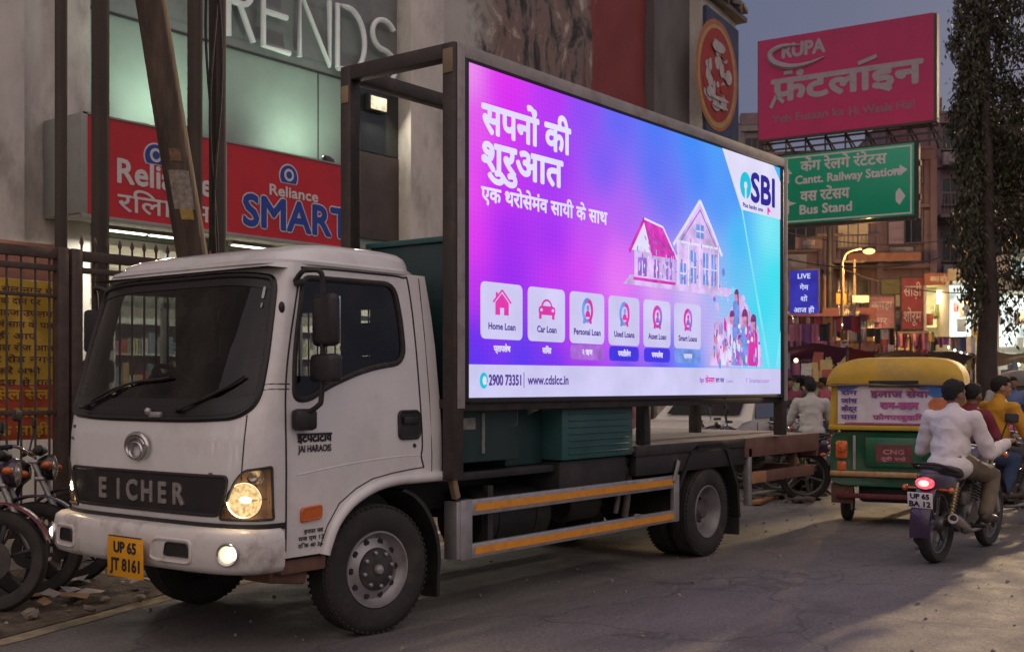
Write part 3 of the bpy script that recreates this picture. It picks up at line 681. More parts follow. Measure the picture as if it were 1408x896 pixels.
# generator boxes behind the cab
def vent_box(name, x0, x1, y0, y1, z0, z1, mat, slats, face='y'):
    m = MB(); m.bx(x0, x1, y0, y1, z0, z1, .015); o = m.build(name, mat, truck)
    m = MB()
    for k in range(slats):
        z = z0+(z1-z0)*(k+1)/(slats+1); m.box(((x0+x1)/2, y0-.004, z), ((x1-x0)*.84, .012, .010), None, .003)
    if slats: m.build('louvre', mat, o)
    return o
gt = vent_box('generator_housing', .70, 1.45, -.93, -.16, 1.02, 2.52, teal_dark, 0)
m = MB(); m.bx(.68, 1.47, -.95, -.14, 2.52, 2.56, .01); m.build('housing_lid', teal_paint, gt)
m = MB(); m.bx(.688, .699, -.87, -.25, 1.2, 2.4, .004); m.bx(.686, .694, -.62, -.48, 2.2, 2.28); m.bx(.69, .70, -.80, -.45, 2.25, 2.29); m.build('housing_door', teal_dark, gt)
m = MB(); m.bx(.80, .95, -.937, -.93, 1.25, 1.33); m.bx(1.02, 1.05, -.94, -.93, 1.08, 1.36); m.build('socket_plate', M('pale_plate', (.22, .22, .2), .5, var=.4, scale=25), gt)
vent_box('battery_box', 1.92, 2.93, -.985, .0, .985, 1.385, teal_paint, 7)
MB().bx(1.46, 1.915, -.80, .0, .96, 1.385, .01).build('cable_box', teal_dark, truck)
MB().bx(1.95, 2.90, -.94, .1, .70, .98, .02).build('underbed_box', chassis_black, truck)
m = MB(); m.bx(.60, 3.0, -.90, .90, .90, .955, .005); m.build('sub_frame', chassis_black, truck)
m = MB(); m.box((.66, -.98, .90), (.05, .05, .22), (0, R(-18), 0), .01); m.build('frame_bracket', M('pale_bracket', (.33, .24, .15), .6, var=.3, dirt=(.1, .08, .06), damt=.7), truck)

# flat deck
m = MB(); m.bx(2.97, 6.68, -.975, .975, 1.0, 1.045, .006); dk = m.build('deck', deck_ply, truck)
m = MB(); m.bx(3.3, 6.5, -.55, .93, 1.046, 1.062, .004); m.build('deck_sheet', M('pale_ply', (.46, .42, .36), .75, var=.15, scale=3, dirt=(.2, .17, .14), damt=.6), dk)
m = MB(); m.bx(2.97, 4.95, -.985, -.94, .965, 1.05, .004); m.build('deck_rail', dark_steel, dk); m = MB(); m.bx(2.97, 6.6, .94, .985, .93, 1.05, .004); m.build('deck_rail', dark_steel, dk)
m = MB(); m.bx(4.95, 6.69, -.99, -.935, .86, 1.045, .006); m.bx(6.64, 6.70, -.98, .98, .80, 1.04, .006); m.build('tail_board', rust, dk)
m = MB(); m.bx(3.0, 5.0, -.97, -.90, .80, .965, .006)
for x in (5.4, 5.9, 6.4): m.bx(x-.03, x+.03, -.93, .9, .83, .99)
m.build('deck_bearer', chassis_black, dk)
m = MB(); m.bx(5.02, 5.09, -.99, -.93, .40, .95, .006); m.build('guard_post', galv, truck)
m = MB(); m.bx(5.10, 5.45, -.97, -.90, .60, .71, .006); m.build('under_run_bar', M('wood_brown', (.42, .21, .10), .7, var=.25, scale=7, dirt=(.2, .1, .06), damt=.7), truck)
m = MB(); m.bx(5.45, 6.62, -.965, -.905, .60, .71, .006); m.bx(6.55, 6.62, -.9, .9, .60, .71, .006); m.bx(6.2, 6.26, -.93, -.87, .70, .9); m.build('rear_bar', rust, truck)
for sg in (-1, 1):
    t = MB().box((6.715, sg*.80, .90), (.03, .22, .10), None, .01).build('tail_lamp', M('red_lens', (.35, .02, .02), .25, var=.2, scale=20, coat=.5), truck)
# ------------------------------------------------------------------ LED screen: what it shows is light it gives off
YS = -1.085
SX0, SX1, SZ0, SZ1 = .685, 5.52, 1.47, 3.70
m = MB(); m.bx(SX0-.02, SX1+.02, -1.075, -.93, SZ0-.02, SZ1+.02, .004)
for k in range(1, 7): x = SX0+(SX1-SX0)*k/7; m.bx(x-.01, x+.01, -.93, -.90, SZ0, SZ1)
led = m.build('led_screen', M('screen_cabinet', (.015, .014, .016), .6, var=.2), truck)
SAMPLES = [((645, 95), (238, 150, 238)), ((690, 108), (226, 45, 240)), ((652, 180), (232, 90, 238)), ((700, 150), (214, 40, 242)), ((760, 135), (186, 55, 245)), ((800, 150), (140, 80, 246)), ((850, 160), (98, 105, 246)), ((900, 175), (76, 122, 248)), ((950, 190), (64, 140, 250)), ((985, 200), (78, 160, 250)),
 ((648, 260), (238, 80, 240)), ((690, 255), (196, 45, 245)), ((760, 225), (158, 55, 245)), ((830, 230), (120, 95, 246)), ((900, 235), (92, 115, 247)), ((960, 240), (76, 135, 250)),
 ((648, 330), (230, 62, 240)), ((700, 320), (158, 45, 240)), ((760, 330), (160, 50, 244)), ((820, 320), (196, 85, 244)), ((860, 300), (176, 100, 244)), ((920, 270), (112, 115, 246)), ((990, 280), (84, 150, 250)), ((1015, 330), (66, 190, 248)), ((1010, 260), (80, 150, 250)),
 ((648, 400), (196, 55, 240)), ((700, 375), (150, 45, 240)), ((760, 380), (198, 58, 242)), ((800, 370), (218, 72, 244)), ((850, 365), (236, 110, 246)), ((850, 395), (238, 132, 246)), ((900, 402), (226, 165, 244)), ((950, 402), (220, 190, 244)), ((985, 360), (150, 175, 246)), ((1010, 380), (90, 195, 246)),
 ((648, 470), (100, 50, 238)), ((648, 497), (86, 56, 240)), ((720, 490), (84, 60, 240)), ((760, 495), (110, 55, 238)), ((810, 492), (160, 62, 236)), ((860, 490), (110, 82, 240)), ((910, 490), (92, 88, 242)), ((950, 492), (66, 140, 246)), ((965, 450), (190, 170, 242)), ((1000, 410), (150, 195, 246)), ((1030, 440), (70, 215, 245)), ((1045, 490), (110, 222, 245)), ((1050, 420), (60, 220, 240)), ((1068, 380), (60, 226, 240)), ((1068, 320), (110, 232, 245)), ((1060, 310), (140, 236, 246)), ((1066, 470), (90, 225, 245)), ((1068, 235), (70, 190, 250)), ((1072, 225), (60, 170, 250)), ((780, 440), (190, 60, 240)), ((830, 440), (214, 88, 244)), ((880, 440), (200, 110, 244)), ((990, 470), (214, 190, 240))]
SP = []
for (px, py), c in SAMPLES:
    q = on_y(px, py, YS); SP.append((q.x, q.z, *lin(c)))
SP = np.array(SP)
def led_col(x, z):
    d2 = (SP[:, 0]-x)**2+(SP[:, 1]-z)**2+.03; w = 1/d2**1.6; return (SP[:, 2:]*w[:, None]).sum(0)/w.sum()
def led_material():
    m = bpy.data.materials.new('led_pixels'); m.use_nodes = True; nt = m.node_tree; nt.nodes.clear(); N = nt.nodes.new; L = nt.links.new
    o = N('ShaderNodeOutputMaterial'); e = N('ShaderNodeEmission'); a = N('ShaderNodeVertexColor'); a.layer_name = 'Col'
    tc = N('ShaderNodeTexCoord')
    w1 = N('ShaderNodeTexWave'); w1.bands_direction = 'Z'; w1.inputs['Scale'].default_value = 9.5; w1.inputs['Distortion'].default_value = 1.2; w1.inputs['Detail'].default_value = 2; w1.inputs['Detail Scale'].default_value = .6
    w2 = N('ShaderNodeTexWave'); w2.bands_direction = 'X'; w2.inputs['Scale'].default_value = 7; w2.inputs['Distortion'].default_value = .8
    L(tc.outputs['Object'], w1.inputs['Vector']); L(tc.outputs['Object'], w2.inputs['Vector'])
    ad = N('ShaderNodeMath'); ad.operation = 'ADD'; L(w1.outputs['Fac'], ad.inputs[0]); L(w2.outputs['Fac'], ad.inputs[1])
    nz = N('ShaderNodeTexNoise'); nz.inputs['Scale'].default_value = 1.3; L(tc.outputs['Object'], nz.inputs['Vector'])
    a2 = N('ShaderNodeMath'); a2.operation = 'MULTIPLY_ADD'; a2.inputs[1].default_value = .8; L(nz.outputs['Fac'], a2.inputs[0]); L(ad.outputs[0], a2.inputs[2])
    r = N('ShaderNodeMapRange'); r.inputs['From Max'].default_value = 2.8; r.inputs['To Min'].default_value = .93; r.inputs['To Max'].default_value = 1.06; L(a2.outputs[0], r.inputs['Value'])
    L(a.outputs['Color'], e.inputs['Color']); L(r.outputs['Result'], e.inputs['Strength']); L(e.outputs[0], o.inputs['Surface']); return m
led_mat = led_material()
nx, nz_ = 110, 54; m = MB(); X = np.linspace(SX0, SX1, nx); Zz = np.linspace(SZ0, SZ1, nz_)
m.grid([[(x, YS+.004, z) for x in X] for z in Zz])
pix = m.build('lit_panel', led_mat, led, None)
ca = pix.data.color_attributes.new('Col', 'FLOAT_COLOR', 'POINT')
for i, v in enumerate(pix.data.vertices): ca.data[i].color = (*led_col(v.co.x, v.co.z), 1)
LW = EM('led_white', lin((226, 222, 250)), 1., var=.06, scale=3)
LWD = EM('led_soft_white', lin((206, 202, 242)), 1., var=.08, scale=3)
LINK = EM('led_ink', lin((92, 70, 150)), 1., var=.1)
LPINK = EM('led_pink', lin((222, 60, 170)), 1., var=.1); LNAVY = EM('led_navy', lin((52, 44, 150)), 1., var=.05); LCYAN = EM('led_cyan', lin((40, 196, 222)), 1., var=.05)
LBLUE = EM('led_blue', lin((118, 150, 226)), 1., var=.3, scale=9); LVIOLET = EM('led_violet', lin((164, 104, 206)), 1., var=.3, scale=9); LSKIN = EM('led_skin', lin((206, 138, 178)), 1., var=.3, scale=20)
LDEEP = EM('led_deep_blue', lin((72, 58, 226)), 1., var=.1); LHAIR = EM('led_hair', lin((128, 66, 132)), 1., var=.5, scale=20); LROOF = EM('led_roof', lin((216, 62, 186)), 1., var=.35, scale=9)
LAQUA = EM('led_aqua', lin((128, 226, 246)), 1., var=.1, scale=3)
LPALE = EM('led_pale', lin((214, 186, 238)), 1., var=.28, scale=7)
LCOLS = [LW, LWD, LINK, LPINK, LNAVY, LCYAN, LBLUE, LVIOLET, LSKIN, LDEEP, LHAIR, LROOF, LPALE, LAQUA]
XA, ZA = Vector((1, 0, 0)), Vector((0, 0, 1))
def sp(x, z, k=0): return Vector((x, YS-.0012*k, z))
def flat(mb, pts, k, mi): mb.mi = LCOLS.index(mi); mb.poly([sp(x, z, k) for x, z in pts])
def disc(mb, x, z, rx, rz_, k, mi, n=24, a0=0, a1=2*PI): flat(mb, [(x+rx*math.cos(a0+(a1-a0)*i/n), z+rz_*math.sin(a0+(a1-a0)*i/n)) for i in range(n if a1-a0 > 6.2 else n+1)], k, mi)
def line(mb, pts, w, k, mi):
    mb.mi = LCOLS.index(mi)
    for (xa, za), (xb, zb) in zip(pts, pts[1:]):
        d = np.array((xb-xa, zb-za)); L_ = np.linalg.norm(d) or 1; n = np.array((-d[1], d[0]))/L_*w/2
        mb.poly([sp(xa-n[0], za-n[1], k), sp(xb-n[0], zb-n[1], k), sp(xb+n[0], zb+n[1], k), sp(xa+n[0], za+n[1], k)]); k += .05
def ltext(mb, t, x, z, k, mi, **kw): mb.mi = LCOLS.index(mi); mb.text(t, sp(x, z, k), XA, ZA, **kw)
# headlines
m = MB()
ltext(m, 'सपनों की', .84, 3.265, 1, LW, h=.205, w=1.04, bold=.011)
ltext(m, 'शुरुआत', .84, 3.01, 1, LW, h=.205, w=.94, bold=.011)
ltext(m, 'एक थरोसेमंव सायी के साथ',   .83, 2.80, 1, LW, h=.10, w=1.55, bold=.005)
m.build('headline_lettering', LCOLS, led, None)
# icon cards
cards = [(.82, 1.29, 'Home Loan'), (1.35, 1.81, 'Car Loan'), (1.87, 2.34, 'Personal Loan'), (2.40, 2.86, 'Used Loans'), (2.92, 3.36, 'Asset Loan'), (3.42, 3.89, 'Smart Loans')]
for i, (a, b2, t) in enumerate(cards):
    m = MB(); cx_, w_ = (a+b2)/2, b2-a
    flat(m, rpoly([(a, 1.868), (b2, 1.868), (b2, 2.255), (a, 2.255)], .05, 6), 1, LWD)
    ltext(m, t, cx_, 1.935, 2, LINK, h=.045, bold=.0025, align='c', wmax=w_*.80)
    z0 = 2.035
    if i == 0:
        flat(m, [(cx_-.075, z0), (cx_-.022, z0), (cx_-.022, z0+.05), (cx_+.022, z0+.05), (cx_+.022, z0), (cx_+.075, z0), (cx_+.075, z0+.085), (cx_, z0+.15), (cx_-.075, z0+.085)], 2, LPINK)
        line(m, [(cx_-.10, z0+.085), (cx_, z0+.172), (cx_+.10, z0+.085)], .016, 3, LPINK); flat(m, [(cx_-.07, z0+.115), (cx_-.07, z0+.155), (cx_-.048, z0+.155), (cx_-.048, z0+.13)], 2, LPINK)
    elif i == 1:
        disc(m, cx_, z0+.075, .07, .065, 2, LPINK, 16, 0, PI); disc(m, cx_, z0+.08, .05, .045, 3, LWD, 14, 0, PI)
        flat(m, rpoly([(cx_-.10, z0+.025), (cx_+.10, z0+.025), (cx_+.105, z0+.075), (cx_+.075, z0+.09), (cx_-.075, z0+.09), (cx_-.105, z0+.075)], .018), 4, LPINK)
        for s_ in (-1, 1): flat(m, rpoly([(cx_+s_*.08-.016, z0-.005), (cx_+s_*.08+.016, z0-.005), (cx_+s_*.08+.016, z0+.03), (cx_+s_*.08-.016, z0+.03)], .006), 2, LPINK); disc(m, cx_+s_*.07, z0+.06, .016, .012, 5, LWD, 12)
    else:
        c1, c2 = (LBLUE, LPINK) if i < 4 else (LPINK, LVIOLET)
        disc(m, cx_, z0+.085, .075, .095, 2, c1); disc(m, cx_+.028, z0+.085, .048, .085, 3, c2); disc(m, cx_, z0+.08, .045, .062, 4, LWD); disc(m, cx_, z0+.105, .018, .022, 5, c1, 14); disc(m, cx_, z0+.035, .034, .05, 5, c2, 14, 0, PI)
        flat(m, [(cx_-.06, z0-.015), (cx_-.03, z0-.015), (cx_-.02, z0+.02), (cx_-.055, z0+.03)], 2, c1); flat(m, [(cx_+.06, z0-.015), (cx_+.03, z0-.015), (cx_+.02, z0+.02), (cx_+.055, z0+.03)], 2, c2)
    m.build('icon_card', LCOLS, led, None)
m = MB()
for i, (a, b2, t) in enumerate(cards):
    cx_ = (a+b2)/2
    if i > 1: flat(m, rpoly([(a+.01, 1.86), (b2-.01, 1.86), (b2-.01, 1.745), (a+.01, 1.745)], .04, 4), 1, [LVIOLET, LDEEP, LDEEP, LBLUE][i-2] if i != 2 else LVIOLET)
    ltext(m, ['प्तापलेष', 'सिसा', '२ ऋण', 'पयतीलेग', 'पमपलेस', 'नतमान'][i], cx_, 1.785, 2, LW, h=.04, align='c', wmax=.30, bold=.003)
m.build('card_captions', LCOLS, led, None)
# footer
m = MB(); flat(m, [(SX0, SZ0), (SX1, SZ0), (SX1, 1.715), (SX0, 1.692)], 1, LWD)
disc(m, .855, 1.585, .045, .055, 2, LCYAN); disc(m, .862, 1.585, .022, .03, 3, LW, 18); line(m, [(.90, 1.545), (.872, 1.585)], .012, 4, LWD)
ltext(m, '2900 73351', .91, 1.555, 2, LINK, h=.07, w=.36, bold=.004); line(m, [(1.305, 1.535), (1.305, 1.645)], .008, 2, LINK); ltext(m, 'www.cdslcc.in', 1.35, 1.56, 2, LINK, h=.065, w=.50, bold=.003)
ltext(m, 'hpr', 3.87, 1.58, 2, LVIOLET, h=.045, w=.08, bold=.002); ltext(m, 'केनमग', 3.97, 1.575, 2, LPINK, h=.05, w=.17, bold=.003); ltext(m, 'सग पल', 4.16, 1.58, 2, LINK, h=.04, w=.16, bold=.002); ltext(m, 'Cusnat.', 4.36, 1.58, 2, LVIOLET, h=.03, w=.14); ltext(m, 'T Snanaanasar', 4.75, 1.58, 2, LVIOLET, h=.04, w=.52)
m.build('footer_strip', LCOLS, led, None)
# slanted white panel with the bank's round keyhole sign
m = MB(); flat(m, [(4.29, 3.70), (5.36, 3.70), (5.52, 3.56), (5.52, 3.19), (4.67, 3.19)], 1, LW)
flat(m, [(4.67, 3.19), (4.70, 3.19), (5.29, 1.72), (5.24, 1.72)], 1, LAQUA); flat(m, [(5.40, 1.72), (5.52, 2.1), (5.52, 1.72)], 1, LAQUA)
cx_, cz = 4.755, 3.425
disc(m, cx_, cz, .115, .125, 2, LCYAN, 36); disc(m, cx_, cz+.0, .034, .036, 3, LW, 20); flat(m, [(cx_-.016, cz), (cx_+.016, cz), (cx_+.016, cz-.13), (cx_-.016, cz-.13)], 3.3, LW)
ltext(m, 'SBI', 4.875, 3.30, 2, LNAVY, h=.265, w=.50, bold=.014)
ltext(m, 'Pise bankn one', 4.70, 3.22, 2, LNAVY, h=.04, w=.42, bold=.002)
flat(m, [(5.22, 3.205), (5.25, 3.205), (5.25, 3.235), (5.30, 3.235), (5.25, 3.275), (5.22, 3.275)], 2, LPINK)
m.build('bank_panel', LCOLS, led, None)
# picture of two houses
m = MB()
flat(m, [(2.62, 2.36), (4.4, 2.36), (4.55, 2.44), (2.72, 2.44)], 1, LPALE)
flat(m, [(2.78, 2.42), (3.42, 2.42), (3.42, 2.64), (2.78, 2.64)], 2, LPALE)
flat(m, [(2.72, 2.64), (2.94, 2.90), (3.06, 2.64)], 3, LW); flat(m, [(2.93, 2.90), (3.22, 2.86), (3.46, 2.62), (3.06, 2.62)], 3.4, LROOF); line(m, [(2.70, 2.62), (2.93, 2.91), (3.07, 2.62)], .035, 4, LROOF); line(m, [(2.93, 2.91), (3.23, 2.87), (3.47, 2.62)], .018, 4.3, LW)
for x0, x1 in ((2.83, 2.97), (3.08, 3.17), (3.28, 3.38)): flat(m, [(x0, 2.44), (x1, 2.44), (x1, 2.59), (x0, 2.59)], 3.2, LVIOLET); line(m, [((x0+x1)/2, 2.44), ((x0+x1)/2, 2.59)], .014, 3.6, LW)
flat(m, [(2.76, 2.40), (3.44, 2.40), (3.44, 2.425), (2.76, 2.425)], 3.8, LROOF)
flat(m, [(3.46, 2.41), (4.22, 2.41), (4.22, 2.78), (3.46, 2.78)], 2, LPALE); flat(m, [(3.46, 2.78), (4.22, 2.78), (3.87, 3.15)], 2.5, LPALE)
line(m, [(3.40, 2.74), (3.60, 2.92), (3.87, 3.17), (4.10, 2.93), (4.28, 2.72)], .035, 4, LW); line(m, [(3.52, 2.78), (3.87, 3.09), (4.17, 2.78)], .014, 4.6, LVIOLET); line(m, [(3.46, 2.78), (4.22, 2.78)], .022, 5, LW)
for x0, x1, z0, z1 in ((3.52, 3.62, 2.42, 2.60), (3.70, 3.80, 2.44, 2.72), (3.92, 4.02, 2.44, 2.72), (4.08, 4.17, 2.44, 2.72), (3.80, 3.94, 2.84, 2.96)):
    flat(m, [(x0, z0), (x1, z0), (x1, z1), (x0, z1)], 3.2, LBLUE); line(m, [(x0, (z0+z1)/2), (x1, (z0+z1)/2)], .012, 3.6, LW); line(m, [((x0+x1)/2, z0), ((x0+x1)/2, z1)], .012, 3.9, LW)
for x in (3.48, 3.66, 3.86, 4.05, 4.21): line(m, [(x, 2.41), (x, 2.78)], .02, 4.4, LW)
r2 = random.Random(9)
for _ in range(150):
    x = r2.uniform(2.8, 4.2); z = r2.uniform(2.44, 2.80 if x > 3.45 else 2.62); w_ = r2.uniform(.006, .025); h = r2.uniform(.015, .07); flat(m, [(x, z), (x+w_, z+.01), (x+w_, z+h), (x, z+h*.9)], 5.5+_*.01, r2.choice([LPALE, LW, LVIOLET, LBLUE, LWD, LPALE]))
for _ in range(60):
    t = r2.random(); x = 2.97+.38*t+r2.uniform(-.06, .10); z = 2.66+r2.random()*.18*(1-t*.8); flat(m, [(x, z), (x+.03, z-.03), (x+.035, z-.022), (x+.006, z+.01)], 5.5+_*.01, r2.choice([LROOF, LPINK, LVIOLET]))
for _ in range(26):
    x = r2.uniform(4.05, 4.75); z = r2.uniform(2.3, 2.75)-.5*(x-4.05); s_ = r2.uniform(.01, .045); disc(m, x, z, s_, s_*r2.uniform(.6, 1.5), 1+_*.01, r2.choice([LPALE, LVIOLET, LBLUE, LWD, LAQUA]), 8)
m.build('house_picture', LCOLS, led, None)
# picture of a family group
m = MB(); r2 = random.Random(3)
flat(m, [(4.02, 1.73), (4.30, 2.10), (4.62, 2.40), (4.80, 2.30), (5.02, 2.10), (5.12, 1.73)], 1, LPALE)
for x, z, s, c in ((4.16, 1.98, .075, LPALE), (4.46, 2.17, .07, LWD), (4.72, 2.18, .085, LBLUE), (4.90, 2.14, .085, LPINK), (4.33, 1.90, .07, LW), (4.62, 1.95, .07, LVIOLET), (4.55, 2.38, .06, LBLUE)):
    flat(m, rpoly([(x-s*1.3, 1.735), (x+s*1.3, 1.735), (x+s*1.1, z-s*1.1), (x, z-s*.5), (x-s*1.1, z-s*1.1)], s*.6), 2+x, c)
    disc(m, x, z, s*.62, s*.85, 7.2, LSKIN, 20); disc(m, x+.01, z+s*.35, s*.70, s*.68, 7.5, LHAIR, 20, R(-10), R(200))
    if c in (LBLUE, LPINK): flat(m, [(x-s*.75, z+.02), (x+s*.1, z+s*1.05), (x+s*.8, z+.02), (x+s*.9, z-s*1.6), (x+s*.5, z-s*1.2), (x+s*.5, z+.2*s), (x-s*.5, z+.2*s)], 7.3, LHAIR)
for _ in range(90):
    x = r2.uniform(4.10, 5.05); z = r2.uniform(1.75, 2.12); w_ = r2.uniform(.008, .035); h = r2.uniform(.012, .07); flat(m, rpoly([(x-w_, z-h*.5), (x+w_*.6, z-h), (x+w_, z+h*.4), (x-w_*.3, z+h)], .02, 2), 8+_*.05, r2.choice([LPALE, LW, LW, LPINK, LBLUE, LVIOLET, LSKIN]))
m.build('family_picture', LCOLS, led, None)
# black bezel round the lit panel
m = MB()
m.bx(SX0-.05, SX0, -1.10, -1.06, SZ0-.03, SZ1+.03, .003); m.bx(SX1, SX1+.05, -1.10, -1.06, SZ0-.03, SZ1+.03, .003); m.bx(SX0, SX1, -1.10, -1.06, SZ1, SZ1+.035, .003); m.bx(SX0, SX1, -1.10, -1.06, SZ0-.035, SZ0, .003)
m.build('bezel', M('bezel_black', (.02, .018, .022), .5, var=.2), led)
# ------------------------------------------------------------------ ground
def road_material():
    m = bpy.data.materials.new('dusty_asphalt'); m.use_nodes = True; nt = m.node_tree; N = nt.nodes.new; L = nt.links.new; b = nt.nodes['Principled BSDF']
    tc = N('ShaderNodeTexCoord'); src = tc.outputs['Object']
    def noise(sc, det=6, ro=.6, st=None):
        n = N('ShaderNodeTexNoise'); n.inputs['Scale'].default_value = sc; n.inputs['Detail'].default_value = det; n.inputs['Roughness'].default_value = ro
        if st:
            mp = N('ShaderNodeMapping'); mp.inputs['Scale'].default_value = st; L(src, mp.inputs['Vector']); L(mp.outputs[0], n.inputs['Vector'])
        else: L(src, n.inputs['Vector'])
        return n.outputs['Fac']
    def ramp(v, a, b_, c, d):
        r = N('ShaderNodeMapRange'); r.inputs['From Min'].default_value = a; r.inputs['From Max'].default_value = b_; r.inputs['To Min'].default_value = c; r.inputs['To Max'].default_value = d; L(v, r.inputs['Value']); return r.outputs['Result']
    def mix(f, A, B):
        x = N('ShaderNodeMix'); x.data_type = 'RGBA'; L(f, x.inputs['Factor'])
        for k, v in (('A', A), ('B', B)):
            if isinstance(v, tuple): x.inputs[k].default_value = (*v, 1)
            else: L(v, x.inputs[k])
        return x.outputs['Result']
    c = mix(ramp(noise(1.1, 7, .65, (.35, 1, 1)), .35, .68, 0, 1), (.118, .108, .106), (.205, .188, .178))
    c = mix(ramp(noise(.5, 5, .6), .5, .7, 0, .65), c, (.10, .093, .093))
    c = mix(ramp(noise(34, 4, .75), .50, .66, 0, .55), c, (.29, .27, .25))
    c = mix(ramp(noise(41, 4, .75), .50, .64, 0, .65), c, (.045, .042, .042))
    c = mix(ramp(noise(2.0, 6, .7, (.12, 1.6, 1)), .52, .70, 0, .45), c, (.075, .068, .067))
    c = mix(ramp(noise(.9, 4, .55), .60, .66, 0, .5), c, (.085, .078, .078))
    v = N('ShaderNodeTexVoronoi'); v.feature = 'DISTANCE_TO_EDGE'; v.inputs['Scale'].default_value = .55
    nn = N('ShaderNodeTexNoise'); nn.inputs['Scale'].default_value = 2.5; nn.inputs['Detail'].default_value = 5; L(src, nn.inputs['Vector'])
    vm = N('ShaderNodeVectorMath'); vm.operation = 'MULTIPLY_ADD'; vm.inputs[1].default_value = (.5, .5, .5); L(nn.outputs['Color'], vm.inputs[0]); L(src, vm.inputs[2]); L(vm.outputs[0], v.inputs['Vector'])
    ck = ramp(v.outputs['Distance'], 0, .012, .55, 0); c = mix(ck, c, (.04, .037, .035))
    L(c, b.inputs['Base Color']); L(ramp(noise(3, 5), .3, .7, .62, .9), b.inputs['Roughness'])
    bp = N('ShaderNodeBump'); bp.inputs['Strength'].default_value = .6; bp.inputs['Distance'].default_value = .012; L(noise(60, 8, .75), bp.inputs['Height'])
    b2 = N('ShaderNodeBump'); b2.inputs['Strength'].default_value = .3; b2.inputs['Distance'].default_value = .08; L(noise(2.2, 4), b2.inputs['Height']); L(b2.outputs[0], bp.inputs['Normal']); L(bp.outputs[0], b.inputs['Normal']); return m
m = MB(); xs = np.linspace(-40, 300, 35); ys = np.linspace(-120, 120, 25); m.grid([[(x, y, 0) for x in xs] for y in ys])
tag(m.build('road', road_material(), None, None), kind='structure')
dirt_m = M('footpath_dirt', (.085, .066, .05), .95, var=.45, scale=6, bump=.9, bscale=22, dirt=(.17, .14, .105), damt=.8, dscale=7)
def kerb_y(x): return float(np.interp(x, [-8, -3, -1.5, 0, 1.2, 3, 6, 12, 60], [.2, .55, .80, 1.28, 1.42, 1.55, 1.75, 2.4, 3.2]))
m = MB(); rows = []
for j in range(46):
    row = []
    for i in range(150):
        x = -8+i*.16 if i < 130 else 12.8+(i-130)*2.6; y0 = kerb_y(x); t = j/45; y = y0+(7.2-y0)*t**1.3
        h = .006+.05*min(1, (y-y0)/.5)+.05*mnoise.noise((x*1.9, y*2.1, 0))*min(1, (y-y0)/.3)+.02*mnoise.noise((x*6, y*6, 3))*min(1, (y-y0)/.3)
        row.append((x, y, max(.005, h)))
    rows.append(row)
m.grid(rows); tag(m.build('footpath', dirt_m, None, 60), kind='structure')
# worn edge line painted along the kerb
m = MB(); rows = []
for x in np.linspace(-6, 5, 90):
    y0 = kerb_y(x); rows.append([(x, y0-.17+.02*mnoise.noise((x*3, 0, 0)), .0042), (x, y0-.015+.03*mnoise.noise((x*4, 5, 0)), .0042)])
m.grid(rows); tag(m.build('road_edge_line', M('worn_edge_paint', (.30, .25, .16), .9, var=.3, scale=9, dirt=(.12, .10, .085), damt=1., dscale=4, bump=.3), None, None), kind='structure')
def rubble(n, seed, xr, yr, smin, smax, name, mat):
    m = MB(); r = random.Random(seed)
    for _ in range(n):
        x = r.uniform(*xr); y = r.uniform(*yr)
        if y < kerb_y(x)-.10: continue
        s = r.uniform(smin, smax); b = bmesh.new(); bmesh.ops.create_icosphere(b, subdivisions=1, radius=s)
        for v in b.verts: v.co *= r.uniform(.65, 1.15); v.co.z *= r.uniform(.35, .7)
        m.add(b, Matrix.Translation((x, y, s*.25+.03)) @ Euler((r.uniform(-.4, .4), r.uniform(-.4, .4), r.uniform(0, 6))).to_matrix().to_4x4())
    return tag(m.build(name, mat, None, 30), kind='stuff')
rubble(260, 9, (-3, 30), (-.1, 3.4), .006, .02, 'gravel', M('gravel_stone', (.20, .18, .16), .9, var=.4, scale=3))
m = MB(); r = random.Random(15)
for _ in range(1000):
    x = r.uniform(-4, 16); y = r.uniform(-6, 1.2); s = .004+.018*r.random()**3; b = bmesh.new(); bmesh.ops.create_icosphere(b, subdivisions=1, radius=s)
    for v in b.verts: v.co *= r.uniform(.6, 1.2)
    m.add(b, Matrix.Translation((x, y, s*.4)))
tag(m.build('gravel', M('grit_stone', (.24, .215, .19), .9, var=.4, scale=3), None, 30), kind='stuff')
rubble(500, 1, (-4, 6), (.6, 3.1), .012, .06, 'rubble', M('rubble_stone', (.22, .185, .15), .9, var=.4, scale=3))
m = MB(); r = random.Random(5)
for _ in range(170):
    x = r.uniform(-4, 4); y = r.uniform(.9, 3.1)
    if y < kerb_y(x)+.02: continue
    s = r.uniform(.03, .13); m.mi = r.choice([0, 0, 0, 1, 2, 3])
    w = [(-s, -s*.6, r.uniform(0, .03)), (s*r.uniform(.5, 1), -s*.5, r.uniform(0, .05)), (s, s*.5, r.uniform(0, .04)), (0, s*.8, r.uniform(0, .06)), (-s*.8, s*.4, 0)]
    a = r.uniform(0, 6); m.poly([(x+p[0]*math.cos(a)-p[1]*math.sin(a), y+p[0]*math.sin(a)+p[1]*math.cos(a), .075+p[2]) for p in w])
lt = m.build('litter', [M('litter_paper', (.45, .40, .34), .8, var=.3), M('litter_plastic', (.34, .35, .37), .35, var=.3), M('litter_card', (.30, .19, .10), .8, var=.3), M('litter_red', (.35, .08, .07), .6, var=.3)], None, None); tag(lt, kind='stuff')
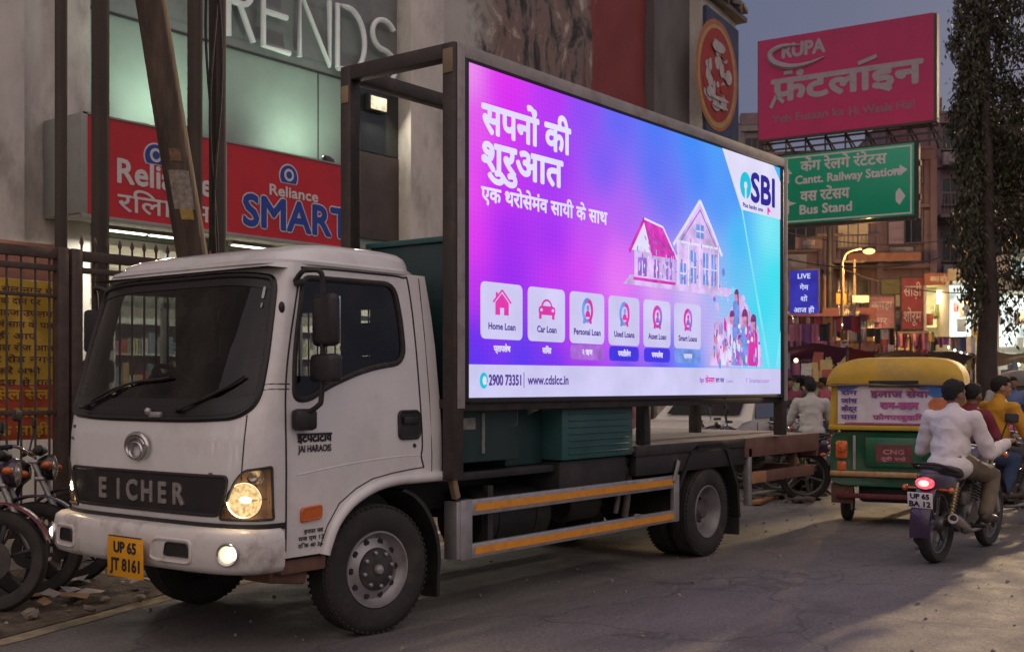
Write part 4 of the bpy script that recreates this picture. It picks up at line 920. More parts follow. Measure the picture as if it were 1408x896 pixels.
# ------------------------------------------------------------------ shop building on the far side of the truck
conc = M('pale_render', (.62, .58, .53), .85, var=.2, scale=2.2, dirt=(.23, .20, .175), damt=.8, dscale=1.3, bump=.15, bscale=30, stretch=(1, 1, .45))
conc_dark = M('grey_render', (.15, .14, .14), .88, var=.2, scale=2, dirt=(.07, .065, .06), damt=.7, dscale=1.4, bump=.15, stretch=(1, 1, .4))
panel_m = M('facade_glass_panel', (.27, .34, .295), .40, var=.10, scale=.8, dirt=(.20, .22, .20), damt=.5, dscale=.7)
panel_dark = M('facade_panel_upper', (.20, .22, .21), .45, var=.14, scale=1, dirt=(.10, .105, .10), damt=.5)
red_sign = M('red_sign_face', (.62, .016, .024), .32, var=.08, scale=2, dirt=(.28, .015, .018), damt=.5, dscale=1.5)
sign_box_m = M('sign_box_side', (.33, .34, .31), .6, var=.12, dirt=(.17, .15, .13), damt=.6)
shop_cream = M('shop_wall', (.62, .60, .52), .8, var=.12)
iron = M('iron_bars', (.105, .078, .066), .62, metal=.3, var=.3, scale=9, dirt=(.13, .07, .045), damt=.7, dscale=7)
pole_m = M('weathered_steel_pole', (.082, .068, .056), .7, metal=.2, var=.25, scale=5, dirt=(.15, .10, .07), damt=.7, dscale=3, stretch=(1, 1, .2))
wood_m = M('old_wood_pole', (.105, .074, .054), .85, var=.55, scale=7, dirt=(.03, .024, .02), damt=.9, dscale=5, bump=.9, bscale=14, stretch=(1, 1, .15))
FY = 6.8
def X_(px, y, py=400): return on_y(px, py, y).x
def Z_(px, py, y): return on_y(px, py, y).z
bld = thing('shop_building', 'tall store building with greenish glass front panels above a bright ground-floor shop', 'building', (6, 7, 0))
def lp(o):   # a mesh built in world coordinates, hung under a thing that stands elsewhere
    o.matrix_parent_inverse = Matrix.Translation(-o.parent.location) if o.parent.rotation_euler.z == 0 else o.parent.matrix_world.inverted(); return o
def under(mb, name, mat, par, smooth=38):
    o = mb.build(name, mat, par, smooth); root = par
    off = Vector(par.location)
    while root.parent: root = root.parent; off += Vector(root.location)
    o.location = -off if par.parent is None else Vector((0, 0, 0)); return o
xa, xb, xc, xd = X_(118, FY), X_(560, FY), X_(565, 6.5), X_(611, 6.5)
m = MB(); m.bx(-9, xa-.02, FY, 9.6, 0, 13); m.bx(X_(22, FY)-.5, X_(22, FY), FY-.18, FY, 0, 13); m.bx(xa-.35, xa-.02, FY-.12, FY-.002, 0, 13); under(m, 'wall', conc, bld)
m = MB(); m.bx(xa, xb, FY+.02, FY+.12, 3.4, 6.18); under(m, 'facade_panel', panel_m, bld)
m = MB(); m.bx(xa, xb, FY, FY+.1, 6.185, 13); under(m, 'facade_panel', panel_dark, bld)
m = MB()
for x in np.linspace(xa, xb, 4)[1:-1]: m.bx(x-.008, x+.008, FY+.01, FY+.022, 3.5, 6.17)
m.bx(xa, xb, FY-.01, FY+.022, 6.165, 6.19); m.bx(xb-.02, xb+.06, FY-.10, FY+.1, 3.4, 13); under(m, 'panel_trim', dark_steel, bld)
m = MB(); m.bx(xc, xd, 6.5, 7.4, 0, 13, .01); under(m, 'pilaster', conc, bld)
m = MB(); m.bx(X_(476, FY), xb-.03, FY-.03, FY+.01, Z_(520, 212, FY), Z_(520, 118, FY)); under(m, 'dark_glazing', M('dark_glazing', (.03, .034, .034), .12, var=.4, scale=1.2), bld)
m = MB(); m.bx(X_(476, FY), xb-.03, FY-.04, FY+.01, Z_(520, 330, FY), Z_(520, 214, FY)); under(m, 'brown_panel', M('brown_panel', (.07, .052, .045), .5, var=.3, scale=1.5, dirt=(.03, .026, .024), damt=.6), bld)
# ground-floor shop interior
xs0, xs1 = xa, xb
m = MB(); m.bx(xs0, xs1, 9.4, 9.5, 0, 3.3); m.bx(xs0-.1, xs0, FY+.02, 9.5, 0, 3.35); m.bx(xs1, xs1+.1, FY+.02, 9.5, 0, 3.35); m.bx(xs0, xs1, FY+.02, 9.5, 3.30, 3.39); under(m, 'shop_interior', shop_cream, bld)
m = MB(); m.bx(xs0, xs1, FY-.5, 9.4, .02, .16); under(m, 'shop_floor', M('shop_tiles', (.40, .38, .34), .3, var=.1), bld)
m = MB()
for x in np.linspace(xs0, xs1, 6): m.bx(x-.045, x+.045, FY-.02, FY+.05, .16, 3.3)
m.bx(xs0, xs1, FY-.02, FY+.05, 2.55, 2.62); under(m, 'shopfront_frame', galv, bld)
tube_light = EM('tube_light_glow', (1, .96, .80), 9)
for k, x in enumerate(np.linspace(xs0+.6, xs1-.7, 6)):
    t = thing('shop_tube_light', 'white tube light on the shop ceiling, number %s from the wooden pole side' % ['one', 'two', 'three', 'four', 'five', 'six'][k], 'light', (x, 8.0, 3.27), 0, 'tube lights inside the shop')
    tag(t, ['white ceiling tube light at the pale wall end of the shop', 'white ceiling tube light above the shelf nearest the pale wall', 'white ceiling tube light behind the leaning wooden pole', 'white ceiling tube light behind the twin steel poles', 'white ceiling tube light beneath the blue lettering of the red sign', 'white ceiling tube light beside the concrete pilaster'][k])
    MB().tube([(-.5, 0, -.03), (.5, 0, -.03)], .022, 8).build('tube', tube_light, t); MB().box((0, 0, .008), (1.08, .07, .03)).build('fitting', white_ink, t)
def area(name, loc, rot, sx, sy, en, col, parent=None, spread=None):
    l = bpy.data.lights.new(name, 'AREA'); l.shape = 'RECTANGLE'; l.size = sx; l.size_y = sy; l.energy = en; l.color = col
    if spread: l.spread = spread
    o = bpy.data.objects.new(name, l); C.objects.link(o); o.location = loc; o.rotation_euler = rot; return o
area('shop_lamp', ((xs0+xs1)/2, 7.9, 3.2), (0, 0, 0), 5, 1.2, 150, (1, .94, .76))
goods_cols = [(.42, .10, .08), (.60, .46, .18), (.22, .28, .36), (.62, .58, .50), (.30, .36, .22), (.42, .20, .26), (.55, .34, .18), (.30, .27, .27)]
gm = [M('goods_%s' % n, c, .5, var=.2, scale=15) for n, c in zip(['red', 'yellow', 'blue', 'cream', 'green', 'pink', 'orange', 'grey'], goods_cols)]
r = random.Random(11); lab = ['tall shop shelf of packets beside the pale wall end', 'tall shop shelf of packets behind the leaning wooden pole', 'tall shop shelf of packets behind the twin steel poles', 'tall shop shelf of packets by the concrete pilaster']
for k in range(4):
    x0 = xs0+.25+k*(xs1-xs0-.3)/4; w = (xs1-xs0)/4-.25; t = thing('goods_shelf', lab[k], 'shelf', (x0, 8.6, .16), 0, 'goods shelves inside the shop')
    m = MB(); 
    for z in (.05, .5, .95, 1.4, 1.85, 2.3): m.bx(0, w, 0, .5, z-.02, z)
    m.bx(-.03, 0, 0, .5, 0, 2.4); m.bx(w, w+.03, 0, .5, 0, 2.4); m.bx(0, w, .48, .5, 0, 2.4); m.build('rack', white_ink, t)
    m = MB()
    for z in (.05, .5, .95, 1.4, 1.85):
        x = .03
        while x < w-.1:
            ww = r.uniform(.05, .13); m.mi = r.choice([0, 1, 3, 3, 3, 5, 6, 7, 2, 4]); m.bx(x, min(x+ww-.01, w), .05, .35, z+.002, z+r.uniform(.12, .36)); x += ww
    tag(m.build('packets', gm, t, None), kind='stuff')

# red sign box
sx0, sx1 = X_(113, 6.0), X_(474, 6.0); sz0, sz1 = 3.49, 4.67
sgn = thing('shop_sign', 'long red box sign with white and blue lettering over the shopfront', 'sign', (sx0, 6.0, sz0), 0)
def su(mb, name, mat, smooth=38): o = mb.build(name, mat, sgn, smooth); o.location = (-sx0, -6.0, -sz0); return o
m = MB(); m.bx(sx0-.02, sx1, 6.02, FY-.02, sz0+.03, sz1, .01); su(m, 'sign_box', sign_box_m)
m = MB(); m.bx(sx0+.06, sx1, 6.0, 6.02, sz0+.02, sz1-.01); sf = su(m, 'sign_face', red_sign)
m = MB(); m.bx(sx0-.02, sx0+.06, 5.985, 6.02, sz0-.02, sz1+.01, .004); m.bx(sx0, sx1, 5.985, 6.03, sz1-.012, sz1+.012); m.bx(sx0-.02, sx1, 5.96, 6.25, sz0-.03, sz0+.02, .004); xj = X_(311, 6.0); m.bx(xj-.008, xj+.008, 5.993, 6.0, sz0, sz1); su(m, 'sign_trim', sign_box_m)
yb = 5.995
def st(mb, t, px, py, **k): mb.text(t, on_y(px, py, yb), (1, 0, 0), (0, 0, 1), **k)
wx = lambda a, b, py: X_(b, yb, py)-X_(a, yb, py)
m = MB(); st(m, 'Reliance', 162, 250, h=.28, w=wx(162, 292, 250)*1.0, bold=.011); st(m, 'रिलायंस', 162, 289, h=.21, w=wx(162, 290, 289), bold=.004)
st(m, 'Reliance', 371, 267, h=.14, w=wx(371, 437, 273), bold=.006); su(m, 'white_lettering', M('sign_white_vinyl', (.72, .70, .66), .4, var=.1), None)
m = MB(); st(m, 'SMART', 335, 308, h=.40, w=wx(335, 480, 315), bold=.036); su(m, 'letter_outline', _mats['sign_white_vinyl'], None).location.y -= .002
m = MB(); st(m, 'SMART', 335, 308, h=.40, w=wx(335, 480, 315), bold=.018); su(m, 'blue_lettering', M('sign_blue_vinyl', (.02, .06, .36), .35, var=.1), None).location.y -= .006
m = MB()
for px, py in ((397, 243), (214, 216)):
    q = on_y(px, py, yb); rr = .15; mi = 0
    m.mi = 1; m.prism([q+Vector((math.cos(a)*(rr+.02), .0, math.sin(a)*(rr+.02))) for a in np.linspace(R(-35), R(215), 40)], (0, .002, 0))
    m.mi = 0; m.prism([q+Vector((math.cos(a)*rr, -.004, math.sin(a)*rr)) for a in np.linspace(R(-35), R(215), 40)], (0, .002, 0))
    m.mi = 1; m.prism([q+Vector((math.cos(a)*.085, -.008, .02+math.sin(a)*.085)) for a in np.linspace(0, 2*PI, 30)[:-1]], (0, .002, 0))
    m.mi = 0; m.prism([q+Vector((math.cos(a)*.05, -.012, .02+math.sin(a)*.05)) for a in np.linspace(0, 2*PI, 24)[:-1]], (0, .002, 0))
su(m, 'round_emblem', [_mats['sign_blue_vinyl'], _mats['sign_white_vinyl']], None)
# soffit lights under the sign and flood lights on top of it (each has its own lamp)
strip_glow = EM('strip_light_glow', (1, .95, .74), 5)
names = ['under the pale wall end of the red sign', 'under the red sign left of the leaning wooden pole', 'under the red sign right of the twin poles', 'under the red sign below its blue lettering']
for k, px in enumerate((170, 235, 345, 415)):
    x = X_(px, 6.35); t = thing('soffit_light', 'bright white strip light ' + names[k], 'light', (x, 6.35, 3.44), 0, 'strip lights under the red sign')
    MB().box((0, 0, 0), (.7, .10, .05), None, .01).build('housing', sign_box_m, t); MB().box((0, 0, -.03), (.62, .07, .02), None, .006).build('diffuser', strip_glow, t)
    area('soffit_lamp', (x, 6.35, 3.38), (R(-12), 0, 0), .6, .1, 30, (1, .95, .78))
for k, (px, py) in enumerate(((228, 150), (420, 172))):
    q = on_y(px, py, 6.55); z = sz1+.06
    t = thing('flood_light', ['small flood light on top of the red sign behind the leaning pole', 'small flood light on top of the red sign above its blue lettering'][k], 'light', (q.x, 6.08, sz1), 0, 'flood lights on the red sign')
    MB().box((0, 0, .05), (.16, .08, .10), (R(-25), 0, 0), .01).box((0, .02, .012), (.04, .1, .02)).build('body', dark_steel, t)
    MB().box((0, .035, .075), (.13, .01, .07), (R(-25), 0, 0)).build('lens', EM('flood_lens', (.9, 1, .85), 3), t)
    l = bpy.data.lights.new('flood_lamp', 'SPOT'); l.energy = 62; l.color = (.80, 1, .80); l.spot_size = R(140); l.spot_blend = 1; l.shadow_soft_size = .06
    o = bpy.data.objects.new('flood_lamp', l); C.objects.link(o); o.location = (q.x, 6.0, z+.22); o.rotation_euler = Vector((0, -.72, -.62)).to_track_quat('Z', 'Y').to_euler()

# upper lettering (dark-sided pale channel letters)
ly = FY-.10
a0 = on_y(240, 76, ly); q = on_y(312, 53, ly); e_ = on_y(572, 96, ly); zb = on_y(395, 73, ly).z
t = thing('upper_sign_lettering', 'large thin pale capital letters fixed high on the store front', 'sign lettering', (a0.x, ly, zb))
xw = X_(556, ly, 80)-X_(238, ly, 50); m = MB(); Hh = .95
def arc(cx, cz, rx_, rz_, a0_, a1_, n=14): return [(cx+rx_*math.cos(R(a)), cz+rz_*math.sin(R(a))) for a in np.linspace(a0_, a1_, n)]
GL = {'T': [[(0, 1), (1, 1)], [(.5, 1), (.5, 0)]], 'R': [[(0, 0), (0, 1), (.5, 1)]+arc(.52, .755, .40, .245, 90, -90)+[(0, .51)], [(.42, .51), (.95, 0)]], 'E': [[(.95, 1), (0, 1), (0, 0), (.95, 0)], [(0, .52), (.85, .52)]], 'N': [[(0, 0), (0, 1), (1, 0), (1, 1)]], 'D': [[(0, 0), (0, 1), (.35, 1)]+arc(.38, .5, .60, .5, 90, -90, 20)+[(0, 0)]], 'S': [arc(.5, .755, .42, .245, 30, 250)+arc(.5, .255, .44, .255, 75, -150)]}
for ch, pa, pb_ in (('T', 243, 300), ('R', 314, 350), ('E', 362, 400), ('N', 412, 453), ('D', 464, 502), ('S', 509, 546)):
    xl, xr = X_(pa, ly, 60), X_(pb_, ly, 60)
    for st_l in GL[ch]: m.tube([(xl+(xr-xl)*u, ly, zb+Hh*v) for u, v in st_l], .042, 10)
o = m.build('letters', M('letter_white', (.80, .83, .82), .5, var=.08), t, 50); o.location = (-a0.x, -ly, -zb)
m = MB(); m.bx(a0.x, a0.x+xw, ly+.1, ly+.13, zb+.02, zb+.06); m.bx(a0.x, a0.x+xw, ly+.1, ly+.13, zb+.82, zb+.86); o = m.build('mounting_rail', dark_steel, t); o.location = (-a0.x, -ly, -zb)

# torn hoarding, grey block and its round board further along the street
hx0, hx1, hx2 = xd+.01, X_(822, 6.5), X_(893, 6.5)
def hoard_material():
    m = bpy.data.materials.new('torn_poster'); m.use_nodes = True; nt = m.node_tree; N = nt.nodes.new; L = nt.links.new; b = nt.nodes['Principled BSDF']; b.inputs['Roughness'].default_value = .75
    tc = N('ShaderNodeTexCoord'); mp = N('ShaderNodeMapping'); mp.inputs['Scale'].default_value = (1, 1, .55); L(tc.outputs['Object'], mp.inputs[0])
    n = N('ShaderNodeTexNoise'); n.inputs['Scale'].default_value = 1.7; n.inputs['Detail'].default_value = 9; n.inputs['Distortion'].default_value = 1.6; n.inputs['Roughness'].default_value = .68; L(mp.outputs[0], n.inputs['Vector'])
    sx = N('ShaderNodeSeparateXYZ'); L(tc.outputs['Object'], sx.inputs[0])
    r = N('ShaderNodeValToRGB'); e = r.color_ramp.elements; e[0].position = .36; e[0].color = (.03, .028, .028, 1); e[1].position = .66; e[1].color = (.50, .44, .38, 1)
    for p, c in ((.44, (.10, .085, .075, 1)), (.5, (.22, .17, .145, 1)), (.57, (.24, .15, .13, 1))): k = e.new(p); k.color = c
    L(n.outputs['Fac'], r.inputs[0])
    g = N('ShaderNodeMapRange'); g.inputs['From Min'].default_value = hx1-.9; g.inputs['From Max'].default_value = hx1+.8; L(sx.outputs['X'], g.inputs['Value'])
    n2 = N('ShaderNodeTexNoise'); n2.inputs['Scale'].default_value = 1.6; n2.inputs['Detail'].default_value = 7; n2.inputs['Roughness'].default_value = .7
    mp2 = N('ShaderNodeMapping'); mp2.inputs['Scale'].default_value = (2.2, 1, .35); L(tc.outputs['Object'], mp2.inputs[0]); L(mp2.outputs[0], n2.inputs['Vector'])
    ad = N('ShaderNodeMath'); ad.operation = 'ADD'; L(g.outputs[0], ad.inputs[0]); L(n2.outputs['Fac'], ad.inputs[1])
    st_ = N('ShaderNodeMapRange'); st_.inputs['From Min'].default_value = .88; st_.inputs['From Max'].default_value = 1.02; L(ad.outputs[0], st_.inputs['Value'])
    rd = N('ShaderNodeMix'); rd.data_type = 'RGBA'; rd.inputs['A'].default_value = (.20, .035, .035, 1); rd.inputs['B'].default_value = (.28, .06, .055, 1); L(n2.outputs['Fac'], rd.inputs['Factor'])
    mx = N('ShaderNodeMix'); mx.data_type = 'RGBA'; L(st_.outputs[0], mx.inputs['Factor']); L(r.outputs[0], mx.inputs['A']); L(rd.outputs['Result'], mx.inputs['B'])
    g2 = N('ShaderNodeMapRange'); g2.inputs['From Min'].default_value = hx0+2.6; g2.inputs['From Max'].default_value = hx0+.4; L(sx.outputs['X'], g2.inputs['Value'])
    a3 = N('ShaderNodeMath'); a3.operation = 'ADD'; L(g2.outputs[0], a3.inputs[0]); L(n.outputs['Fac'], a3.inputs[1])
    s3 = N('ShaderNodeMapRange'); s3.inputs['From Min'].default_value = 1.0; s3.inputs['From Max'].default_value = 1.35; L(a3.outputs[0], s3.inputs['Value'])
    m3 = N('ShaderNodeMix'); m3.data_type = 'RGBA'; m3.inputs['B'].default_value = (.48, .47, .42, 1); L(s3.outputs[0], m3.inputs['Factor']); L(mx.outputs['Result'], m3.inputs['A'])
    L(m3.outputs['Result'], b.inputs['Base Color'])
    bp = N('ShaderNodeBump'); bp.inputs['Strength'].default_value = .5; bp.inputs['Distance'].default_value = .05; L(n.outputs['Fac'], bp.inputs['Height']); L(bp.outputs[0], b.inputs['Normal']); return m
hd = thing('torn_hoarding', 'huge peeling poster hoarding in brown and red on the long wall above the truck screen', 'hoarding', (hx0, 6.6, 3.4))
m = MB(); rows = []
for z in np.linspace(3.4, 13, 40):
    rows.append([(x, 6.6+.05*mnoise.noise((x*1.3, z*1.3, 0)), z) for x in np.linspace(hx0, hx2, 60)])
m.grid(rows); o = m.build('torn_sheet', hoard_material(), hd, 60); o.data.transform(Matrix.Translation((0, 0, 0))); o.location = (-hx0, -6.6, -3.4)
m = MB(); m.bx(hx0, hx2, 6.68, 6.8, 3.4, 13)
for x in np.linspace(hx0, hx2, 6): m.bx(x-.04, x+.04, 6.66, 6.78, 0, 3.4)
o = m.build('hoarding_frame', dark_steel, hd); o.location = (-hx0, -6.6, -3.4)
gx0, gx1, gx2 = hx2+.02, X_(948, 6.4), X_(1017, 6.0)
gb = thing('grey_block', 'dark grey plastered end block carrying a round advertising board', 'building', (gx1, 7, 0))
def gu(mb, n, mt): o = mb.build(n, mt, gb); o.location = (-gx1, -7, 0); return o
m = MB(); m.bx(gx0, gx1, 6.4, 12, 0, 12.6); gu(m, 'wall', conc_dark)
zt0, zt1 = Z_(950, -6, 6.05), Z_(1016, 36, 6.05)
m = MB(); m.prism([(gx1+.01, 6.1, 0), (gx2, 6.1, 0), (gx2, 6.1, zt1+.05), (gx1+.01, 6.1, zt0+.3)], (0, 5.5, 0)); gu(m, 'wall', conc)
m = MB(); m.bar((gx1-.1, 6.05, zt0+.25), (gx2+.18, 6.05, zt1+.12), .3, .10)
for k in range(9):
    t_ = k/8; m.box((gx1+(gx2-gx1)*t_, 6.0, zt0+(zt1-zt0)*t_+.3+.1*rnd.random()), (.35, .3, .18*rnd.random()+.08), (rnd.random()*.4, .2, rnd.random()))
gu(m, 'parapet', conc_dark)
by = 6.0; bt = thing('round_logo_board', 'blue wall board with a large orange ring and pale crest on the grey block', 'sign', (gx1, by, 6.4))
def bu(mb, n, mt, s=None): o = mb.build(n, mt, bt, s); o.location = (-gx1, -by, -6.4); return o
zb0, zb1 = Z_(950, 172, by), Z_(1014, 205, by)
m = MB(); m.prism([(gx1+.03, by, min(zb0, zb1)-.4), (gx2-.05, by, min(zb0, zb1)-.4), (gx2-.05, by, zt1-.15), (gx1+.03, by, zt0-.05)], (0, .08, 0)); bu(m, 'board', M('board_blue', (.055, .07, .13), .6, var=.3, dirt=(.12, .10, .10), damt=.6))
q = on_y(986, 104, by-.01); rx = (X_(1015, by, 104)-X_(957, by, 104))/2; rz_ = (Z_(986, 28, by)-Z_(986, 181, by))/2
ocols = [M('board_orange', (.42, .16, .07), .6, var=.2, dirt=(.3, .2, .1), damt=.5), M('board_red', (.36, .045, .035), .6, var=.2), M('board_pale', (.46, .42, .40), .6, var=.2), M('board_yellow', (.46, .30, .12), .6, var=.2)]
m = MB()
def el(k, sx_, sz_, mi, dx=0, dz=0, a0=0, a1=2*PI): m.mi = mi; m.poly([q+Vector((dx+math.cos(a)*rx*sx_, -.004*k, dz+math.sin(a)*rz_*sz_)) for a in np.linspace(a0, a1, 48)])
el(0, 1, 1, 0); el(1, .90, .92, 3, 0, -.02); el(2, .80, .84, 1); r9 = random.Random(6)
for k in range(34):
    t_ = r9.random(); zz_ = .55-1.15*t_; hw_ = .55*math.sqrt(max(.05, 1-((zz_+.02)/.62)**2)); el(3+k*.2, r9.uniform(.06, .20), r9.uniform(.04, .16), 2 if r9.random() < .72 else 1, r9.uniform(-hw_, hw_)*rx, zz_*rz_)
el(12, .30, .10, 2, 0, .50*rz_); el(12.5, .42, .035, 2, .05*rx, -.42*rz_); el(13, .36, .03, 2, .08*rx, -.56*rz_)
bu(m, 'ring_crest', ocols)
# lower wall running on to the end block with rolled shutters (seen under the screen)
m = MB(); m.bx(hx0, gx0, 6.9, 7.1, 0, 3.4); under(m, 'wall', conc_dark, bld)
shut = M('rolled_shutter', (.22, .19, .19), .5, metal=.3, var=.25, dirt=(.10, .07, .06), damt=.7)
for k, x in enumerate(np.linspace(hx0+.6, gx0-2.4, 4)):
    m = MB()
    for z in np.linspace(.1, 2.7, 27): m.box((x+.9, 6.86, z), (1.8, .05, .085), None, .02)
    under(m, 'shutter', shut, bld, 40)
for k, (px, w, c, lb) in enumerate(((880, .5, (.42, .16, .18), 'pink and white painted pillar panel seen under the screen'), (908, .4, (.36, .33, .26), 'cream notice panel beside the pink pillar panel'))):
    x = X_(px, 6.3, 580); t = MB().bx(-w/2, w/2, -.04, .04, 0, 2.6).build('wall_panel', M('panel_%s' % ['pink', 'cream'][k], c, .7, var=.4, scale=6, dirt=(.55, .5, .45), damt=.8, dscale=4), None); t.location = (x, 6.3, .05); tag(t, lb, 'panel')

# yellow and red notice banner behind the fence
by_ = 3.75; p0, p1 = on_y(-60, 400, by_), on_y(77, 410, by_); ztop, zr, zbm = Z_(40, 385, by_), Z_(40, 528, by_), Z_(40, 604, by_)
nb = thing('notice_banner', 'yellow and red printed banner hung behind the barred gate', 'banner', (p0.x, by_, 0))
def nu(mb, n, mt): o = mb.build(n, mt, nb, None); o.location = (-p0.x, -by_, 0); return o
def banner(z0, z1, mat, name, k=0): m = MB(); m.grid([[(x, by_-k+.03*math.sin(x*6+z*2), z) for x in np.linspace(p0.x, p1.x, 30)] for z in np.linspace(z0, z1, 12)]); return nu(m, name, mat)
banner(zr, ztop, M('banner_yellow', (.78, .50, .05), .6, var=.15, dirt=(.42, .25, .06), damt=.6), 'yellow_sheet'); banner(zbm, zr-.002, M('banner_red', (.60, .11, .05), .6, var=.25, dirt=(.5, .3, .12), damt=.6), 'red_sheet')
banner(ztop+.002, ztop+.34, M('banner_orange_top', (.45, .20, .13), .6, var=.3, dirt=(.55, .4, .25), damt=.7), 'top_strip')
m = MB(); rows = ['विशाल सेल नगर में', 'कपड़े एक दाम पर', 'सभी साइज उपलब', 'दुकान नं सात के पास', 'आज ही आएं', 'नया माल रोज आता', 'बाजार रोड नगर', 'फोन करें अभी', 'सुबह दस से रात']
for k, tx in enumerate(rows): 
    z = ztop-.09-(ztop-zr)*k/9.1; m.text(tx, (p0.x+.05+.04*(k % 2), by_-.045, z-.03), (1, 0, 0), (0, 0, 1), h=.052, w=(p1.x-p0.x)*(.88-.17*(k % 3 == 1)), bold=.002)
nu(m, 'dark_lettering', M('banner_ink', (.12, .05, .05), .7, var=.4, scale=20))
m = MB()
for k, tx in enumerate(['सेल सेल सेल', 'थोक भाव', 'सिल्क साड़ी']): m.text(tx, (p0.x+.05, by_-.045, zr-.13-(zr-zbm)*k/3.1), (1, 0, 0), (0, 0, 1), h=.085, w=(p1.x-p0.x)*.84, bold=.004)
nu(m, 'yellow_lettering', _mats['banner_yellow'])

# barred fence and gate
GY = 3.2
def spike(m, x, y, z): m.tube([(x, y, z-.03), (x, y, z+.05), (x, y, z+.07), (x, y, z+.10), (x, y, z+.135)], [.010, .010, .020, .016, .002], 6)
def fence(name, label, px0, px1, first, last, spikes=True, x1=None):
    xl = X_(px0, GY); xr = x1 or X_(px1, GY); zt = Z_(90, 343, GY); z2 = Z_(90, 366, GY)
    t = thing(name, label, 'fence', (xl, GY, 0)); P_ = lambda mb, n: setattr(mb.build(n, iron, t), 'location', (-xl, -GY, 0))
    for ya, za, zb_ in ((.03, zt-.09, zt), (.025, z2-.05, z2), (.03, .28, .36), (.02, 1.30, 1.34))+(((.02, z2-.28, z2-.25),) if not spikes else ()): P_(MB().bx(xl, xr, GY-ya, GY+ya, za, zb_, .005), 'rail')
    m = MB(); x = xl+.10
    while x < xr-.05:
        m.cyl((x, GY, .3), (x, GY, zt-.02), .0105, None, 6)
        if spikes: spike(m, x, GY, zt)
        x += .128
    P_(m, 'bars')
    for x in ([xl+.03] if first else [])+([xr-.03] if last else []): m = MB(); m.bx(x-.05, x+.05, GY-.05, GY+.05, .03, zt+.01, .006); P_(m, 'post')
fence('iron_gate', 'dark iron gate leaf with vertical bars in front of the yellow banner', -70, 88, True, True, False)
fence('iron_gate', 'rusty iron gate leaf with spear tips standing behind the truck cab', 98, 255, True, True, True)
fence('iron_fence', 'iron bar fence between the leaning wooden pole and the truck boxes', 262, 500, True, True, True, x1=7.5)
# steel poles and the leaning wooden pole
def pole(label, px, py, y, w, mat=pole_m, h=12, cat='pole', name='steel_pole', z0=0.02):
    x = X_(px, y, py); o = thing(name, label, cat, (x, y, 0))
    MB().bx(-w/2, w/2, -w/2, w/2, z0, h, .01).build('shaft', mat, o); MB().bx(-w*.9, w*.9, -w*.9, w*.9, 0.01, .10, .01).build('base_plate', dark_steel, o); return o
pole('thin rusty steel pole rising from the gate post beside the red sign end', 84, 300, GY+.12, .082)
pole('square grey steel pole in front of the red sign near its pale end', 138, 300, 3.7, .122)
pole('narrower of the twin steel poles in front of the red sign', 268, 200, 3.75, .112)
pole('thicker of the twin steel poles, with cables tied beside it', 299, 200, 3.7, .128)
b0, b1 = on_y(292, 520, 2.75), on_y(200, -40, 2.75); dz = (b1-b0)/(b1.z-b0.z); base = b0-dz*b0.z; top = b0+dz*(7.6-b0.z)
lw = thing('wooden_pole', 'old leaning wooden utility pole with peeling notices behind the truck cab', 'pole', base)
m = MB(); pts = [base+(top-base)*t for t in np.linspace(0, 1, 26)]; pts = [p+Vector((.012*mnoise.noise((0, 0, p.z*2)), .01*mnoise.noise((3, 0, p.z*2)), 0)) for p in pts]
m.tube(pts, [.150-.028*k/25 for k in range(26)], 20); o = m.build('shaft', wood_m, lw, 60); o.location = -base
def around(name, mat, px, py0, py1, wdeg, a0):
    z0, z1 = on_y(px, py1, 2.75).z, on_y(px, py0, 2.75).z; m = MB(); rows = []
    for z in np.linspace(z0, z1, 8):
        c = base+dz*z; rows.append([c+Vector((math.sin(R(a)), -math.cos(R(a)), 0))*(.152-.028*z/7.6+.004+.004*mnoise.noise((a*.1, z*7, 0))) for a in np.linspace(a0, a0+wdeg, 10)])
    m.grid(rows); o = m.build(name, mat, lw, 60); o.location = -base
around('pasted_notice', M('pasted_paper', (.30, .26, .22), .85, var=.45, scale=22, dirt=(.12, .09, .07), damt=.8, dscale=12), 237, 236, 288, 75, -75)
around('pasted_notice', M('pasted_yellow', (.40, .27, .07), .85, var=.35, scale=22), 243, 288, 303, 45, -55)
around('pasted_notice', M('pasted_brown', (.20, .12, .07), .85, var=.5, scale=22), 225, 205, 222, 40, -60)
m = MB(); xk = X_(283, 3.72, 200)
for k in range(3): m.tube([(xk+.05*math.sin(z*2.1+k*2)+.03*k, 3.66-.03*k, z) for z in np.linspace(.4, 7.5, 40)], .014, 6)
m.tube(bez([(xk+.05, 3.62, 5.6), (xk-.03, 3.6, 5.9), (xk+.12, 3.6, 6.1), (xk+.1, 3.6, 5.7)]), .012, 6)
o = m.build('cable_bundle', black_rubber, None, 60); tag(o, 'black cables hanging slack between the twin steel poles', 'cable')
q = on_y(520, 142, FY-.12); t = thing('wall_lamp', 'bright square wall lamp shining on the dark glazing behind the screen frame', 'lamp', (q.x, FY-.03, q.z))
MB().box((0, -.05, 0), (.42, .10, .26), None, .02).build('housing', dark_steel, t); MB().box((0, -.105, -.01), (.34, .02, .20), None, .008).build('diffuser', EM('wall_lamp_glow', (1, .86, .58), 1.15, var=.5, scale=6), t)
area('wall_lamp_light', (q.x, FY-.2, q.z-.1), (R(-50), 0, 0), .3, .2, 12, (1, .93, .75))
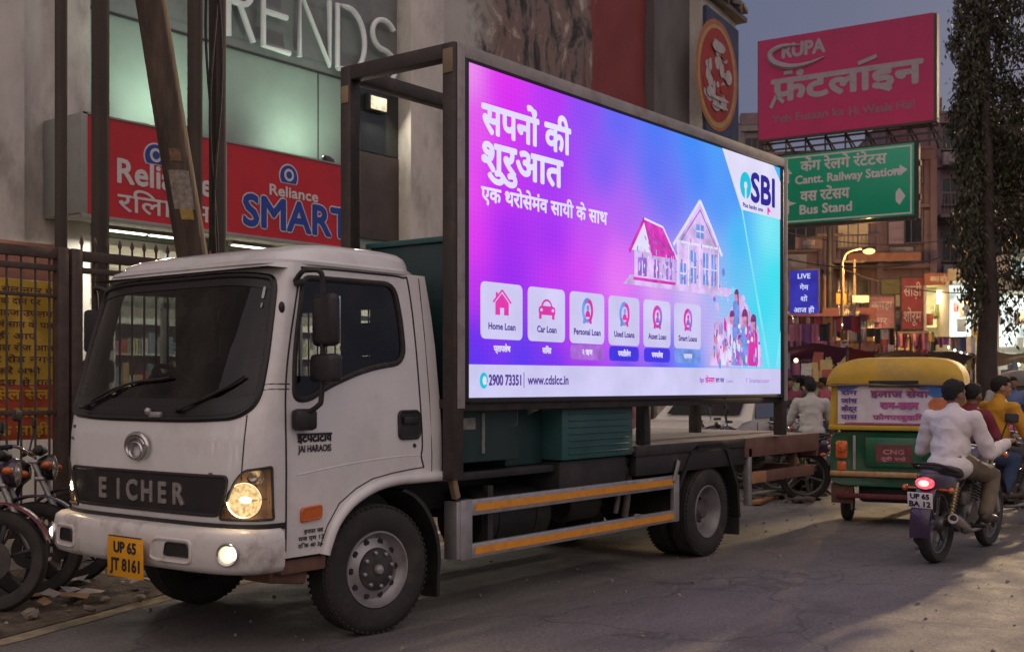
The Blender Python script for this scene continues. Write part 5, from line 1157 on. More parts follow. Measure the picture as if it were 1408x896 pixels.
# ------------------------------------------------------------------ people
skin_m = M('skin', (.22, .115, .07), .55, var=.1, scale=12)
skin_b = M('skin_light', (.33, .19, .12), .55, var=.1, scale=12)
hair_m = M('black_hair', (.012, .010, .010), .8, var=.3, scale=40, bump=.3, bscale=120, stretch=(1, 1, .3))
def cap(mb, a, b, ra, rb=None, n=14):
    a, b = Vector(a), Vector(b); rb = ra if rb is None else rb
    mb.cyl(a, b, ra, rb, n); mb.ell(a, ra, n); mb.ell(b, rb, n)
def fuse(mb, voxel, it=3, disp=0., dscale=6.):
    me = bpy.data.meshes.new('f'); mb.bm.to_mesh(me); mb.bm.free(); o = bpy.data.objects.new('f', me); C.objects.link(o)
    md = o.modifiers.new('r', 'REMESH'); md.mode = 'VOXEL'; md.voxel_size = voxel; md.use_smooth_shade = True
    s = o.modifiers.new('s', 'SMOOTH'); s.iterations = it; s.factor = .6
    out = bpy.data.meshes.new_from_object(o.evaluated_get(bpy.context.evaluated_depsgraph_get())); bpy.data.objects.remove(o); bpy.data.meshes.remove(me)
    if disp:
        nr = [v.normal.copy() for v in out.vertices]
        for v, n in zip(out.vertices, nr):
            c = v.co; f = 1-2*abs(mnoise.noise((c.x*dscale, c.y*dscale, c.z*dscale*1.5))); f2 = mnoise.noise((c.x*dscale*2.7, c.y*dscale*2.7, c.z*dscale*2)); v.co = c+n*disp*(f*.7+f2*.5)
    out.polygons.foreach_set('use_smooth', [True]*len(out.polygons)); return out
def put(me, name, mat, parent):
    me.name = name; me.materials.clear(); me.materials.append(mat); o = bpy.data.objects.new(name, me); C.objects.link(o); o.parent = parent; return o
def hand(mb, wr, d, side, down, curl=.9):
    """palm, four unequal fingers curling towards `down`, thumb from the side of the palm"""
    wr, d = Vector(wr), Vector(d).normalized(); a = Vector(side); a = (a-d*a.dot(d)).normalized(); nn = Vector(down); nn = (nn-d*nn.dot(d)-a*nn.dot(a)).normalized()
    m = Matrix((d, a, nn)).transposed(); mb.box(wr+d*.05, (.092, .078, .032), m, .014, 3); cap(mb, wr-d*.02, wr+d*.03, .027, .026)
    for k, (o, L_) in enumerate(((.030, .072), (.010, .080), (-.010, .075), (-.029, .060))):
        p = wr+d*.09+a*o; ang = 0.
        for j, fr in enumerate((.45, .32, .23)):
            ang += curl*(.75 if j == 0 else 1.); q = p+(d*math.cos(ang)+nn*math.sin(ang))*L_*fr; cap(mb, p, q, .0092-.0006*j, .0086-.0006*j, 8); p = q
    p = wr+d*.035+a*.036; q = p+(d*.7+a*.55+nn*.35).normalized()*.036; cap(mb, p, q, .0115, .0105, 8); r_ = q+(d*.65-a*.1+nn*.75).normalized()*.030; cap(mb, q, r_, .0105, .009, 8)
def head_geo(mb, hc, fwd, up=(0, 0, 1), s=1.):
    f = Vector(fwd).normalized(); u = Vector(up); u = (u-f*u.dot(f)).normalized(); l = u.cross(f); m = Matrix((f, l, u)).transposed()
    def E(x, y, z, r, n=14): mb2 = bmesh.new(); bmesh.ops.create_uvsphere(mb2, u_segments=n, v_segments=10, radius=1); mb.add(mb2, Matrix.Translation(Vector(hc)+(f*x+l*y+u*z)*s) @ m.to_4x4() @ Matrix.Diagonal((r[0]*s, r[1]*s, r[2]*s, 1)))
    E(0, 0, .012, (.098, .077, .105), 20); E(.030, 0, -.055, (.062, .056, .060)); E(.075, 0, -.088, (.026, .030, .022)); E(.098, 0, -.018, (.018, .013, .026), 10); E(.106, 0, -.034, (.015, .017, .012), 10)
    E(.090, 0, -.066, (.012, .024, .007), 10); E(.088, 0, -.078, (.012, .022, .007), 10); E(.080, 0, .022, (.018, .055, .010), 12)
    for sg in (-1, 1): E(-.005, sg*.079, -.018, (.024, .010, .034), 10); E(.055, sg*.045, -.032, (.030, .022, .028), 10)
    return f, l, u
def person(label, J, shirt, trousers, loc, rz=0., skin=skin_m, voxel=.012, cat='person', group=None, sleeve='long', girth=1., hair=True, shoe=None, hands=True, hand_curl=.9, kurta=False, fwd=(1, 0, 0), hscale=1.):
    t = thing('person', label, cat, loc, rz, group); g = girth
    V_ = {k: Vector(v) for k, v in J.items()}; P_ = V_['pelvis']; CH = V_['chest']; NK = V_['neck']; HD = V_['head']
    b = MB(); f, l, u = head_geo(b, HD, fwd, s=hscale); cap(b, NK-Vector((0, 0, .06)), HD-u*.06-f*.012, .058*g, .052)
    cap(b, P_, CH, .11*g, .12*g); b.ell(CH, (.10*g, .16*g, .15)); 
    for sd in ('l', 'r'):
        cap(b, V_['sh_'+sd], V_['el_'+sd], .046*g, .036*g); cap(b, V_['el_'+sd], V_['wr_'+sd], .036*g, .025); cap(b, CH+Vector((0, 0, .10)), V_['sh_'+sd], .06, .05)
        cap(b, V_['hip_'+sd], V_['kn_'+sd], .075*g, .052*g); cap(b, V_['kn_'+sd], V_['an_'+sd], .050*g, .036); cap(b, P_, V_['hip_'+sd], .10, .08); cap(b, V_['an_'+sd], V_['toe_'+sd], .034, .028)
        if hands:
            d = V_['wr_'+sd]-V_['el_'+sd]; hand(b, V_['wr_'+sd], V_.get('hd_'+sd, d), (0, -1 if sd == 'l' else 1, .1), (0, 0, -1), hand_curl)
    put(fuse(b, voxel*.8, 2), 'body', skin, t)
    s = MB(); hem = P_+(P_-CH)*(.28 if not kurta else .6)
    cap(s, CH+Vector((0, 0, .02)), P_, .135*g, .145*g, 18); s.ell(CH+Vector((0, 0, .03)), (.125*g, .185*g, .17), 18); s.ell(P_+(CH-P_)*.4, (.135*g, .165*g, .2), 18); s.ell(P_-(CH-P_).normalized()*.035, (.170*g, .192*g, .135), 18)
    cap(s, NK-Vector((0, 0, .06)), NK+(HD-NK)*.04, .080, .060, 16)
    for sd in ('l', 'r'):
        cap(s, CH+Vector((0, 0, .11)), V_['sh_'+sd]-Vector((0, 0, .012)), .080*g, .066*g); cap(s, V_['sh_'+sd], V_['el_'+sd], .067*g, .060*g)
        w = V_['el_'+sd].lerp(V_['wr_'+sd], .88); 
        if sleeve == 'long': cap(s, V_['el_'+sd], w, .058*g, .042*g)
    put(fuse(s, voxel, 3, .016, 5.5), 'shirt', shirt, t)
    s = MB(); s.ell(P_, (.14*g, .17*g, .13), 18)
    for sd in ('l', 'r'):
        cap(s, P_, V_['hip_'+sd], .12*g, .105*g); cap(s, V_['hip_'+sd], V_['kn_'+sd], .102*g, .076*g); cap(s, V_['kn_'+sd], V_['kn_'+sd].lerp(V_['an_'+sd], .93), .074*g, .062*g)
    put(fuse(s, voxel, 3, .012, 6), 'trousers', trousers, t)
    for sd in ('l', 'r'):
        a, o = V_['an_'+sd], V_['toe_'+sd]; s = MB(); h = Vector((0, 0, -.015)); cap(s, a-(o-a).normalized()*.04+Vector((0, 0, -.035)), o, .042, .036); cap(s, a+Vector((0, 0, .02)), a+Vector((0, 0, -.03)), .045, .05); put(fuse(s, .011, 2), 'shoe', shoe or M('brown_shoe', (.05, .03, .02), .5, var=.3), t)
    if hair:
        s = MB(); m3 = Matrix((f, l, u)).transposed()
        for x, y, z, r in ((-.016, 0, .034, (.095, .081, .092)), (-.046, 0, .004, (.056, .070, .066)), (.03, 0, .072, (.068, .062, .046))):
            bb = bmesh.new(); bmesh.ops.create_uvsphere(bb, u_segments=18, v_segments=12, radius=1); s.add(bb, Matrix.Translation(HD+(f*x+l*y+u*z)*hscale) @ m3.to_4x4() @ Matrix.Diagonal((*[q*hscale for q in r], 1)))
        put(fuse(s, .009, 1, .009, 42), 'hair', hair_m, t)
    e = MB()
    for sg in (-1, 1): e.ell(HD+(f*.088+l*(sg*.032)+u*.004)*hscale, (.010, .013, .007), 8)
    e.build('eyes', black_ink, t, 60); return t

# ------------------------------------------------------------------ motorcycles
engine_m = M('engine_metal', (.20, .19, .18), .45, metal=.7, var=.3, scale=14, dirt=(.06, .05, .045), damt=.8, dscale=9)
tail_glow = EM('tail_lamp_glow', (1, .10, .13), 1.5, var=.5, scale=40); tail_core = EM('tail_lamp_core', (1, .72, .70), 1.3)
def motorcycle(label, loc, rz, paint, group=None, lit=False, plate=None, steer=0., trim=None, lean=0., rim_m=None):
    t = thing('motorcycle', label, 'motorcycle', loc, rz, group); t.rotation_euler.x = lean; r = .345; A, B = Vector((0, 0, r)), Vector((1.40, 0, r))
    trim = trim or black_plastic
    def wheel(c, w):
        pr = [(r-.085, -w*.6), (r-.05, -w), (r-.02, -w*.95), (r-.004, -w*.6), (r, -w*.2), (r, w*.2), (r-.004, w*.6), (r-.02, w*.95), (r-.05, w), (r-.085, w*.6)]
        o = MB().lathe(pr, c, (0, 1, 0), 44).build('wheel', tyre_rubber, t, 40)
        m = MB(); m.lathe([(r-.08, -w*.55), (r-.10, -w*.4), (r-.105, 0), (r-.10, w*.4), (r-.08, w*.55)], c, (0, 1, 0), 44)
        for k in range(6):
            a = 2*PI*k/6+.3; d = Vector((math.cos(a), 0, math.sin(a))); m.bar(c+d*.04, c+d*(r-.095), .03, .022, .005)
        m.lathe([(.0, -.075), (.055, -.075), (.065, -.05), (.065, .05), (.055, .075), (.0, .075)], c, (0, 1, 0), 20); m.build('rim', rim_m or engine_m, o, 40)
        if c.x > .5: MB().lathe([(.06, -.085), (.135, -.085), (.135, -.079), (.06, -.079)], c, (0, 1, 0), 28).build('brake_disc', dark_steel, o)
    wheel(A, .055); wheel(B, .045)
    m = MB(); m.tube([(1.08, 0, .92), (.95, 0, .74), (.55, 0, .70), (.05, 0, .70), (-.12, 0, .72)], .022, 8); m.tube([(1.06, 0, .86), (.90, 0, .40), (.45, 0, .30), (.38, 0, .45), (.30, 0, .70)], .022, 8)
    for sg in (-1, 1): m.tube([(.42, sg*.07, .40), (.0, sg*.095, r)], .022, 8); m.tube([(.02, sg*.10, .50), (.40, sg*.10, .70)], .012, 6)
    m.build('frame', trim, t)
    m = MB(); m.box((.66, 0, .40), (.36, .22, .22), None, .05, 3); m.box((.74, 0, .56), (.17, .17, .20), (0, R(12), 0), .02)
    for k in range(6): m.box((.74+.006*k, 0, .49+.028*k), (.22, .21, .010), (0, R(12), 0), .003)
    m.lathe([(0, -.13), (.10, -.13), (.11, -.11), (.11, .11), (.10, .13), (0, .13)], (.60, 0, .40), (0, 1, 0), 24); m.box((.45, -.08, .54), (.14, .08, .14), None, .03); m.build('engine', engine_m, t, 40)
    m = MB(); m.tube(bez([(.84, -.06, .52), (.95, -.08, .40), (.86, -.12, .27), (.55, -.14, .25), (.32, -.16, .28)]), .022, 8); m.tube([(.34, -.165, .275), (.24, -.175, .295), (-.06, -.20, .385), (-.17, -.205, .42)], [.03, .052, .056, .045], 14); ex = m.build('exhaust', M('exhaust_steel', (.34, .30, .28), .3, metal=.85, var=.2, dirt=(.12, .08, .06), damt=.6), t, 50)
    MB().box((.10, -.225, .36), (.24, .012, .07), (0, R(-18), 0), .004).lathe([(.030, 0), (.0, .002)], (-.172, -.206, .421), (-1, -.03, .17), 14).build('heat_shield', trim, ex)
    m = MB(); rows = []
    for x, z0, z1, w in ((.62, .74, .86, .08), (.68, .72, .92, .115), (.80, .72, .965, .135), (.94, .73, .975, .135), (1.04, .76, .95, .11), (1.09, .80, .90, .06)):
        rows.append([(x, w*math.copysign(abs(math.cos(a))**.7, math.cos(a)), (z0+z1)/2+(z1-z0)/2*math.copysign(abs(math.sin(a))**.7, math.sin(a))) for a in np.linspace(0, 2*PI, 21)[:-1]])
    V = m.grid(rows, cu=True); m.f(V[0]); m.f(V[-1]); tk = m.build('fuel_tank', paint, t, 60)
    MB().lathe([(.035, 0), (.032, .012), (0, .014)], (.88, 0, .968), (0, 0, 1), 16).build('fuel_cap', chrome, tk)
    m = MB(); rows = []
    for x, z, w, h in ((-.20, .845, .08, .03), (-.14, .845, .115, .045), (.05, .825, .13, .05), (.25, .80, .14, .05), (.45, .775, .125, .05), (.62, .79, .10, .05), (.68, .81, .07, .04)):
        rows.append([(x, w*math.copysign(abs(math.cos(a))**.5, math.cos(a)), z+h*math.copysign(abs(math.sin(a))**.6, math.sin(a))-.02) for a in np.linspace(0, 2*PI, 21)[:-1]])
    V = m.grid(rows, cu=True); m.f(V[0]); m.f(V[-1]); m.build('seat', M('seat_vinyl', (.02, .019, .02), .5, var=.25), t, 60)
    m = MB(); rows = []
    for x, zt, zb, w in ((-.30, .80, .66, .055), (-.26, .83, .64, .085), (-.10, .81, .64, .12), (.15, .775, .62, .125), (.34, .74, .60, .09)):
        rows.append([(x, w*math.copysign(abs(math.cos(a))**.6, math.cos(a)), (zt+zb)/2+(zt-zb)/2*math.copysign(abs(math.sin(a))**.6, math.sin(a))) for a in np.linspace(0, 2*PI, 21)[:-1]])
    V = m.grid(rows, cu=True); m.f(V[0]); m.f(V[-1]); m.build('tail_cowl', paint, t, 60)
    m = MB(); m.tube(bez([(.10, -.15, .80), (-.12, -.15, .84), (-.30, -.10, .88), (-.34, 0, .885), (-.30, .10, .88), (-.12, .15, .84), (.10, .15, .80)], 5), .015, 8); m.build('grab_rail', trim, t, 60)
    tl = MB().ell((-.295, 0, .715), (.035, .085, .052), 16).build('tail_lamp', tail_glow if lit else M('red_lens', (.35, .02, .02), .25), t, 60)
    if lit: MB().ell((-.318, 0, .715), (.018, .05, .030), 12).build('bulb', tail_core, tl, 60)
    m = MB(); rows = []
    for a in np.linspace(R(55), R(196), 16): rows.append([(math.cos(a)*(r+.06)+0, y, r+math.sin(a)*(r+.06)+(.0 if abs(y) > .06 else .02)) for y in (-.085, -.06, 0, .06, .085)])
    m.grid(rows); m.box((-.345, 0, .50), (.02, .15, .22), (0, R(-22), 0), .03); m.build('rear_mudguard', paint if lit else trim, t, 60)
    np_ = MB().box((-.40, .0, .575), (.008, .215, .135), (0, R(-10), 0), .003).build('number_plate', white_ink, t)
    if plate:
        m = MB(); rt, up = Vector((0, -1, 0)), Vector((-.174, 0, .985)); m.text(plate[0], (-.4085, 0, .590), rt, up, h=.042, w=.16, bold=.003, align='c'); m.text(plate[1], (-.3965, 0, .522), rt, up, h=.045, w=.18, bold=.003, align='c'); m.build('plate_characters', black_ink, np_, None)
    for sg in (-1, 1):
        m = MB(); m.cyl((.03, sg*.11, .37), (.16, sg*.12, .70), .016, None, 10)
        for k in range(9): m.lathe([(.026, -.006), (.032, 0), (.026, .006)], Vector((.055, sg*.111, .43))+Vector((.10, sg*.008, .22))*k/8, (.36, 0, .93), 12)
        m.build('shock_absorber', M('shock_yellow', (.45, .36, .18), .4, metal=.5), t, 40)
        m = MB(); m.cyl((-.20, sg*.06, .66), (-.21, sg*.19, .66), .010, None, 8); m.ell((-.215, sg*.20, .66), (.040, .026, .028), 12); m.build('indicator', amber, t)
        m = MB(); m.cyl((1.22, sg*.06, .90), (1.24, sg*.18, .90), .010, None, 8); m.ell((1.25, sg*.19, .90), (.040, .026, .028), 12); m.build('indicator', amber, t)
        m = MB(); m.tube([(.50, sg*.10, .29), (.50, sg*.27, .30)], .018, 8); m.build('foot_peg', black_rubber, t)
        m = MB(); m.cyl((1.04, sg*.20, 1.03), (1.06, sg*.26, 1.22), .008, None, 6); q = MB().box((1.05, sg*.30, 1.26), (.03, .13, .085), (0, 0, sg*.15), .03, 3)
        mi = q.build('mirror', black_plastic, t); m.build('stem', trim, mi)
    fk = MB()
    for sg in (-1, 1): fk.cyl((1.12, sg*.085, .95), (1.27, sg*.085, .62), .020, None, 10); fk.cyl((1.27, sg*.085, .62), (1.40, sg*.085, .345), .027, None, 10)
    fk.box((1.13, 0, .93), (.07, .23, .03), None, .01); fk.box((1.18, 0, .80), (.07, .23, .03), None, .01); fk.build('front_fork', galv, t)
    hb = MB(); hb.tube(bez([(.98, -.36, 1.02), (1.04, -.22, 1.035), (1.10, -.08, .985), (1.10, .08, .985), (1.04, .22, 1.035), (.98, .36, 1.02)], 5), .013, 8); hbo = hb.build('handlebar', chrome, t, 60)
    m = MB()
    for sg in (-1, 1): m.cyl((.955, sg*.40, 1.015), (1.01, sg*.28, 1.03), .019, None, 10)
    m.build('grip', black_rubber, hbo)
    m = MB(); m.lathe([(.0, -.09), (.06, -.08), (.095, -.02), (.10, .03), (.09, .05)], (1.22, 0, .89), (1, 0, 0), 24); hl = m.build('headlight', paint, t, 50); MB().lathe([(.09, .05), (.05, .066), (0, .072)], (1.22, 0, .89), (1, 0, 0), 24).build('lens', M('clear_lens', (.55, .53, .5), .1, metal=.6), hl, 60)
    m = MB(); m.box((1.16, 0, 1.02), (.08, .20, .06), (0, R(-35), 0), .02); m.build('instrument_panel', black_plastic, t)
    m = MB(); rows = []
    for a in np.linspace(R(20), R(150), 14): rows.append([(1.40+math.cos(a)*(r+.035), y, r+math.sin(a)*(r+.035)+(.0 if abs(y) > .05 else .015)) for y in (-.07, -.05, 0, .05, .07)])
    m.grid(rows); m.build('front_mudguard', paint, t, 60); return t
paint_black = M('bike_black', (.022, .02, .024), .28, var=.2, coat=.6); paint_maroon = M('bike_maroon', (.13, .014, .02), .28, var=.2, coat=.6); paint_blue = M('bike_blue', (.03, .05, .16), .3, var=.2, coat=.5); paint_grey = M('bike_grey', (.16, .16, .17), .35, var=.2, coat=.5); paint_purple = M('bike_dark_purple', (.055, .035, .07), .28, var=.2, coat=.6)
BO = Vector((5.14, -2.72, 0)); BR = R(-2)
motorcycle('dark purple motorcycle with a lit tail lamp under the man in the white shirt', BO, BR, paint_purple, None, True, ('UP 65', 'BA 12'), lean=R(1.5))
white_shirt = M('white_shirt_cloth', (.70, .65, .63), .85, var=.05, scale=6, bump=.7, bscale=11); khaki = M('khaki_trousers', (.16, .125, .085), .85, var=.12, scale=8)
SEAT = dict(pelvis=(.36, 0, .86), chest=(.42, .0, 1.16), neck=(.445, 0, 1.345), head=(.475, 0, 1.475), sh_l=(.43, .195, 1.255), sh_r=(.43, -.195, 1.255), el_l=(.50, .30, .955), el_r=(.52, -.30, .945), wr_l=(.88, .35, 1.03), wr_r=(.88, -.35, 1.03), hip_l=(.42, .11, .83), hip_r=(.42, -.11, .83), kn_l=(.78, .27, .60), kn_r=(.86, -.21, .72), an_l=(.72, .42, .13), an_r=(.58, -.25, .385), toe_l=(.88, .47, .045), toe_r=(.76, -.27, .34))
person('man in a white shirt and khaki trousers riding the dark purple motorcycle', SEAT, white_shirt, khaki, BO, BR, voxel=.011, girth=1.04, fwd=(.93, -.36, -.03), hscale=1.08)

# a second motorcycle with two riders, beyond the first
B2 = at(1322, 530, 12.6); B2.z = 0; BR2 = R(-26)
motorcycle('black motorcycle carrying the riders in maroon and yellow', B2, BR2, paint_black, 'motorcycles in the traffic')
def shift(J, dx, dz=0, **k):
    d = {a: (b[0]+dx, b[1], b[2]+dz) for a, b in J.items()}; d.update(k); return d
RIDE = dict(SEAT); RIDE.update(kn_l=(.86, .21, .72), an_l=(.58, .25, .385), toe_l=(.76, .27, .34))
maroon = M('maroon_cloth', (.17, .022, .035), .85, var=.12, scale=8); mustard = M('mustard_cloth', (.55, .27, .02), .85, var=.1, scale=8); jeans = M('blue_jeans', (.03, .05, .10), .9, var=.2, scale=30); greyt = M('grey_trousers', (.10, .10, .11), .9, var=.15)
person('rider in a mustard yellow long-sleeved top on the black motorcycle', shift(RIDE, .12, .06, wr_l=(.90, .34, 1.05), wr_r=(.90, -.34, 1.05), an_l=(.62, .25, .40), an_r=(.62, -.25, .40), toe_l=(.8, .27, .35), toe_r=(.8, -.27, .35)), mustard, greyt, B2, BR2, skin_b, voxel=.015, fwd=(.85, -.5, 0), girth=.95)
PIL = shift(RIDE, -.30, -.02, el_l=(.22, .27, 1.0), el_r=(.22, -.27, .98), wr_l=(.42, .18, .92), wr_r=(.42, -.20, .90), kn_l=(.50, .26, .76), kn_r=(.50, -.26, .76), an_l=(.30, .29, .42), an_r=(.30, -.29, .42), toe_l=(.46, .31, .38), toe_r=(.46, -.31, .38))
person('pillion passenger in a maroon shirt and blue jeans behind the rider in yellow', PIL, maroon, jeans, B2, BR2, voxel=.015, fwd=(.95, .2, 0))
# parked motorcycles by the truck front
motorcycle('black and maroon motorcycle parked on the rubble at the truck front bumper', Vector((-2.10, 2.55, .03)), R(-50), paint_maroon, 'motorcycles parked by the gate', lean=R(-7), rim_m=chassis_black)
motorcycle('black motorcycle parked against the gate behind the maroon one', Vector((-1.32, 2.98, .04)), R(-42), paint_black, 'motorcycles parked by the gate', lean=R(-7), rim_m=chassis_black)
motorcycle('dark grey motorcycle squeezed between the two parked by the gate', Vector((-1.72, 2.78, .03)), R(-46), paint_purple, 'motorcycles parked by the gate', lean=R(-8), rim_m=chassis_black)
# parked beyond the truck tail
for px, d, rz, pt, lb in ((1096, 17.6, 35, paint_black, 'black motorcycle parked just beyond the truck tail board'), (1126, 18.6, 60, paint_maroon, 'maroon motorcycle parked beside the man in the pale shirt'), (1088, 21.5, 20, paint_grey, 'grey motorcycle parked by the white car'), (1108, 24, 80, paint_blue, 'blue motorcycle parked farthest down the kerb behind the truck'), (1070, 17.0, 100, paint_black, 'black motorcycle parked broadside behind the truck deck'), (1106, 15.9, 120, paint_purple, 'dark purple motorcycle standing by the scrap behind the tail board'), (1060, 20.6, 70, paint_maroon, 'maroon motorcycle parked by the nose of the white car')):
    q = ground(px, d); motorcycle(lb, q, R(rz), pt, 'motorcycles parked beyond the truck', lean=R(-6))
q = ground(1120, 16.6)
motorcycle('dark grey motorcycle under the man in the pale shirt', q, R(30), paint_grey, 'motorcycles in the traffic')
person('man in a pale shirt sitting on the grey motorcycle left of the auto rickshaw', shift(RIDE, 0, .05), M('pale_shirt_cloth', (.46, .44, .42), .85, var=.08), greyt, q, R(30), voxel=.016)

# ------------------------------------------------------------------ auto rickshaws
rk_green = M('rickshaw_green', (.018, .13, .062), .38, var=.15, scale=3, dirt=(.12, .10, .07), damt=.6, dscale=4, coat=.2); rk_yellow = M('rickshaw_yellow', (.60, .38, .035), .45, var=.1, scale=3, dirt=(.33, .22, .07), damt=.7, dscale=3)
rk_canvas = M('rickshaw_canvas', (.58, .36, .045), .7, var=.12, scale=4, bump=.8, bscale=5, dirt=(.32, .24, .12), damt=.7, dscale=2.5)
def rickshaw(label, loc, rz, canopy, lower, upper, poster=True, group=None):
    t = thing('auto_rickshaw', label, 'auto rickshaw', loc, rz, group); hw = .70; XB = -.50
    def ring(x, z0, z1, w, e=.25, n=28): return [(x, w*math.copysign(abs(math.cos(a))**e, math.cos(a)), (z0+z1)/2+(z1-z0)/2*math.copysign(abs(math.sin(a))**e, math.sin(a))) for a in np.linspace(0, 2*PI, n+1)[:-1]]
    # lower tub
    m = MB(); V = m.grid([ring(XB-.0, .46, 1.02, hw-.05), ring(XB-.02, .44, 1.04, hw-.02), ring(XB+.06, .42, 1.05, hw), ring(.30, .40, 1.05, hw), ring(.32, .40, .62, hw-.02)], cu=True); m.f(V[0]); m.f(V[-1]); m.build('tub', lower, t, 45)
    m = MB(); V = m.grid([ring(.32, .36, .46, hw-.03), ring(1.0, .34, .44, hw-.05), ring(1.75, .34, .44, .42)], cu=True); m.f(V[0]); m.f(V[-1]); m.build('floor', lower, t, 45)
    m = MB(); V = m.grid([ring(1.45, .42, 1.08, .56, .4), ring(1.72, .44, 1.06, .46, .5), ring(1.92, .52, 1.0, .28, .7), ring(1.98, .62, .92, .12, .9)], cu=True); m.f(V[0]); m.f(V[-1]); m.build('nose', lower, t, 45)
    m = MB(); m.box((XB-.02, 0, 1.085), (.05, 1.40, .055), None, .012); m.box((-.1, hw-.01, 1.085), (.82, .03, .055), None, .01); m.box((-.1, -hw+.01, 1.085), (.82, .03, .055), None, .01); m.build('belt_strip', upper, t)
    # rear upper panel with its curtain poster, corner posts
    m = MB(); m.bx(XB, XB+.02, -.66, .66, 1.11, 1.57); m.build('rear_panel', upper, t)
    m = MB()
    for y in (-.67, .67): m.bar((XB+.0, y, 1.05), (XB+.06, y*.97, 1.56), .06, .06, .012); m.bar((.42, y, .70), (.38, y*.96, 1.58), .035, .035, .008); m.bar((1.52, y*.86, .95), (1.22, y*.92, 1.56), .035, .035, .008)
    m.bar((1.52, -.56, 1.0), (1.52, .56, 1.0), .03, .03); m.build('posts', upper, t)
    # canopy
    def hoop(x, z, w, h, e=.42):
        return [(x, w*math.copysign(abs(math.cos(a))**e, math.cos(a)), z+h*abs(math.sin(a))**.75) for a in np.linspace(0, PI, 26)]
    m = MB(); m.grid([hoop(XB-.05, 1.555, .72, .02), hoop(XB-.06, 1.565, .72, .10), hoop(XB-.03, 1.57, .72, .19), hoop(XB+.06, 1.575, .715, .265), hoop(-.1, 1.575, .71, .295), hoop(.40, 1.575, .70, .30), hoop(.95, 1.565, .67, .29), hoop(1.30, 1.52, .63, .24), hoop(1.45, 1.47, .60, .11)])
    m.build('canopy', canopy, t, 60)
    m = MB(); m.tube([(x, y*(.72 if x < .5 else .70 if x < 1 else .64), 1.56+(.0 if x < 1 else -.05)) for y in (1,) for x in np.linspace(XB-.03, 1.4, 12)], .014, 6); m.tube([(x, -(.72 if x < .5 else .70 if x < 1 else .64), 1.56+(.0 if x < 1 else -.05)) for x in np.linspace(XB-.03, 1.4, 12)], .014, 6); m.tube([(XB-.055, y, 1.55+.012*abs(math.sin(y*5))) for y in np.linspace(-.70, .70, 20)], .012, 6); m.build('canopy_hem', M('canopy_hem_brown', (.24, .16, .10), .8, var=.3), t)
    m = MB(); rows = [[(XB-.062+.004*math.sin(y*9+z*20), y, z) for y in np.linspace(-.26, .26, 10)] for z in np.linspace(1.535, 1.605, 4)]; m.grid(rows); m.build('window_flap', black_rubber, t)
    if poster:
        m = MB(); m.grid([[(XB-.022-.006*math.sin(y*11), y, z) for y in np.linspace(-.60, .60, 24)] for z in np.linspace(1.125, 1.55, 8)]); po = m.build('rear_poster', M('poster_white', (.76, .70, .76), .55, var=.12, scale=6, dirt=(.48, .36, .5), damt=.5), t, 60)
        cols = [M('poster_purple', (.15, .05, .32), .6, var=.2), M('poster_orange', (.62, .20, .08), .6, var=.25, scale=20), M('poster_blue', (.05, .16, .42), .6, var=.3, scale=15), M('poster_magenta', (.50, .10, .32), .6, var=.3, scale=12)]
        m = MB(); rt, up = (0, -1, 0), (0, 0, 1); xf_ = XB-.034
        m.mi = 1; m.text('इलाज सेवा', (xf_, .24, 1.43), rt, up, h=.075, w=.60, bold=.007); m.mi = 0; m.text('इलाज सेवा', (xf_-.003, .24, 1.425), rt, up, h=.07, w=.60, bold=.002)
        m.mi = 3; m.text('राम-सदन', (xf_, .14, 1.30), rt, up, h=.07, w=.40, bold=.007); m.text('फोनपरबुकिंग', (xf_, .22, 1.18), rt, up, h=.05, w=.54, bold=.004)
        m.mi = 0
        for k, tx in enumerate(('रोग', 'जांच', 'केंद्र', 'पास')): m.text(tx, (xf_, .56, 1.45-.09*k), rt, up, h=.05, w=.17, bold=.003)
        def blob(y, z, ry, rz_, mi): m.mi = mi; m.poly([(xf_+.002, y+ry*math.cos(a)*(1+.12*math.sin(3*a)), z+rz_*math.sin(a)*(1+.1*math.cos(5*a))) for a in np.linspace(0, 2*PI, 24)[:-1]])
        blob(-.46, 1.32, .10, .11, 1); blob(-.50, 1.19, .075, .055, 3); m.mi = 2; m.poly([(xf_+.001, y, z) for y, z in ((-.22, 1.545), (-.60, 1.545), (-.60, 1.43), (-.42, 1.42), (-.30, 1.49))]); m.poly([(xf_+.001, y, z) for y, z in ((.60, 1.545), (.36, 1.545), (.44, 1.51), (.60, 1.50))]); m.mi = 3; m.poly([(xf_+.001, y, z) for y, z in ((.52, 1.126), (-.58, 1.126), (-.58, 1.14), (.52, 1.145))])
        m.build('poster_print', cols, po, None)
    # tail lamps, bumper strip, hatch, underside bar
    for sg in (-1, 1):
        o = MB().box((XB-.035, sg*.555, .84), (.05, .13, .20), None, .02).lathe([(.06, 0), (.055, .025), (.0, .032)], (XB-.055, sg*.555, .87), (-1, 0, 0), 20).build('tail_lamp', M('orange_lens', (.70, .15, .04), .25, var=.3, scale=30, coat=.6), t, 45)
        MB().box((XB-.03, sg*.555, .66), (.03, .10, .10), None, .012).build('reflector', M('orange_lens', (.7, .15, .04)), t)
    m = MB(); m.box((XB-.05, 0, .575), (.05, 1.36, .06), None, .015); m.build('bumper_strip', M('bumper_orange', (.52, .28, .12), .5, var=.35, scale=14, dirt=(.55, .5, .4), damt=.8, dscale=8), t)
    m = MB(); m.bx(XB-.03, XB-.018, -.30, .30, .66, .98, .004); h = m.build('engine_hatch', lower, t)
    m = MB(); m.bx(XB-.035, XB-.029, -.19, .19, .71, .90); m.build('plate_panel', M('dull_maroon', (.20, .05, .06), .6, var=.35, scale=12), h)
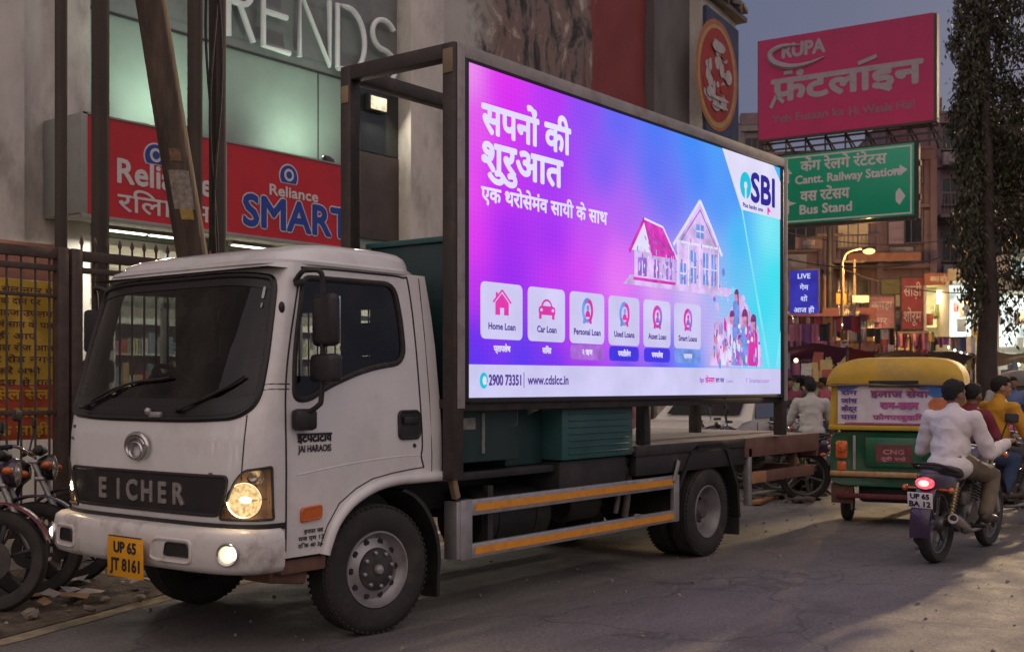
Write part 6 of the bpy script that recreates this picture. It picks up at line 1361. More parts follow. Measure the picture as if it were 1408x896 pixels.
    m = MB(); m.text('CNG', (XB-.0365, .0, .80), (0, -1, 0), (0, 0, 1), h=.05, w=.22, bold=.003, align='c'); m.text('दूरी रखें', (XB-.0365, 0, .73), (0, -1, 0), (0, 0, 1), h=.035, w=.26, bold=.002, align='c'); m.build('hatch_lettering', M('hatch_pink', (.5, .25, .25), .6, var=.3), h, None)
    m = MB()
    for y in (-.42, .42): m.bx(XB-.03, XB-.02, y-.015, y+.015, .62, 1.0)
    m.build('hatch_hinge', galv, h)
    m = MB(); m.bar((XB-.02, -.62, .33), (XB-.02, .62, .33), .05, .055, .01)
    for y in (-.5, .5): m.bar((XB-.02, y, .33), (XB+.1, y, .46), .04, .04)
    m.build('rear_bar', M('maroon_bar', (.16, .035, .04), .55, var=.3), t)
    for y in (-.56, .56): MB().bx(XB+.02, XB+.04, y-.12, y+.12, .24, .46).build('mud_flap', rust, t)
    m = MB(); m.box((-.1, 0, .36), (.6, .8, .22), None, .05); m.build('engine', chassis_black, t)
    for c in ((0, .58, .215), (0, -.58, .215), (1.72, 0, .215)):
        w = MB().lathe([(.10, -.045), (.15, -.058), (.195, -.05), (.215, -.025), (.215, .025), (.195, .05), (.15, .058), (.10, .045)], c, (0, 1, 0), 30).build('wheel', tyre_rubber, t, 40); MB().lathe([(0, -.03), (.10, -.046), (.10, .046), (0, .03)], c, (0, 1, 0), 20).build('rim', engine_m, w)
    m = MB(); m.box((-.12, 0, .80), (.5, 1.2, .14), None, .05); m.box((-.36, 0, 1.15), (.12, 1.2, .55), (0, R(-8), 0), .05); m.box((.95, 0, .76), (.34, .8, .10), None, .04); m.build('seats', M('dark_rexine', (.05, .025, .03), .6, var=.3), t)
    m = MB(); m.tube([(1.30, -.30, 1.0), (1.38, 0, .98), (1.30, .30, 1.0)], .016, 8); m.cyl((1.38, 0, .98), (1.65, 0, .5), .03); m.build('handlebar', black_plastic, t)
    m = MB(); m.poly([(1.53, -.54, 1.02), (1.53, .54, 1.02), (1.25, .58, 1.52), (1.25, -.58, 1.52)]); m.build('windscreen', side_glass, t, None); return t
rickshaw('yellow and green auto rickshaw seen from behind with a printed poster on its rear window', Vector((7.96, -1.42, 0)), R(12), rk_canvas, rk_green, rk_yellow)
q = ground(1428, 24); rickshaw('auto rickshaw with a drab grey canopy at the edge of the traffic', q, R(25), M('grey_canvas', (.17, .16, .14), .8, var=.2), M('rickshaw_dark_green', (.02, .06, .045), .45, var=.2), M('rickshaw_dark_trim', (.05, .06, .05), .5, var=.2), False, None)
q = ground(1404, 15.0)
motorcycle('black motorcycle with bright coloured bundles at the right edge of the road', q, R(-20), paint_black, 'motorcycles in the traffic')
m = MB(); r = random.Random(4)
for k in range(16): m.mi = k % 5; m.ell((r.uniform(-.12, .35), r.uniform(-.18, .18), .92+r.uniform(0, .28)), (r.uniform(.06, .12), r.uniform(.06, .11), r.uniform(.05, .09)), 10)
o = m.build('cloth_bundle', [M('bundle_purple', (.16, .04, .20), .7, var=.3), M('bundle_red', (.45, .04, .06), .7, var=.3), M('bundle_pale', (.5, .45, .4), .7, var=.3), M('bundle_pink', (.5, .12, .3), .7, var=.3), M('bundle_blue', (.06, .1, .3), .7, var=.3)], None, 60); o.location = q; o.rotation_euler.z = R(-20); tag(o, 'heap of red, purple and pale cloth bundles tied on the motorcycle seat', 'bundle')

# ------------------------------------------------------------------ white car parked beyond the truck
def car(label, loc, rz, paint):
    t = thing('parked_car', label, 'car', loc, rz); L_ = 4.1
    pr = [(-2.02, .42), (-2.06, .62), (-2.02, .86), (-1.72, .98), (-1.30, 1.02), (-.95, 1.28), (-.70, 1.44), (-.2, 1.48), (.35, 1.44), (.80, 1.22), (1.10, 1.02), (1.55, .93), (1.88, .80), (2.02, .62), (2.02, .42), (1.7, .25), (-1.7, .25)]
    def sec(y, k):
        out = []
        for x, z in pr: f = max(0, (z-.98))/.5; out.append((x*(1-.03*k), y*(1-.22*f), z-(.03*k if z > 1.3 else 0)))
        return out
    m = MB(); V = m.grid([sec(-.82, .6), sec(-.84, .2), sec(-.7, 0), sec(0, -.3), sec(.7, 0), sec(.84, .2), sec(.82, .6)], cu=True); m.f(V[0]); m.f(V[-1]); m.build('body', paint, t, 30)
    dark = M('car_window', (.02, .025, .03), .08, var=.1, coat=.5)
    for sg in (-1, 1):
        yf = lambda z: sg*(.835*(1-.22*max(0, z-.98)/.5)+.012)
        for a in ([(-1.12, 1.05), (-.08, 1.05), (-.08, 1.40), (-.68, 1.38), (-.92, 1.24)], [(-.02, 1.05), (.92, 1.05), (.72, 1.20), (.32, 1.38), (-.02, 1.40)]): MB().face([(x, yf(z), z) for x, z in a]).build('side_window', dark, t, None)
        MB().box((.95, sg*.93, 1.06), (.12, .16, .11), None, .03).build('wing_mirror', paint, t)
        for x in (-.3, .65): MB().box((x, sg*.855, .92), (.16, .02, .03), None, .008).build('door_handle', chrome, t)
        m = MB(); 
        for x in (-.05, -1.1, .95): m.box((x, sg*.846, .68), (.01, .008, .62))
        m.build('door_seam', black_plastic, t)
        for x in (-1.28, 1.30):
            w = MB().lathe([(.19, -.08), (.24, -.095), (.30, -.08), (.31, 0), (.30, .08), (.24, .095), (.19, .08)], (x, sg*.76, .31), (0, 1, 0), 30).build('wheel', tyre_rubber, t, 40); MB().lathe([(.0, -.06*1), (.16, -.085), (.19, -.08), (.19, .08), (.16, .085), (0, .06)], (x, sg*.76, .31), (0, 1, 0), 24).build('rim', rim_steel, w)
        MB().box((1.93, sg*.58, .72), (.14, .30, .14), (0, R(-25), 0), .04).build('headlight', M('clear_lens', (.55, .53, .5)), t); MB().box((-2.0, sg*.62, .80), (.10, .24, .16), None, .03).build('tail_lamp', M('red_lens', (.35, .02, .02)), t)
    MB().face([(.84, -.62, 1.215), (.84, .62, 1.215), (.40, .56, 1.435), (.40, -.56, 1.435)]).build('windscreen', dark, t, None).location = (.02, 0, .02)
    MB().face([(-1.24, -.62, 1.08), (-1.24, .62, 1.08), (-.80, .56, 1.40), (-.80, -.56, 1.40)]).build('rear_window', dark, t, None).location = (-.03, 0, .02)
    return t
q = ground(1010, 19.6); car('white saloon car parked by the wall beyond the truck deck', q, R(4), M('car_white', (.62, .59, .54), .3, var=.06, coat=.4, dirt=(.4, .36, .3), damt=.6))
# ------------------------------------------------------------------ the street beyond
RZ0 = math.atan2(RT.y, RT.x)
def facing(px, dist, yaw=0.):
    p = ground(px, dist); return p, RZ0+R(yaw)
brown_wall = M('brown_wall', (.21, .14, .14), .85, var=.2, scale=1.5, dirt=(.06, .045, .045), damt=.7, dscale=1.2, bump=.2, stretch=(1, 1, .5))
mauve_wall = M('mauve_wall', (.20, .145, .16), .85, var=.2, scale=1.5, dirt=(.07, .055, .06), damt=.7, dscale=1.2, stretch=(1, 1, .5))
pale_wall = M('pale_old_wall', (.24, .22, .22), .85, var=.2, scale=1.2, dirt=(.11, .10, .10), damt=.7, dscale=1)
win_dark = M('dark_window', (.02, .02, .026), .15, var=.3)
frame_pale = M('window_frame_paint', (.16, .13, .12), .7, var=.25)
win_lit = EM('lit_window_warm', (.9, .5, .22), .35, var=.5, scale=1.2)
shop_white = EM('shop_light_white', (.90, 1, .92), 1.5, var=.6, scale=1.4); shop_warm = EM('shop_light_warm', (1, .80, .32), .95, var=.6, scale=1.3)
def block(label, px, dist, yaw, w, depth, h, floors, cols, wall, seed, lit=(), ground_h=3.4, balcony=True, name='apartment_block', acs=True):
    """building whose right front corner stands at px; facade along -x locally"""
    p, rz = facing(px, dist, yaw); t = thing(name, label, 'building', p, rz); r = random.Random(seed)
    m = MB(); m.bx(-w, 0, .25, depth, 0, h); m.bx(-w-.05, .05, .05, .27, h-.35, h); m.bx(-w-.05, .05, .10, .26, ground_h-.12, ground_h+.08)
    fh = (h-ground_h)/floors; cw = w/cols
    for c in range(cols+1): m.bx(-w+c*cw-.11, -w+c*cw+.11, .02, .26, ground_h+.08, h-.36)
    for f_ in range(floors):
        z = ground_h+f_*fh; m.bx(-w, 0, .06, .26, z+.09, z+.22)
        for c in range(cols):
            x = -w+c*cw; m.bx(x+.11, x+.30, .12, .27, z+.22, z+fh); m.bx(x+cw-.30, x+cw-.11, .12, .27, z+.22, z+fh)
    m.build('wall', wall, t, None)
    m = MB(); m.bx(-w-.02, .02, .02, depth, h+.001, h+.10)
    for k in range(3): x = -w*r.random(); m.bx(x-.6, x+.6, 2, 3.2, h+.1, h+1.1)
    m.build('roof', mauve_wall, t)
    for f_ in range(floors):
        for c in range(cols):
            x0 = -w+c*cw+.38; x1 = x0+cw-.76; z0 = ground_h+f_*fh+.9+r.uniform(-.1, .1); z1 = z0+fh*.46
            wd = MB().bx(x0, x1, .19, .245, z0, z1).build('window', win_lit if (f_, c) in lit else win_dark, t)
            m = MB(); m.bx(x0-.06, x0, .15, .26, z0-.05, z1+.05); m.bx(x1, x1+.06, .15, .26, z0-.05, z1+.05); m.bx(x0, x1, .15, .26, z1, z1+.06); m.bx(x0, x1, .12, .26, z0-.06, z0)
            for k in range(1, 3): xm = x0+(x1-x0)*k/3; m.bx(xm-.02, xm+.02, .17, .20, z0, z1)
            m.build('frame', frame_pale, wd)
            u = r.random()
            if balcony and u < .45:
                m = MB(); m.bx(x0-.3, x1+.3, -.75, .12, z0-.62, z0-.50); 
                for xx in np.linspace(x0-.28, x1+.28, 12): m.cyl((xx, -.72, z0-.5), (xx, -.72, z0+.3), .012, None, 5)
                m.bx(x0-.3, x1+.3, -.74, -.70, z0+.28, z0+.33); m.build('balcony', wall, t)
            elif acs and u < .75:
                m = MB(); m.box((x0+.3, -.12, z0-.45), (.75, .32, .5), None, .02); m.lathe([(.0, 0), (.19, 0), (.19, .02)], (x0+.25, -.283, z0-.45), (0, -1, 0), 18); m.build('air_conditioner', pale_wall, t)
            elif u < .9:
                m = MB(); m.box(((x0+x1)/2, -.05, z1+.14), (x1-x0+.3, .55, .04), (R(16), 0, 0)); m.build('sunshade', pale_wall, t)
    m = MB(); 
    for k in range(5): x = -w*r.random(); m.tube([(x+.05*math.sin(z), .03, z) for z in np.linspace(.5, h, 8)], .04, 6)
    m.build('drain_pipe', frame_pale, t); return t
ba = block('brown apartment block with balconies under the pink roof billboard', 1284, 40, -12, 10.5, 9, 9.6, 3, 6, brown_wall, 2, {(0, 3), (0, 5), (1, 4)})
block('mauve building half hidden behind the drooping tree', 1405, 45, -6, 4.9, 9, 12.0, 4, 3, mauve_wall, 5, {(0, 1)})
block('pale building at the right end of the street beyond the tree', 1560, 50, -4, 6.2, 9, 9.5, 3, 4, pale_wall, 8, {(1, 0)})
block('grey flat-roofed building seen above the end of the truck screen', 1060, 66, -8, 7, 8, 16.2, 4, 4, pale_wall, 9, (), 3.4, False)
# lit shop fronts at the foot of the blocks
inkw_ = M('board_pale_ink', (.62, .56, .42), .7, var=.2)
def shop(label, px0, px1, yt, yb, dist, yaw, glow, board, n, energy, lampcol, group='lit shops along the street'):
    p, rz = facing(px0, dist, yaw); w = (px1-px0)/1620*dist; zt = 1.55+(530-yt)/1620*dist; zb = max(.1, 1.55+(530-yb)/1620*dist)
    t = thing('lit_shop', label, 'shop', p, rz, group); r = random.Random(n)
    m = MB(); m.bx(0, w, .9, .98, 0, zt); m.bx(-.06, 0, -.2, .98, 0, zt); m.bx(w, w+.06, -.2, .98, 0, zt); m.bx(0, w, -.2, .98, zt, zt+.08); m.build('shell', shop_cream, t)
    m = MB(); m.bx(.05, w-.05, .84, .88, zb, zt-.08); m.build('bright_interior', glow, t)
    m = MB(); m.bx(-.1, w+.1, -.42, -.30, zt-.03, zt+.34); nb_ = m.build('name_board', board, t); m = MB(); m.text(['साड़ी भंडार', 'मोबाइल', 'जनरल स्टोर', 'शोरूम', 'वस्त्रालय', 'रेडीमेड', 'बर्तन घर'][n % 7], (w/2, -.424, zt+.08), (1, 0, 0), (0, 0, 1), h=.17, align='c', wmax=w*.8, bold=.006); m.build('board_lettering', inkw_, nb_, None)
    m = MB()
    for k in range(int(w*7)):
        m.mi = r.randrange(8); x = r.uniform(.1, w-.1); z = r.uniform(zb, zt-.7); m.box((x, r.uniform(.1, .7), z), (r.uniform(.1, .3), .15, r.uniform(.1, .42)))
    m.bx(0, w, .0, .6, .02, .95); g = m.build('goods', gm, t, None); tag(g, kind='stuff')
    l = area('shop_glow', p+Vector((0, 0, 0)), (0, 0, 0), w*.8, .5, energy, lampcol); l.location = Matrix.Translation(p) @ Matrix.Rotation(rz, 4, 'Z') @ Vector((w/2, .35, zt-.15)); l.rotation_euler = (0, 0, rz); return t
shop('bright shop with yellow and green displays left of the tree trunk', 1303, 1349, 386, 462, 37, -4, shop_white, M('board_cream', (.45, .40, .26), .6, var=.2), 1, 90, (.92, 1, .85))
shop('narrow warm-lit shop at the corner of the brown block', 1272, 1300, 392, 448, 37.5, -8, shop_warm, M('board_rust', (.34, .13, .08), .6, var=.25), 2, 45, (1, .82, .45))
shop('white glowing shop right of the tree trunk', 1370, 1450, 400, 475, 36, 3, shop_white, M('board_grey', (.3, .33, .32), .6, var=.2), 3, 120, (.9, 1, .96))
shop('upper white-lit showroom right of the tree trunk', 1386, 1440, 352, 392, 38, 3, EM('showroom_glow', (.75, .98, .96), 1.25, var=.5, scale=1.2), M('board_teal', (.16, .24, .24), .6, var=.2), 4, 40, (.85, 1, .98))
glow_pink = EM('stall_glow_pink', (.62, .16, .30), .42, var=.9, scale=2.2); glow_amber = EM('stall_glow_amber', (.95, .42, .14), .45, var=.9, scale=2.2)
shop('dim rose-lit cloth shop right beside the truck screen', 1080, 1130, 448, 512, 35, -12, glow_pink, M('board_plum', (.10, .04, .09), .6, var=.3), 11, 40, (1, .5, .6))
shop('amber-lit shop under the orange street lamp', 1134, 1196, 440, 512, 36, -10, glow_amber, M('board_wine', (.12, .035, .045), .6, var=.3), 12, 60, (1, .62, .3))
shop('amber-lit shop under the cream board and maroon hoarding', 1202, 1266, 472, 514, 36, -10, glow_amber, M('board_tan', (.20, .14, .10), .6, var=.3), 13, 50, (1, .68, .38))
bl = EM('festoon_bulb', (1, .72, .36), 7); bw = EM('festoon_bulb_white', (.85, .95, 1), 6)
for k, (pa, pb_, sag, mt, lb) in enumerate((((1082, 428, 31), (1172, 436, 33), .35, bl, 'string of warm bulbs from the truck screen side to the orange lamp post'), ((1176, 446, 33), (1282, 462, 34), .3, bl, 'string of warm bulbs above the beige awning'), ((1296, 470, 33), (1412, 486, 31), .25, bw, 'string of white bulbs passing behind the tree trunk'))):
    A, B = at(*pa[:2], pa[2]), at(*pb_[:2], pb_[2]); n = 14; t = thing('bulb_string', lb, 'string lights', A, 0, 'bulb strings over the street'); pts = [(B-A)*u-Vector((0, 0, sag*4*u*(1-u))) for u in np.linspace(0, 1, n)]
    MB().tube(pts, .008, 5).build('cable', chassis_black, t); m = MB()
    for q in pts[1:-1]: m.ell(q-Vector((0, 0, .05)), (.028, .028, .036), 8)
    m.build('bulbs', mt, t)
for k, (pa, pb_, sag, lb) in enumerate((((1000, 330, 30), (1300, 352, 33), .5, 'black overhead cable sagging below the green sign'), ((1075, 318, 36), (1420, 300, 38), .6, 'black overhead cable crossing in front of the drooping tree'), ((1141, 362, 35), (1420, 392, 34), .5, 'black overhead cable from the tall dark pole to the right'))):
    A, B = at(*pa[:2], pa[2]), at(*pb_[:2], pb_[2]); o = MB().tube([(B-A)*u-Vector((0, 0, sag*4*u*(1-u))) for u in np.linspace(0, 1, 24)], .018, 5).build('overhead_cable', chassis_black, None); o.location = A; tag(o, lb, 'cable', 'overhead cables')
# blue lit screen on the block
def signboard(name, label, cat, px0, px1, yt, yb, dist, mat, text=None, tmat=None, yaw=-8, thick=.08, group=None, th=.6, frame=True):
    p0 = at(px0, yb, dist); rz = RZ0+R(yaw); w = (px1-px0)/1620*dist; h = (yb-yt)/1620*dist
    t = thing(name, label, cat, p0, rz, group); b = MB().bx(0, w, 0, thick, 0, h).build('board', mat, t)
    if frame:
        e = min(.05, h*.06); m = MB(); m.bx(-e, 0, -.015, thick, -e, h+e); m.bx(w, w+e, -.015, thick, -e, h+e); m.bx(0, w, -.015, thick, -e, 0); m.bx(0, w, -.015, thick, h, h+e); m.build('edge', dark_steel, t)
    if text:
        m = MB(); n = len(text)
        for k, tx in enumerate(text): m.text(tx, (w/2, -.006, h-(k+.5)*h/n-h/n*th*.36), (1, 0, 0), (0, 0, 1), h=h/n*th*.72, align='c', wmax=w*.84, bold=h/n*.004)
        m.build('lettering', tmat, t, None)
    return t
signboard('lit_sign', 'glowing blue screen sign with white lettering on the dark block wall', 'sign', 1086, 1124, 372, 434, 36, EM('blue_screen', (.055, .05, .52), .75, var=.3, scale=1.5), ('LIVE', 'गेम', 'शो', 'आज ही'), EM('blue_screen_text', (.75, .8, 1), 1.1), yaw=-14)
SGN = [('small orange sign box on the lamp post side of the block', 1150, 1164, 402, 418, 33.5, (.50, .26, .04), None), ('pale blue awning board beneath the orange street light', 1172, 1194, 406, 416, 34.5, (.42, .45, .50), None), ('dusty pink panel beside the pale blue awning board', 1196, 1228, 408, 452, 37, (.30, .14, .17), ('कपड़ा', 'घर')), ('maroon shop hoarding left of the warm-lit corner shop', 1240, 1268, 382, 452, 37.6, (.26, .05, .06), ('साड़ी', 'शोरूम')), ('cream board with dark lettering under the maroon hoarding', 1228, 1272, 456, 470, 36.5, (.40, .33, .24), ('बनारसी वस्त्र',)), ('grey-lilac board under the blue glowing screen', 1080, 1122, 442, 456, 35, (.20, .15, .22), None), ('long brown awning board above the parked scooters', 1124, 1200, 470, 484, 32, (.17, .10, .09), None), ('tiny pink square board beneath the dusty pink panel', 1197, 1212, 444, 456, 36, (.50, .15, .24), None), ('olive green panel near the middle of the brown block', 1212, 1238, 384, 404, 38.6, (.16, .15, .06), None), ('white notice board just left of the yellow rickshaw roof', 1166, 1190, 436, 452, 35.5, (.42, .40, .38), ('किराये',)), ('orange vertical banner on the lamp-lit wall', 1134, 1142, 380, 426, 37, (.45, .16, .06), None), ('brown signboard over the balcony left of the lamp', 1094, 1130, 326, 342, 38.4, (.20, .12, .11), ('लॉज',)), ('lilac curtain panel between two balconies of the block', 1222, 1242, 300, 336, 38.8, (.24, .18, .22), None), ('terracotta strip board under the upper windows', 1166, 1262, 348, 360, 38.6, (.28, .13, .08), None)]
inkd = M('sign_dark_ink', (.06, .04, .05), .7); inkw = M('sign_pale_ink', (.5, .46, .42), .7)
for k, (lb, a, b, c, d, dist, col, tx) in enumerate(SGN):
    signboard('wall_sign', lb, 'sign', a, b, c, d, dist, M('sign_paint_'+lb.split()[0]+lb.split()[1]+lb.split()[2], col, .7, var=.25, scale=3, dirt=tuple(q*.5 for q in col), damt=.6), tx, inkd if sum(col) > .9 else inkw, yaw=-10, group='signs on the far blocks')
# market stalls with cloth awnings, goods hung in front
for k, (px, d, c, lb) in enumerate(((1092, 26, (.16, .06, .14), 'market stall with a purple awning just right of the truck screen'), (1136, 29, (.30, .07, .08), 'market stall with a red awning behind the man in the pale shirt'), (1210, 31, (.26, .20, .17), 'market stall with a beige awning behind the yellow rickshaw roof'), (1275, 32, (.10, .10, .13), 'market stall with a dark blue awning left of the tree trunk'), (1395, 31, (.34, .30, .26), 'market stall with a pale awning right of the tree trunk'))):
    p, rz = facing(px, d, -6); t = thing('market_stall', lb, 'stall', p, rz, 'market stalls along the kerb'); r = random.Random(20+k); cm = M('awning_'+['purple', 'red', 'beige', 'navy', 'pale'][k], tuple(min(.7, q*2.0) for q in c), .85, var=.25, scale=3)
    m = MB(); m.grid([[(x, y, 2.35-.3*(y+.6)/-1.6*-1+.05*math.sin(x*5)) for x in np.linspace(-1.1, 1.1, 14)] for y in np.linspace(-.9, .7, 6)]); m.build('awning', cm, t, 60)
    m = MB()
    for x in (-1, 1):
        for y in (-.8, .6): m.cyl((x, y, 0), (x, y, 2.4), .03, None, 8)
    m.bx(-1, 1, -.5, .5, .78, .84); m.build('stall_frame', iron, t)
    m = MB()
    for _ in range(34): m.mi = r.randrange(8); x = r.uniform(-1, 1); m.box((x, -.75+r.uniform(-.05, .05), r.uniform(1.1, 2.1)), (r.uniform(.08, .3), .05, r.uniform(.15, .5)), (0, r.uniform(-.1, .1), 0))
    for _ in range(26): m.mi = r.randrange(8); m.box((r.uniform(-.9, .9), r.uniform(-.4, .4), .84+r.uniform(.04, .14)), (r.uniform(.1, .25), r.uniform(.1, .25), r.uniform(.1, .28)), (0, 0, r.uniform(0, 3)))
    tag(m.build('goods', gm, t, None), kind='stuff')
    m = MB(); m.ell((0, -.3, 2.1), .05, 10); m.build('bulb', EM('stall_bulb', (1, .75, .4), 3), t)
TX = [(1086, 28, 2.1, 3.0, 'tall rack of purple and dark cloth lengths right beside the truck screen'), (1132, 30, 2.0, 3.3, 'tall rack of red and pink cloth lengths under the orange street lamp'), (1186, 32, 2.1, 3.1, 'tall rack of pale and maroon cloth lengths above the rickshaw roof'), (1236, 33, 2.0, 3.0, 'tall rack of brown and pink cloth lengths under the maroon hoarding'), (1290, 33, 2.0, 2.9, 'tall rack of dark mixed cloth lengths just left of the tree trunk')]
tcol = [M('cloth_length_%s' % n, c, .85, var=.3, scale=4) for n, c in (('purple', (.16, .06, .17)), ('plum', (.09, .03, .08)), ('red', (.30, .05, .07)), ('pink', (.38, .15, .22)), ('pale', (.42, .38, .37)), ('maroon', (.17, .04, .05)), ('brown', (.16, .09, .06)), ('navy', (.05, .06, .13)), ('ochre', (.32, .2, .07)), ('black', (.03, .03, .03)))]
PAL = [(0, 0, 1, 9, 7, 3), (2, 3, 5, 1, 4, 8), (4, 5, 3, 6, 4, 9), (6, 3, 5, 8, 2, 1), (9, 7, 6, 0, 4, 1)]
for k, (px, d, z0, z1, lb) in enumerate(TX):
    p, rz = facing(px, d, -8); t = thing('textile_rack', lb, 'rack', p, rz, 'cloth racks along the kerb'); r = random.Random(50+k)
    m = MB()
    for x in (-.9, .9): m.cyl((x, 0, 0), (x, 0, z1+.05), .025, None, 6)
    for z in (z1, (z0+z1)/2, z0): m.cyl((-.95, 0, z), (.95, 0, z), .018, None, 6)
    m.build('rack_frame', dark_steel, t); m = MB()
    for zt_ in (z1, (z0+z1)/2+.05, z0):
        x = -.88
        while x < .8:
            w_ = r.uniform(.08, .26); h_ = r.uniform(.2, .6); m.mi = r.choice(PAL[k]); ph = r.uniform(0, 6); y0 = r.uniform(-.10, .04)
            m.grid([[(x+w_*u, y0+.03*math.sin(u*7+ph)-.02*v, zt_-h_*v) for u in np.linspace(0, 1, 7)] for v in np.linspace(0, 1, 4)]); x += w_*r.uniform(.7, 1.2)
    tag(m.build('cloth_lengths', tcol, t, 60), kind='stuff')
# pink billboard on the roof
L0, R0 = at(1043, 530, 41.2), at(1284, 530, 38.0); L0.z = R0.z = 10.12; dv = (R0-L0); Wb = dv.length; rzb = math.atan2(dv.y, dv.x)
pb = thing('roof_billboard', 'large crimson pink roof billboard with grey Hindi lettering', 'billboard', L0, rzb); Hb = 3.46
MB().bx(0, Wb, 0, .12, 0, Hb).build('board', M('billboard_pink', (.40, .014, .11), .5, var=.08, scale=1.2, dirt=(.27, .012, .07), damt=.5, dscale=.8), pb)
m = MB(); m.bx(Wb, Wb+.10, 0, .3, -.05, Hb-.03); m.bx(-.03, 0, 0, .2, 0, Hb); m.bx(0, Wb, .01, .14, -.08, 0)
for x in np.linspace(.2, Wb-.2, 9): m.bar((x, .3, 0), (x, .3, -.62), .05, .05); m.bar((x, .3, 0), (x+.35, .5, -.62), .04, .04); m.bar((x, .3, -.05), (x, 1.6, -.62), .05, .05); m.bx(x-.03, x+.03, .12, .2, 0, Hb)
for z in (-.12, -.34, -.58): m.bx(-.1, Wb+.1, .26, .33, z-.03, z+.03)
m.build('support_lattice', dark_steel, pb)
def bpx(px, py):  # point on the board face from a pixel
    d = ray(px, py); n = Vector((-dv.y, dv.x, 0)).normalized(); t_ = (L0-CAM).dot(n)/d.dot(n); q = CAM+d*t_-L0; return Vector((q.dot(dv.normalized()), -.006, q.z))
grey_ink = M('billboard_grey_ink', (.30, .27, .32), .6, var=.12)
m = MB()
def btext(tx, a, b, py, h, **k): p_, q_ = bpx(a, py[0]), bpx(b, py[1]); m.text(tx, p_, (1, 0, .0), (0, 0, 1), h=h, w=(q_.x-p_.x), **k)
btext('RUPA', 1076, 1134, (80, 74), .46, bold=.03)
sw = [bpx(*p) for p in ((1100, 62), (1076, 64), (1060, 74), (1064, 86), (1085, 92), (1110, 88), (1134, 78))]; m.tube([Vector((p.x, -.02, p.z)) for p in bez(sw, 6)], [.02+.10*math.sin(PI*k/36) for k in range(37)], 6)
btext('फंटलाइन', 1062, 1268, (140, 122), .80, bold=.05)
for a, b in (((1068, 132), (1060, 149)), ((1068, 132), (1078, 141)), ((1180, 88), (1206, 77)), ((1078, 101), (1090, 99))): p_, q_ = bpx(*a), bpx(*b); m.bar(p_+Vector((0, -.01, 0)), q_+Vector((0, -.01, 0)), .02, .13)
m.build('large_lettering', grey_ink, pb, None)
m = MB(); btext('Yeh Futaan ka', 1062, 1160, (170, 158), .27, bold=.008); btext('Hi Waala Hai!', 1168, 1258, (159, 147), .27, bold=.008); m.build('small_lettering', M('billboard_dim_ink', (.22, .12, .17), .6, var=.15), pb, None)
# green direction sign on a cantilever post hidden by the truck screen
L1, R1 = at(1052, 530, 27.8), at(1257, 530, 26.0); zt1_, zb1_ = 6.91, 5.31; L1.z = R1.z = zb1_; dg = R1-L1; Wg = dg.length; rzg = math.atan2(dg.y, dg.x); Hg = zt1_-zb1_
gs = thing('direction_sign', 'green direction board with white Hindi and English lettering and arrows', 'road sign', (L1.x, L1.y, 0), rzg)
gup = lambda o: setattr(o, 'location', (0, 0, zb1_))
gb_ = MB().bx(0, Wg, 0, .05, 0, Hg, .01).build('board', M('sign_green', (.006, .44, .25), .35, var=.06, scale=2), gs); gup(gb_)
m = MB()
for a in ((.05, Wg-.05, .04, .075), (.05, Wg-.05, Hg-.075, Hg-.04)): m.bx(a[0], a[1], -.004, 0, a[2], a[3])
for x in (.05, Wg-.085): m.bx(x, x+.035, -.004, 0, .075, Hg-.075)
m.build('border', M('sign_white', (.72, .74, .72), .4, var=.06), gb_)
def gpx(px, py):
    d = ray(px, py); n = Vector((-dg.y, dg.x, 0)).normalized(); t_ = (L1-CAM).dot(n)/d.dot(n); q = CAM+d*t_-L1; return Vector((q.dot(dg.normalized()), -.005, q.z))
m = MB()
def gtext(tx, a, b, ya, yb_, h, **k): p_, q_ = gpx(a, ya), gpx(b, yb_); m.text(tx, Vector((p_.x, -.005, (p_.z+q_.z)/2)), (1, 0, 0), (0, 0, 1), h=h, w=q_.x-p_.x, **k)
gtext('केंग रेलगे रंटेटस', 1101, 1219, 236, 224, .24, bold=.011); gtext('Cantt. Railway Station', 1094, 1236, 252, 242, .19, bold=.009); gtext('वस रटेंसय', 1101, 1168, 277, 271, .24, bold=.011); gtext('Bus Stand', 1100, 1171, 294, 290, .21, bold=.010)
def arrow(px, py, s, up=False):
    q = gpx(px, py); pts = [(-.9, -.25), (0, -.25), (0, -.75), (1, 0), (0, .75), (0, .25), (-.9, .25)] if not up else [(-.25, -1.4), (.25, -1.4), (.25, 0), (.75, 0), (0, 1), (-.75, 0), (-.25, 0)]
    m.poly([q+Vector((x*s, -.001, z*s)) for x, z in pts])
arrow(1237, 234, .17); m.poly([gpx(1237, 270)+Vector((x*.17, -.001, z*.2)) for x, z in ((-.5, -.5), (0, -.95), (.75, 0), (0, .95), (-.5, .5))]); arrow(1083, 240, .15, True); arrow(1083, 282, .15, True); m.poly([gpx(1088, 280)+Vector((x*.15, -.002, z*.15)) for x, z in ((-.6, -.4), (.9, 0), (-.6, .4))])
m.build('lettering', _mats['sign_white'], gb_, None)
m = MB(); m.bx(-.35, Wg+.12, .06, .16, zb1_+.35, zb1_+.47); m.bx(-.35, Wg+.12, .06, .16, zb1_+1.1, zb1_+1.22); m.bx(Wg, Wg+.10, .0, .15, zb1_-.06, zb1_+Hg); m.bx(0, Wg, .02, .15, zb1_-.09, zb1_-.005); m.build('arm', dark_steel, gs)
m = MB(); m.cyl((-.35, .15, 0), (-.35, .15, 7.1), .13, .10, 16); m.build('post', dark_steel, gs)
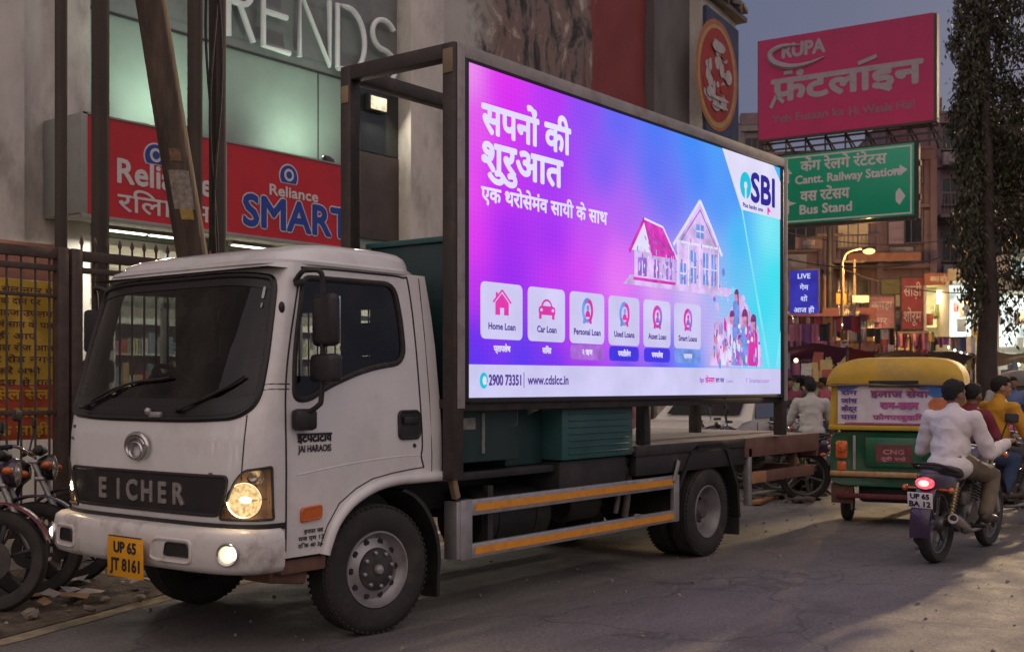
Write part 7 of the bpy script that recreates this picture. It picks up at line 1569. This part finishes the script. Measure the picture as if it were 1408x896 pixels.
# sodium street lamp
p, rz = facing(1158, 33, 0); sl = thing('street_lamp', 'glowing orange street lamp on a curved post beneath the green sign', 'street lamp', p, rz)
zl = 1.55+(530-346)/1620*33; xl = (1193-1158)/1620*33
m = MB(); m.tube([(0, 0, 0), (0, 0, 2), (0, 0, zl-.55)]+list(bez([(0, 0, zl-.3), (.10, -.02, zl-.05), (.35, -.06, zl+.06), (xl-.1, -.1, zl+.08)], 5)), [.06, .055, .05]+[.035]*16, 10); m.build('post', M('lamp_post_paint', (.28, .20, .13), .6, var=.2), sl, 60)
MB().box((xl, -.1, zl+.08), (.34, .17, .10), (0, R(-6), 0), .04).build('head', dark_steel, sl); MB().ell((xl, -.12, zl), (.17, .12, .085), 14).build('bulb', EM('sodium_bulb', (1, .60, .20), 2.6), sl, 60)
l = bpy.data.lights.new('sodium_lamp', 'POINT'); l.energy = 850; l.color = (1, .52, .16); l.shadow_soft_size = .1; o = bpy.data.objects.new('sodium_lamp', l); C.objects.link(o); o.location = Matrix.Translation(p) @ Matrix.Rotation(rz, 4, 'Z') @ Vector((xl, -.16, zl-.14))
p, rz = facing(1175, 35, 0); t = thing('thin_pole', 'thin unlit pole just right of the orange lamp post', 'pole', p, rz); MB().cyl((0, 0, 0), (0, 0, 5.3), .045, .04, 10).build('shaft', M('lamp_post_paint', (.28, .20, .13)), t); MB().bx(-.3, .3, -.03, .03, 5.2, 5.26).build('crossarm', dark_steel, t)
p, rz = facing(1148, 30, 0); t = thing('thin_pole', 'white kerb post standing left of the orange lamp post', 'pole', p, rz); MB().cyl((0, 0, 0), (0, 0, 3.2), .045, .04, 10).build('shaft', pale_wall, t); MB().bx(-.05, .5, -.02, .02, 2.1, 2.15).build('crossarm', dark_steel, t)
p, rz = facing(1141, 36, 0); t = thing('thin_pole', 'tall dark pole against the brown block right of the blue screen', 'pole', p, rz); MB().cyl((0, 0, 0), (0, 0, 6.4), .13, .10, 10).build('shaft', chassis_black, t); MB().bx(-.4, .4, -.03, .03, 6.1, 6.2).build('crossarm', dark_steel, t)
# drooping mast tree
def leaf_mat():
    m = bpy.data.materials.new('dark_leaf'); m.use_nodes = True; nt = m.node_tree; N = nt.nodes.new; L = nt.links.new; b = nt.nodes['Principled BSDF']; b.inputs['Roughness'].default_value = .5
    g = N('ShaderNodeNewGeometry'); r = N('ShaderNodeValToRGB'); e = r.color_ramp.elements; e[0].color = (.016, .026, .013, 1); e[1].color = (.045, .062, .022, 1); k = e.new(.85); k.color = (.075, .062, .028, 1)
    L(g.outputs['Random Per Island'], r.inputs[0]); L(r.outputs[0], b.inputs['Base Color']); return m
p = ground(1358, 27.5); tr = thing('mast_tree', 'tall narrow tree with dark drooping foliage at the street corner', 'tree', p, RZ0)
m = MB(); pts = [Vector((.10*mnoise.noise((0, z*.4, 0))-.006*z, .08*mnoise.noise((4, z*.4, 0)), z)) for z in np.linspace(0, 13.5, 40)]
m.tube(pts, [.27-.0062*k+(.10 if k == 0 else .03 if k == 1 else 0) for k in range(40)], 16); tk = m.build('trunk', M('tree_bark', (.055, .04, .035), .9, var=.35, scale=4, bump=.6, bscale=16, dirt=(.10, .07, .06), damt=.7, dscale=3, stretch=(1, 1, .25)), tr, 60)
r = random.Random(31); lf = MB(); br = MB()
for k in range(300):
    z = 3.6+9.9*((k+r.random())/300); a = r.uniform(0, 2*PI); ln = r.uniform(.55, 1.35)*(1+.45*math.cos(a))*(1.0 if z > 5 else .8)*(1 if z < 10.5 else max(.35, (14-z)/3.5)); c = Vector((.10*mnoise.noise((0, z*.4, 0))-.006*z, 0, z)); d = Vector((math.cos(a), math.sin(a), 0))
    if mnoise.noise((math.cos(a)*1.6, math.sin(a)*1.6, z*.8)) > .28 or d.y < -.80: continue
    bp_ = [c, c+d*ln*.45+Vector((0, 0, .10)), c+d*ln*.85+Vector((0, 0, -.15)), c+d*ln+Vector((0, 0, -.7*r.uniform(.6, 1.3)))]; cv = bez(bp_, 5); br.tube(cv, [.022-.0012*i for i in range(len(cv))], 5)
    for _ in range(int(190*ln)):
        q = cv[min(len(cv)-1, int(len(cv)*(r.random()**.7)))]+Vector((r.gauss(0, .09), r.gauss(0, .09), r.gauss(-.06, .12))); L_ = r.uniform(.08, .17); w = L_*.22; aa = r.uniform(0, 2*PI); s_ = Vector((math.cos(aa), math.sin(aa), r.uniform(-.4, .4)))*w; dn = Vector((r.gauss(0, .35), r.gauss(0, .35), -1)).normalized()*L_
        bend = Vector((r.gauss(0, .02), r.gauss(0, .02), 0)); v = [lf.v(q), lf.v(q+dn*.45+s_), lf.v(q+dn+bend), lf.v(q+dn*.45-s_)]; lf.f(v)
br.build('limbs', M('tree_bark', (.055, .04, .035)), tk, 60); lf.build('crown', leaf_mat(), tr, None)
# people standing about in the distance
spec = [(1084, 20.5, 40, (.16, .05, .10), (.04, .04, .05), 'woman-length dark red top'), ]
STAND = dict(pelvis=(0, 0, .93), chest=(.01, 0, 1.25), neck=(.01, 0, 1.46), head=(.03, 0, 1.60), sh_l=(0, .19, 1.39), sh_r=(0, -.19, 1.39), el_l=(-.03, .26, 1.10), el_r=(-.02, -.26, 1.10), wr_l=(.06, .25, .86), wr_r=(.10, -.24, .88), hip_l=(0, .10, .90), hip_r=(0, -.10, .90), kn_l=(.03, .11, .49), kn_r=(.06, -.11, .49), an_l=(-.02, .12, .09), an_r=(.06, -.12, .09), toe_l=(.12, .14, .04), toe_r=(.20, -.14, .04))
PEO = [(1086, 23, 200, (.20, .04, .07), (.05, .05, .07), 'person in a dark red top standing by the purple-awning stall'), (1100, 25.5, 20, (.10, .06, .16), (.05, .045, .04), 'person in a purple shirt walking away behind the parked motorcycles'), (1118, 27.5, 160, (.30, .24, .12), (.06, .05, .05), 'person in a tan shirt by the red-awning stall'), (1110, 22, 300, (.06, .09, .07), (.03, .03, .04), 'person in a dark green shirt among the parked motorcycles'), (1134, 24, 90, (.34, .08, .10), (.05, .05, .06), 'person in a bright red shirt behind the man in the pale shirt'), (1372, 24, 45, (.38, .36, .34), (.06, .06, .08), 'person in a white shirt walking below the tree trunk'), (1392, 22, 210, (.10, .14, .28), (.05, .045, .04), 'person in a blue shirt at the right edge of the street'), (1330, 25, 120, (.24, .14, .05), (.04, .04, .05), 'person in a brown shirt behind the yellow rickshaw'), (1402, 28, 10, (.42, .14, .20), (.05, .05, .06), 'person in a pink top near the white glowing shop')]
for px, d, rz, c1, c2, lb in PEO:
    nm = lb.split()[3]+'_'+lb.split()[4]; person(lb, STAND, M('cloth_'+nm, c1, .85, var=.15), M('trousers_'+nm, c2, .9, var=.15), ground(px, d), R(rz), voxel=.022, hands=True, group='people standing along the street')
# loose planks and scrap lying beyond the truck tail
for k, (px, py, ln, rz, mt, lb) in enumerate(((1062, 678, 1.9, 8, M('plank_grey', (.24, .21, .18), .85, var=.3), 'grey plank lying on the road edge behind the truck'), (1050, 690, 1.1, 14, M('plank_brown', (.32, .15, .07), .8, var=.3), 'short brown plank lying nearest the rear guard post'), (1100, 672, 1.2, -3, M('plank_dark', (.10, .08, .07), .85, var=.3), 'dark plank lying below the truck tail board'))):
    d = ray(px, py); s_ = -CAM.z/d.z; q = CAM+d*s_; o = MB().box((0, 0, .03), (ln, .13, .045), (0, R(1.2), 0), .006).build('plank', mt, None); o.location = q; o.rotation_euler.z = R(rz); tag(o, lb, 'plank', 'planks lying behind the truck')
m = MB(); r = random.Random(77)
for _ in range(70):
    q = ground(r.uniform(1020, 1140), r.uniform(15.5, 19)); s_ = r.uniform(.03, .12); b = bmesh.new(); bmesh.ops.create_icosphere(b, subdivisions=1, radius=s_)
    for v in b.verts: v.co *= r.uniform(.6, 1.2); v.co.z *= .5
    m.add(b, Matrix.Translation(q+Vector((0, 0, s_*.3))))
tag(m.build('debris', M('scrap_dark', (.11, .085, .07), .85, var=.5, scale=3), None, 30), kind='stuff')
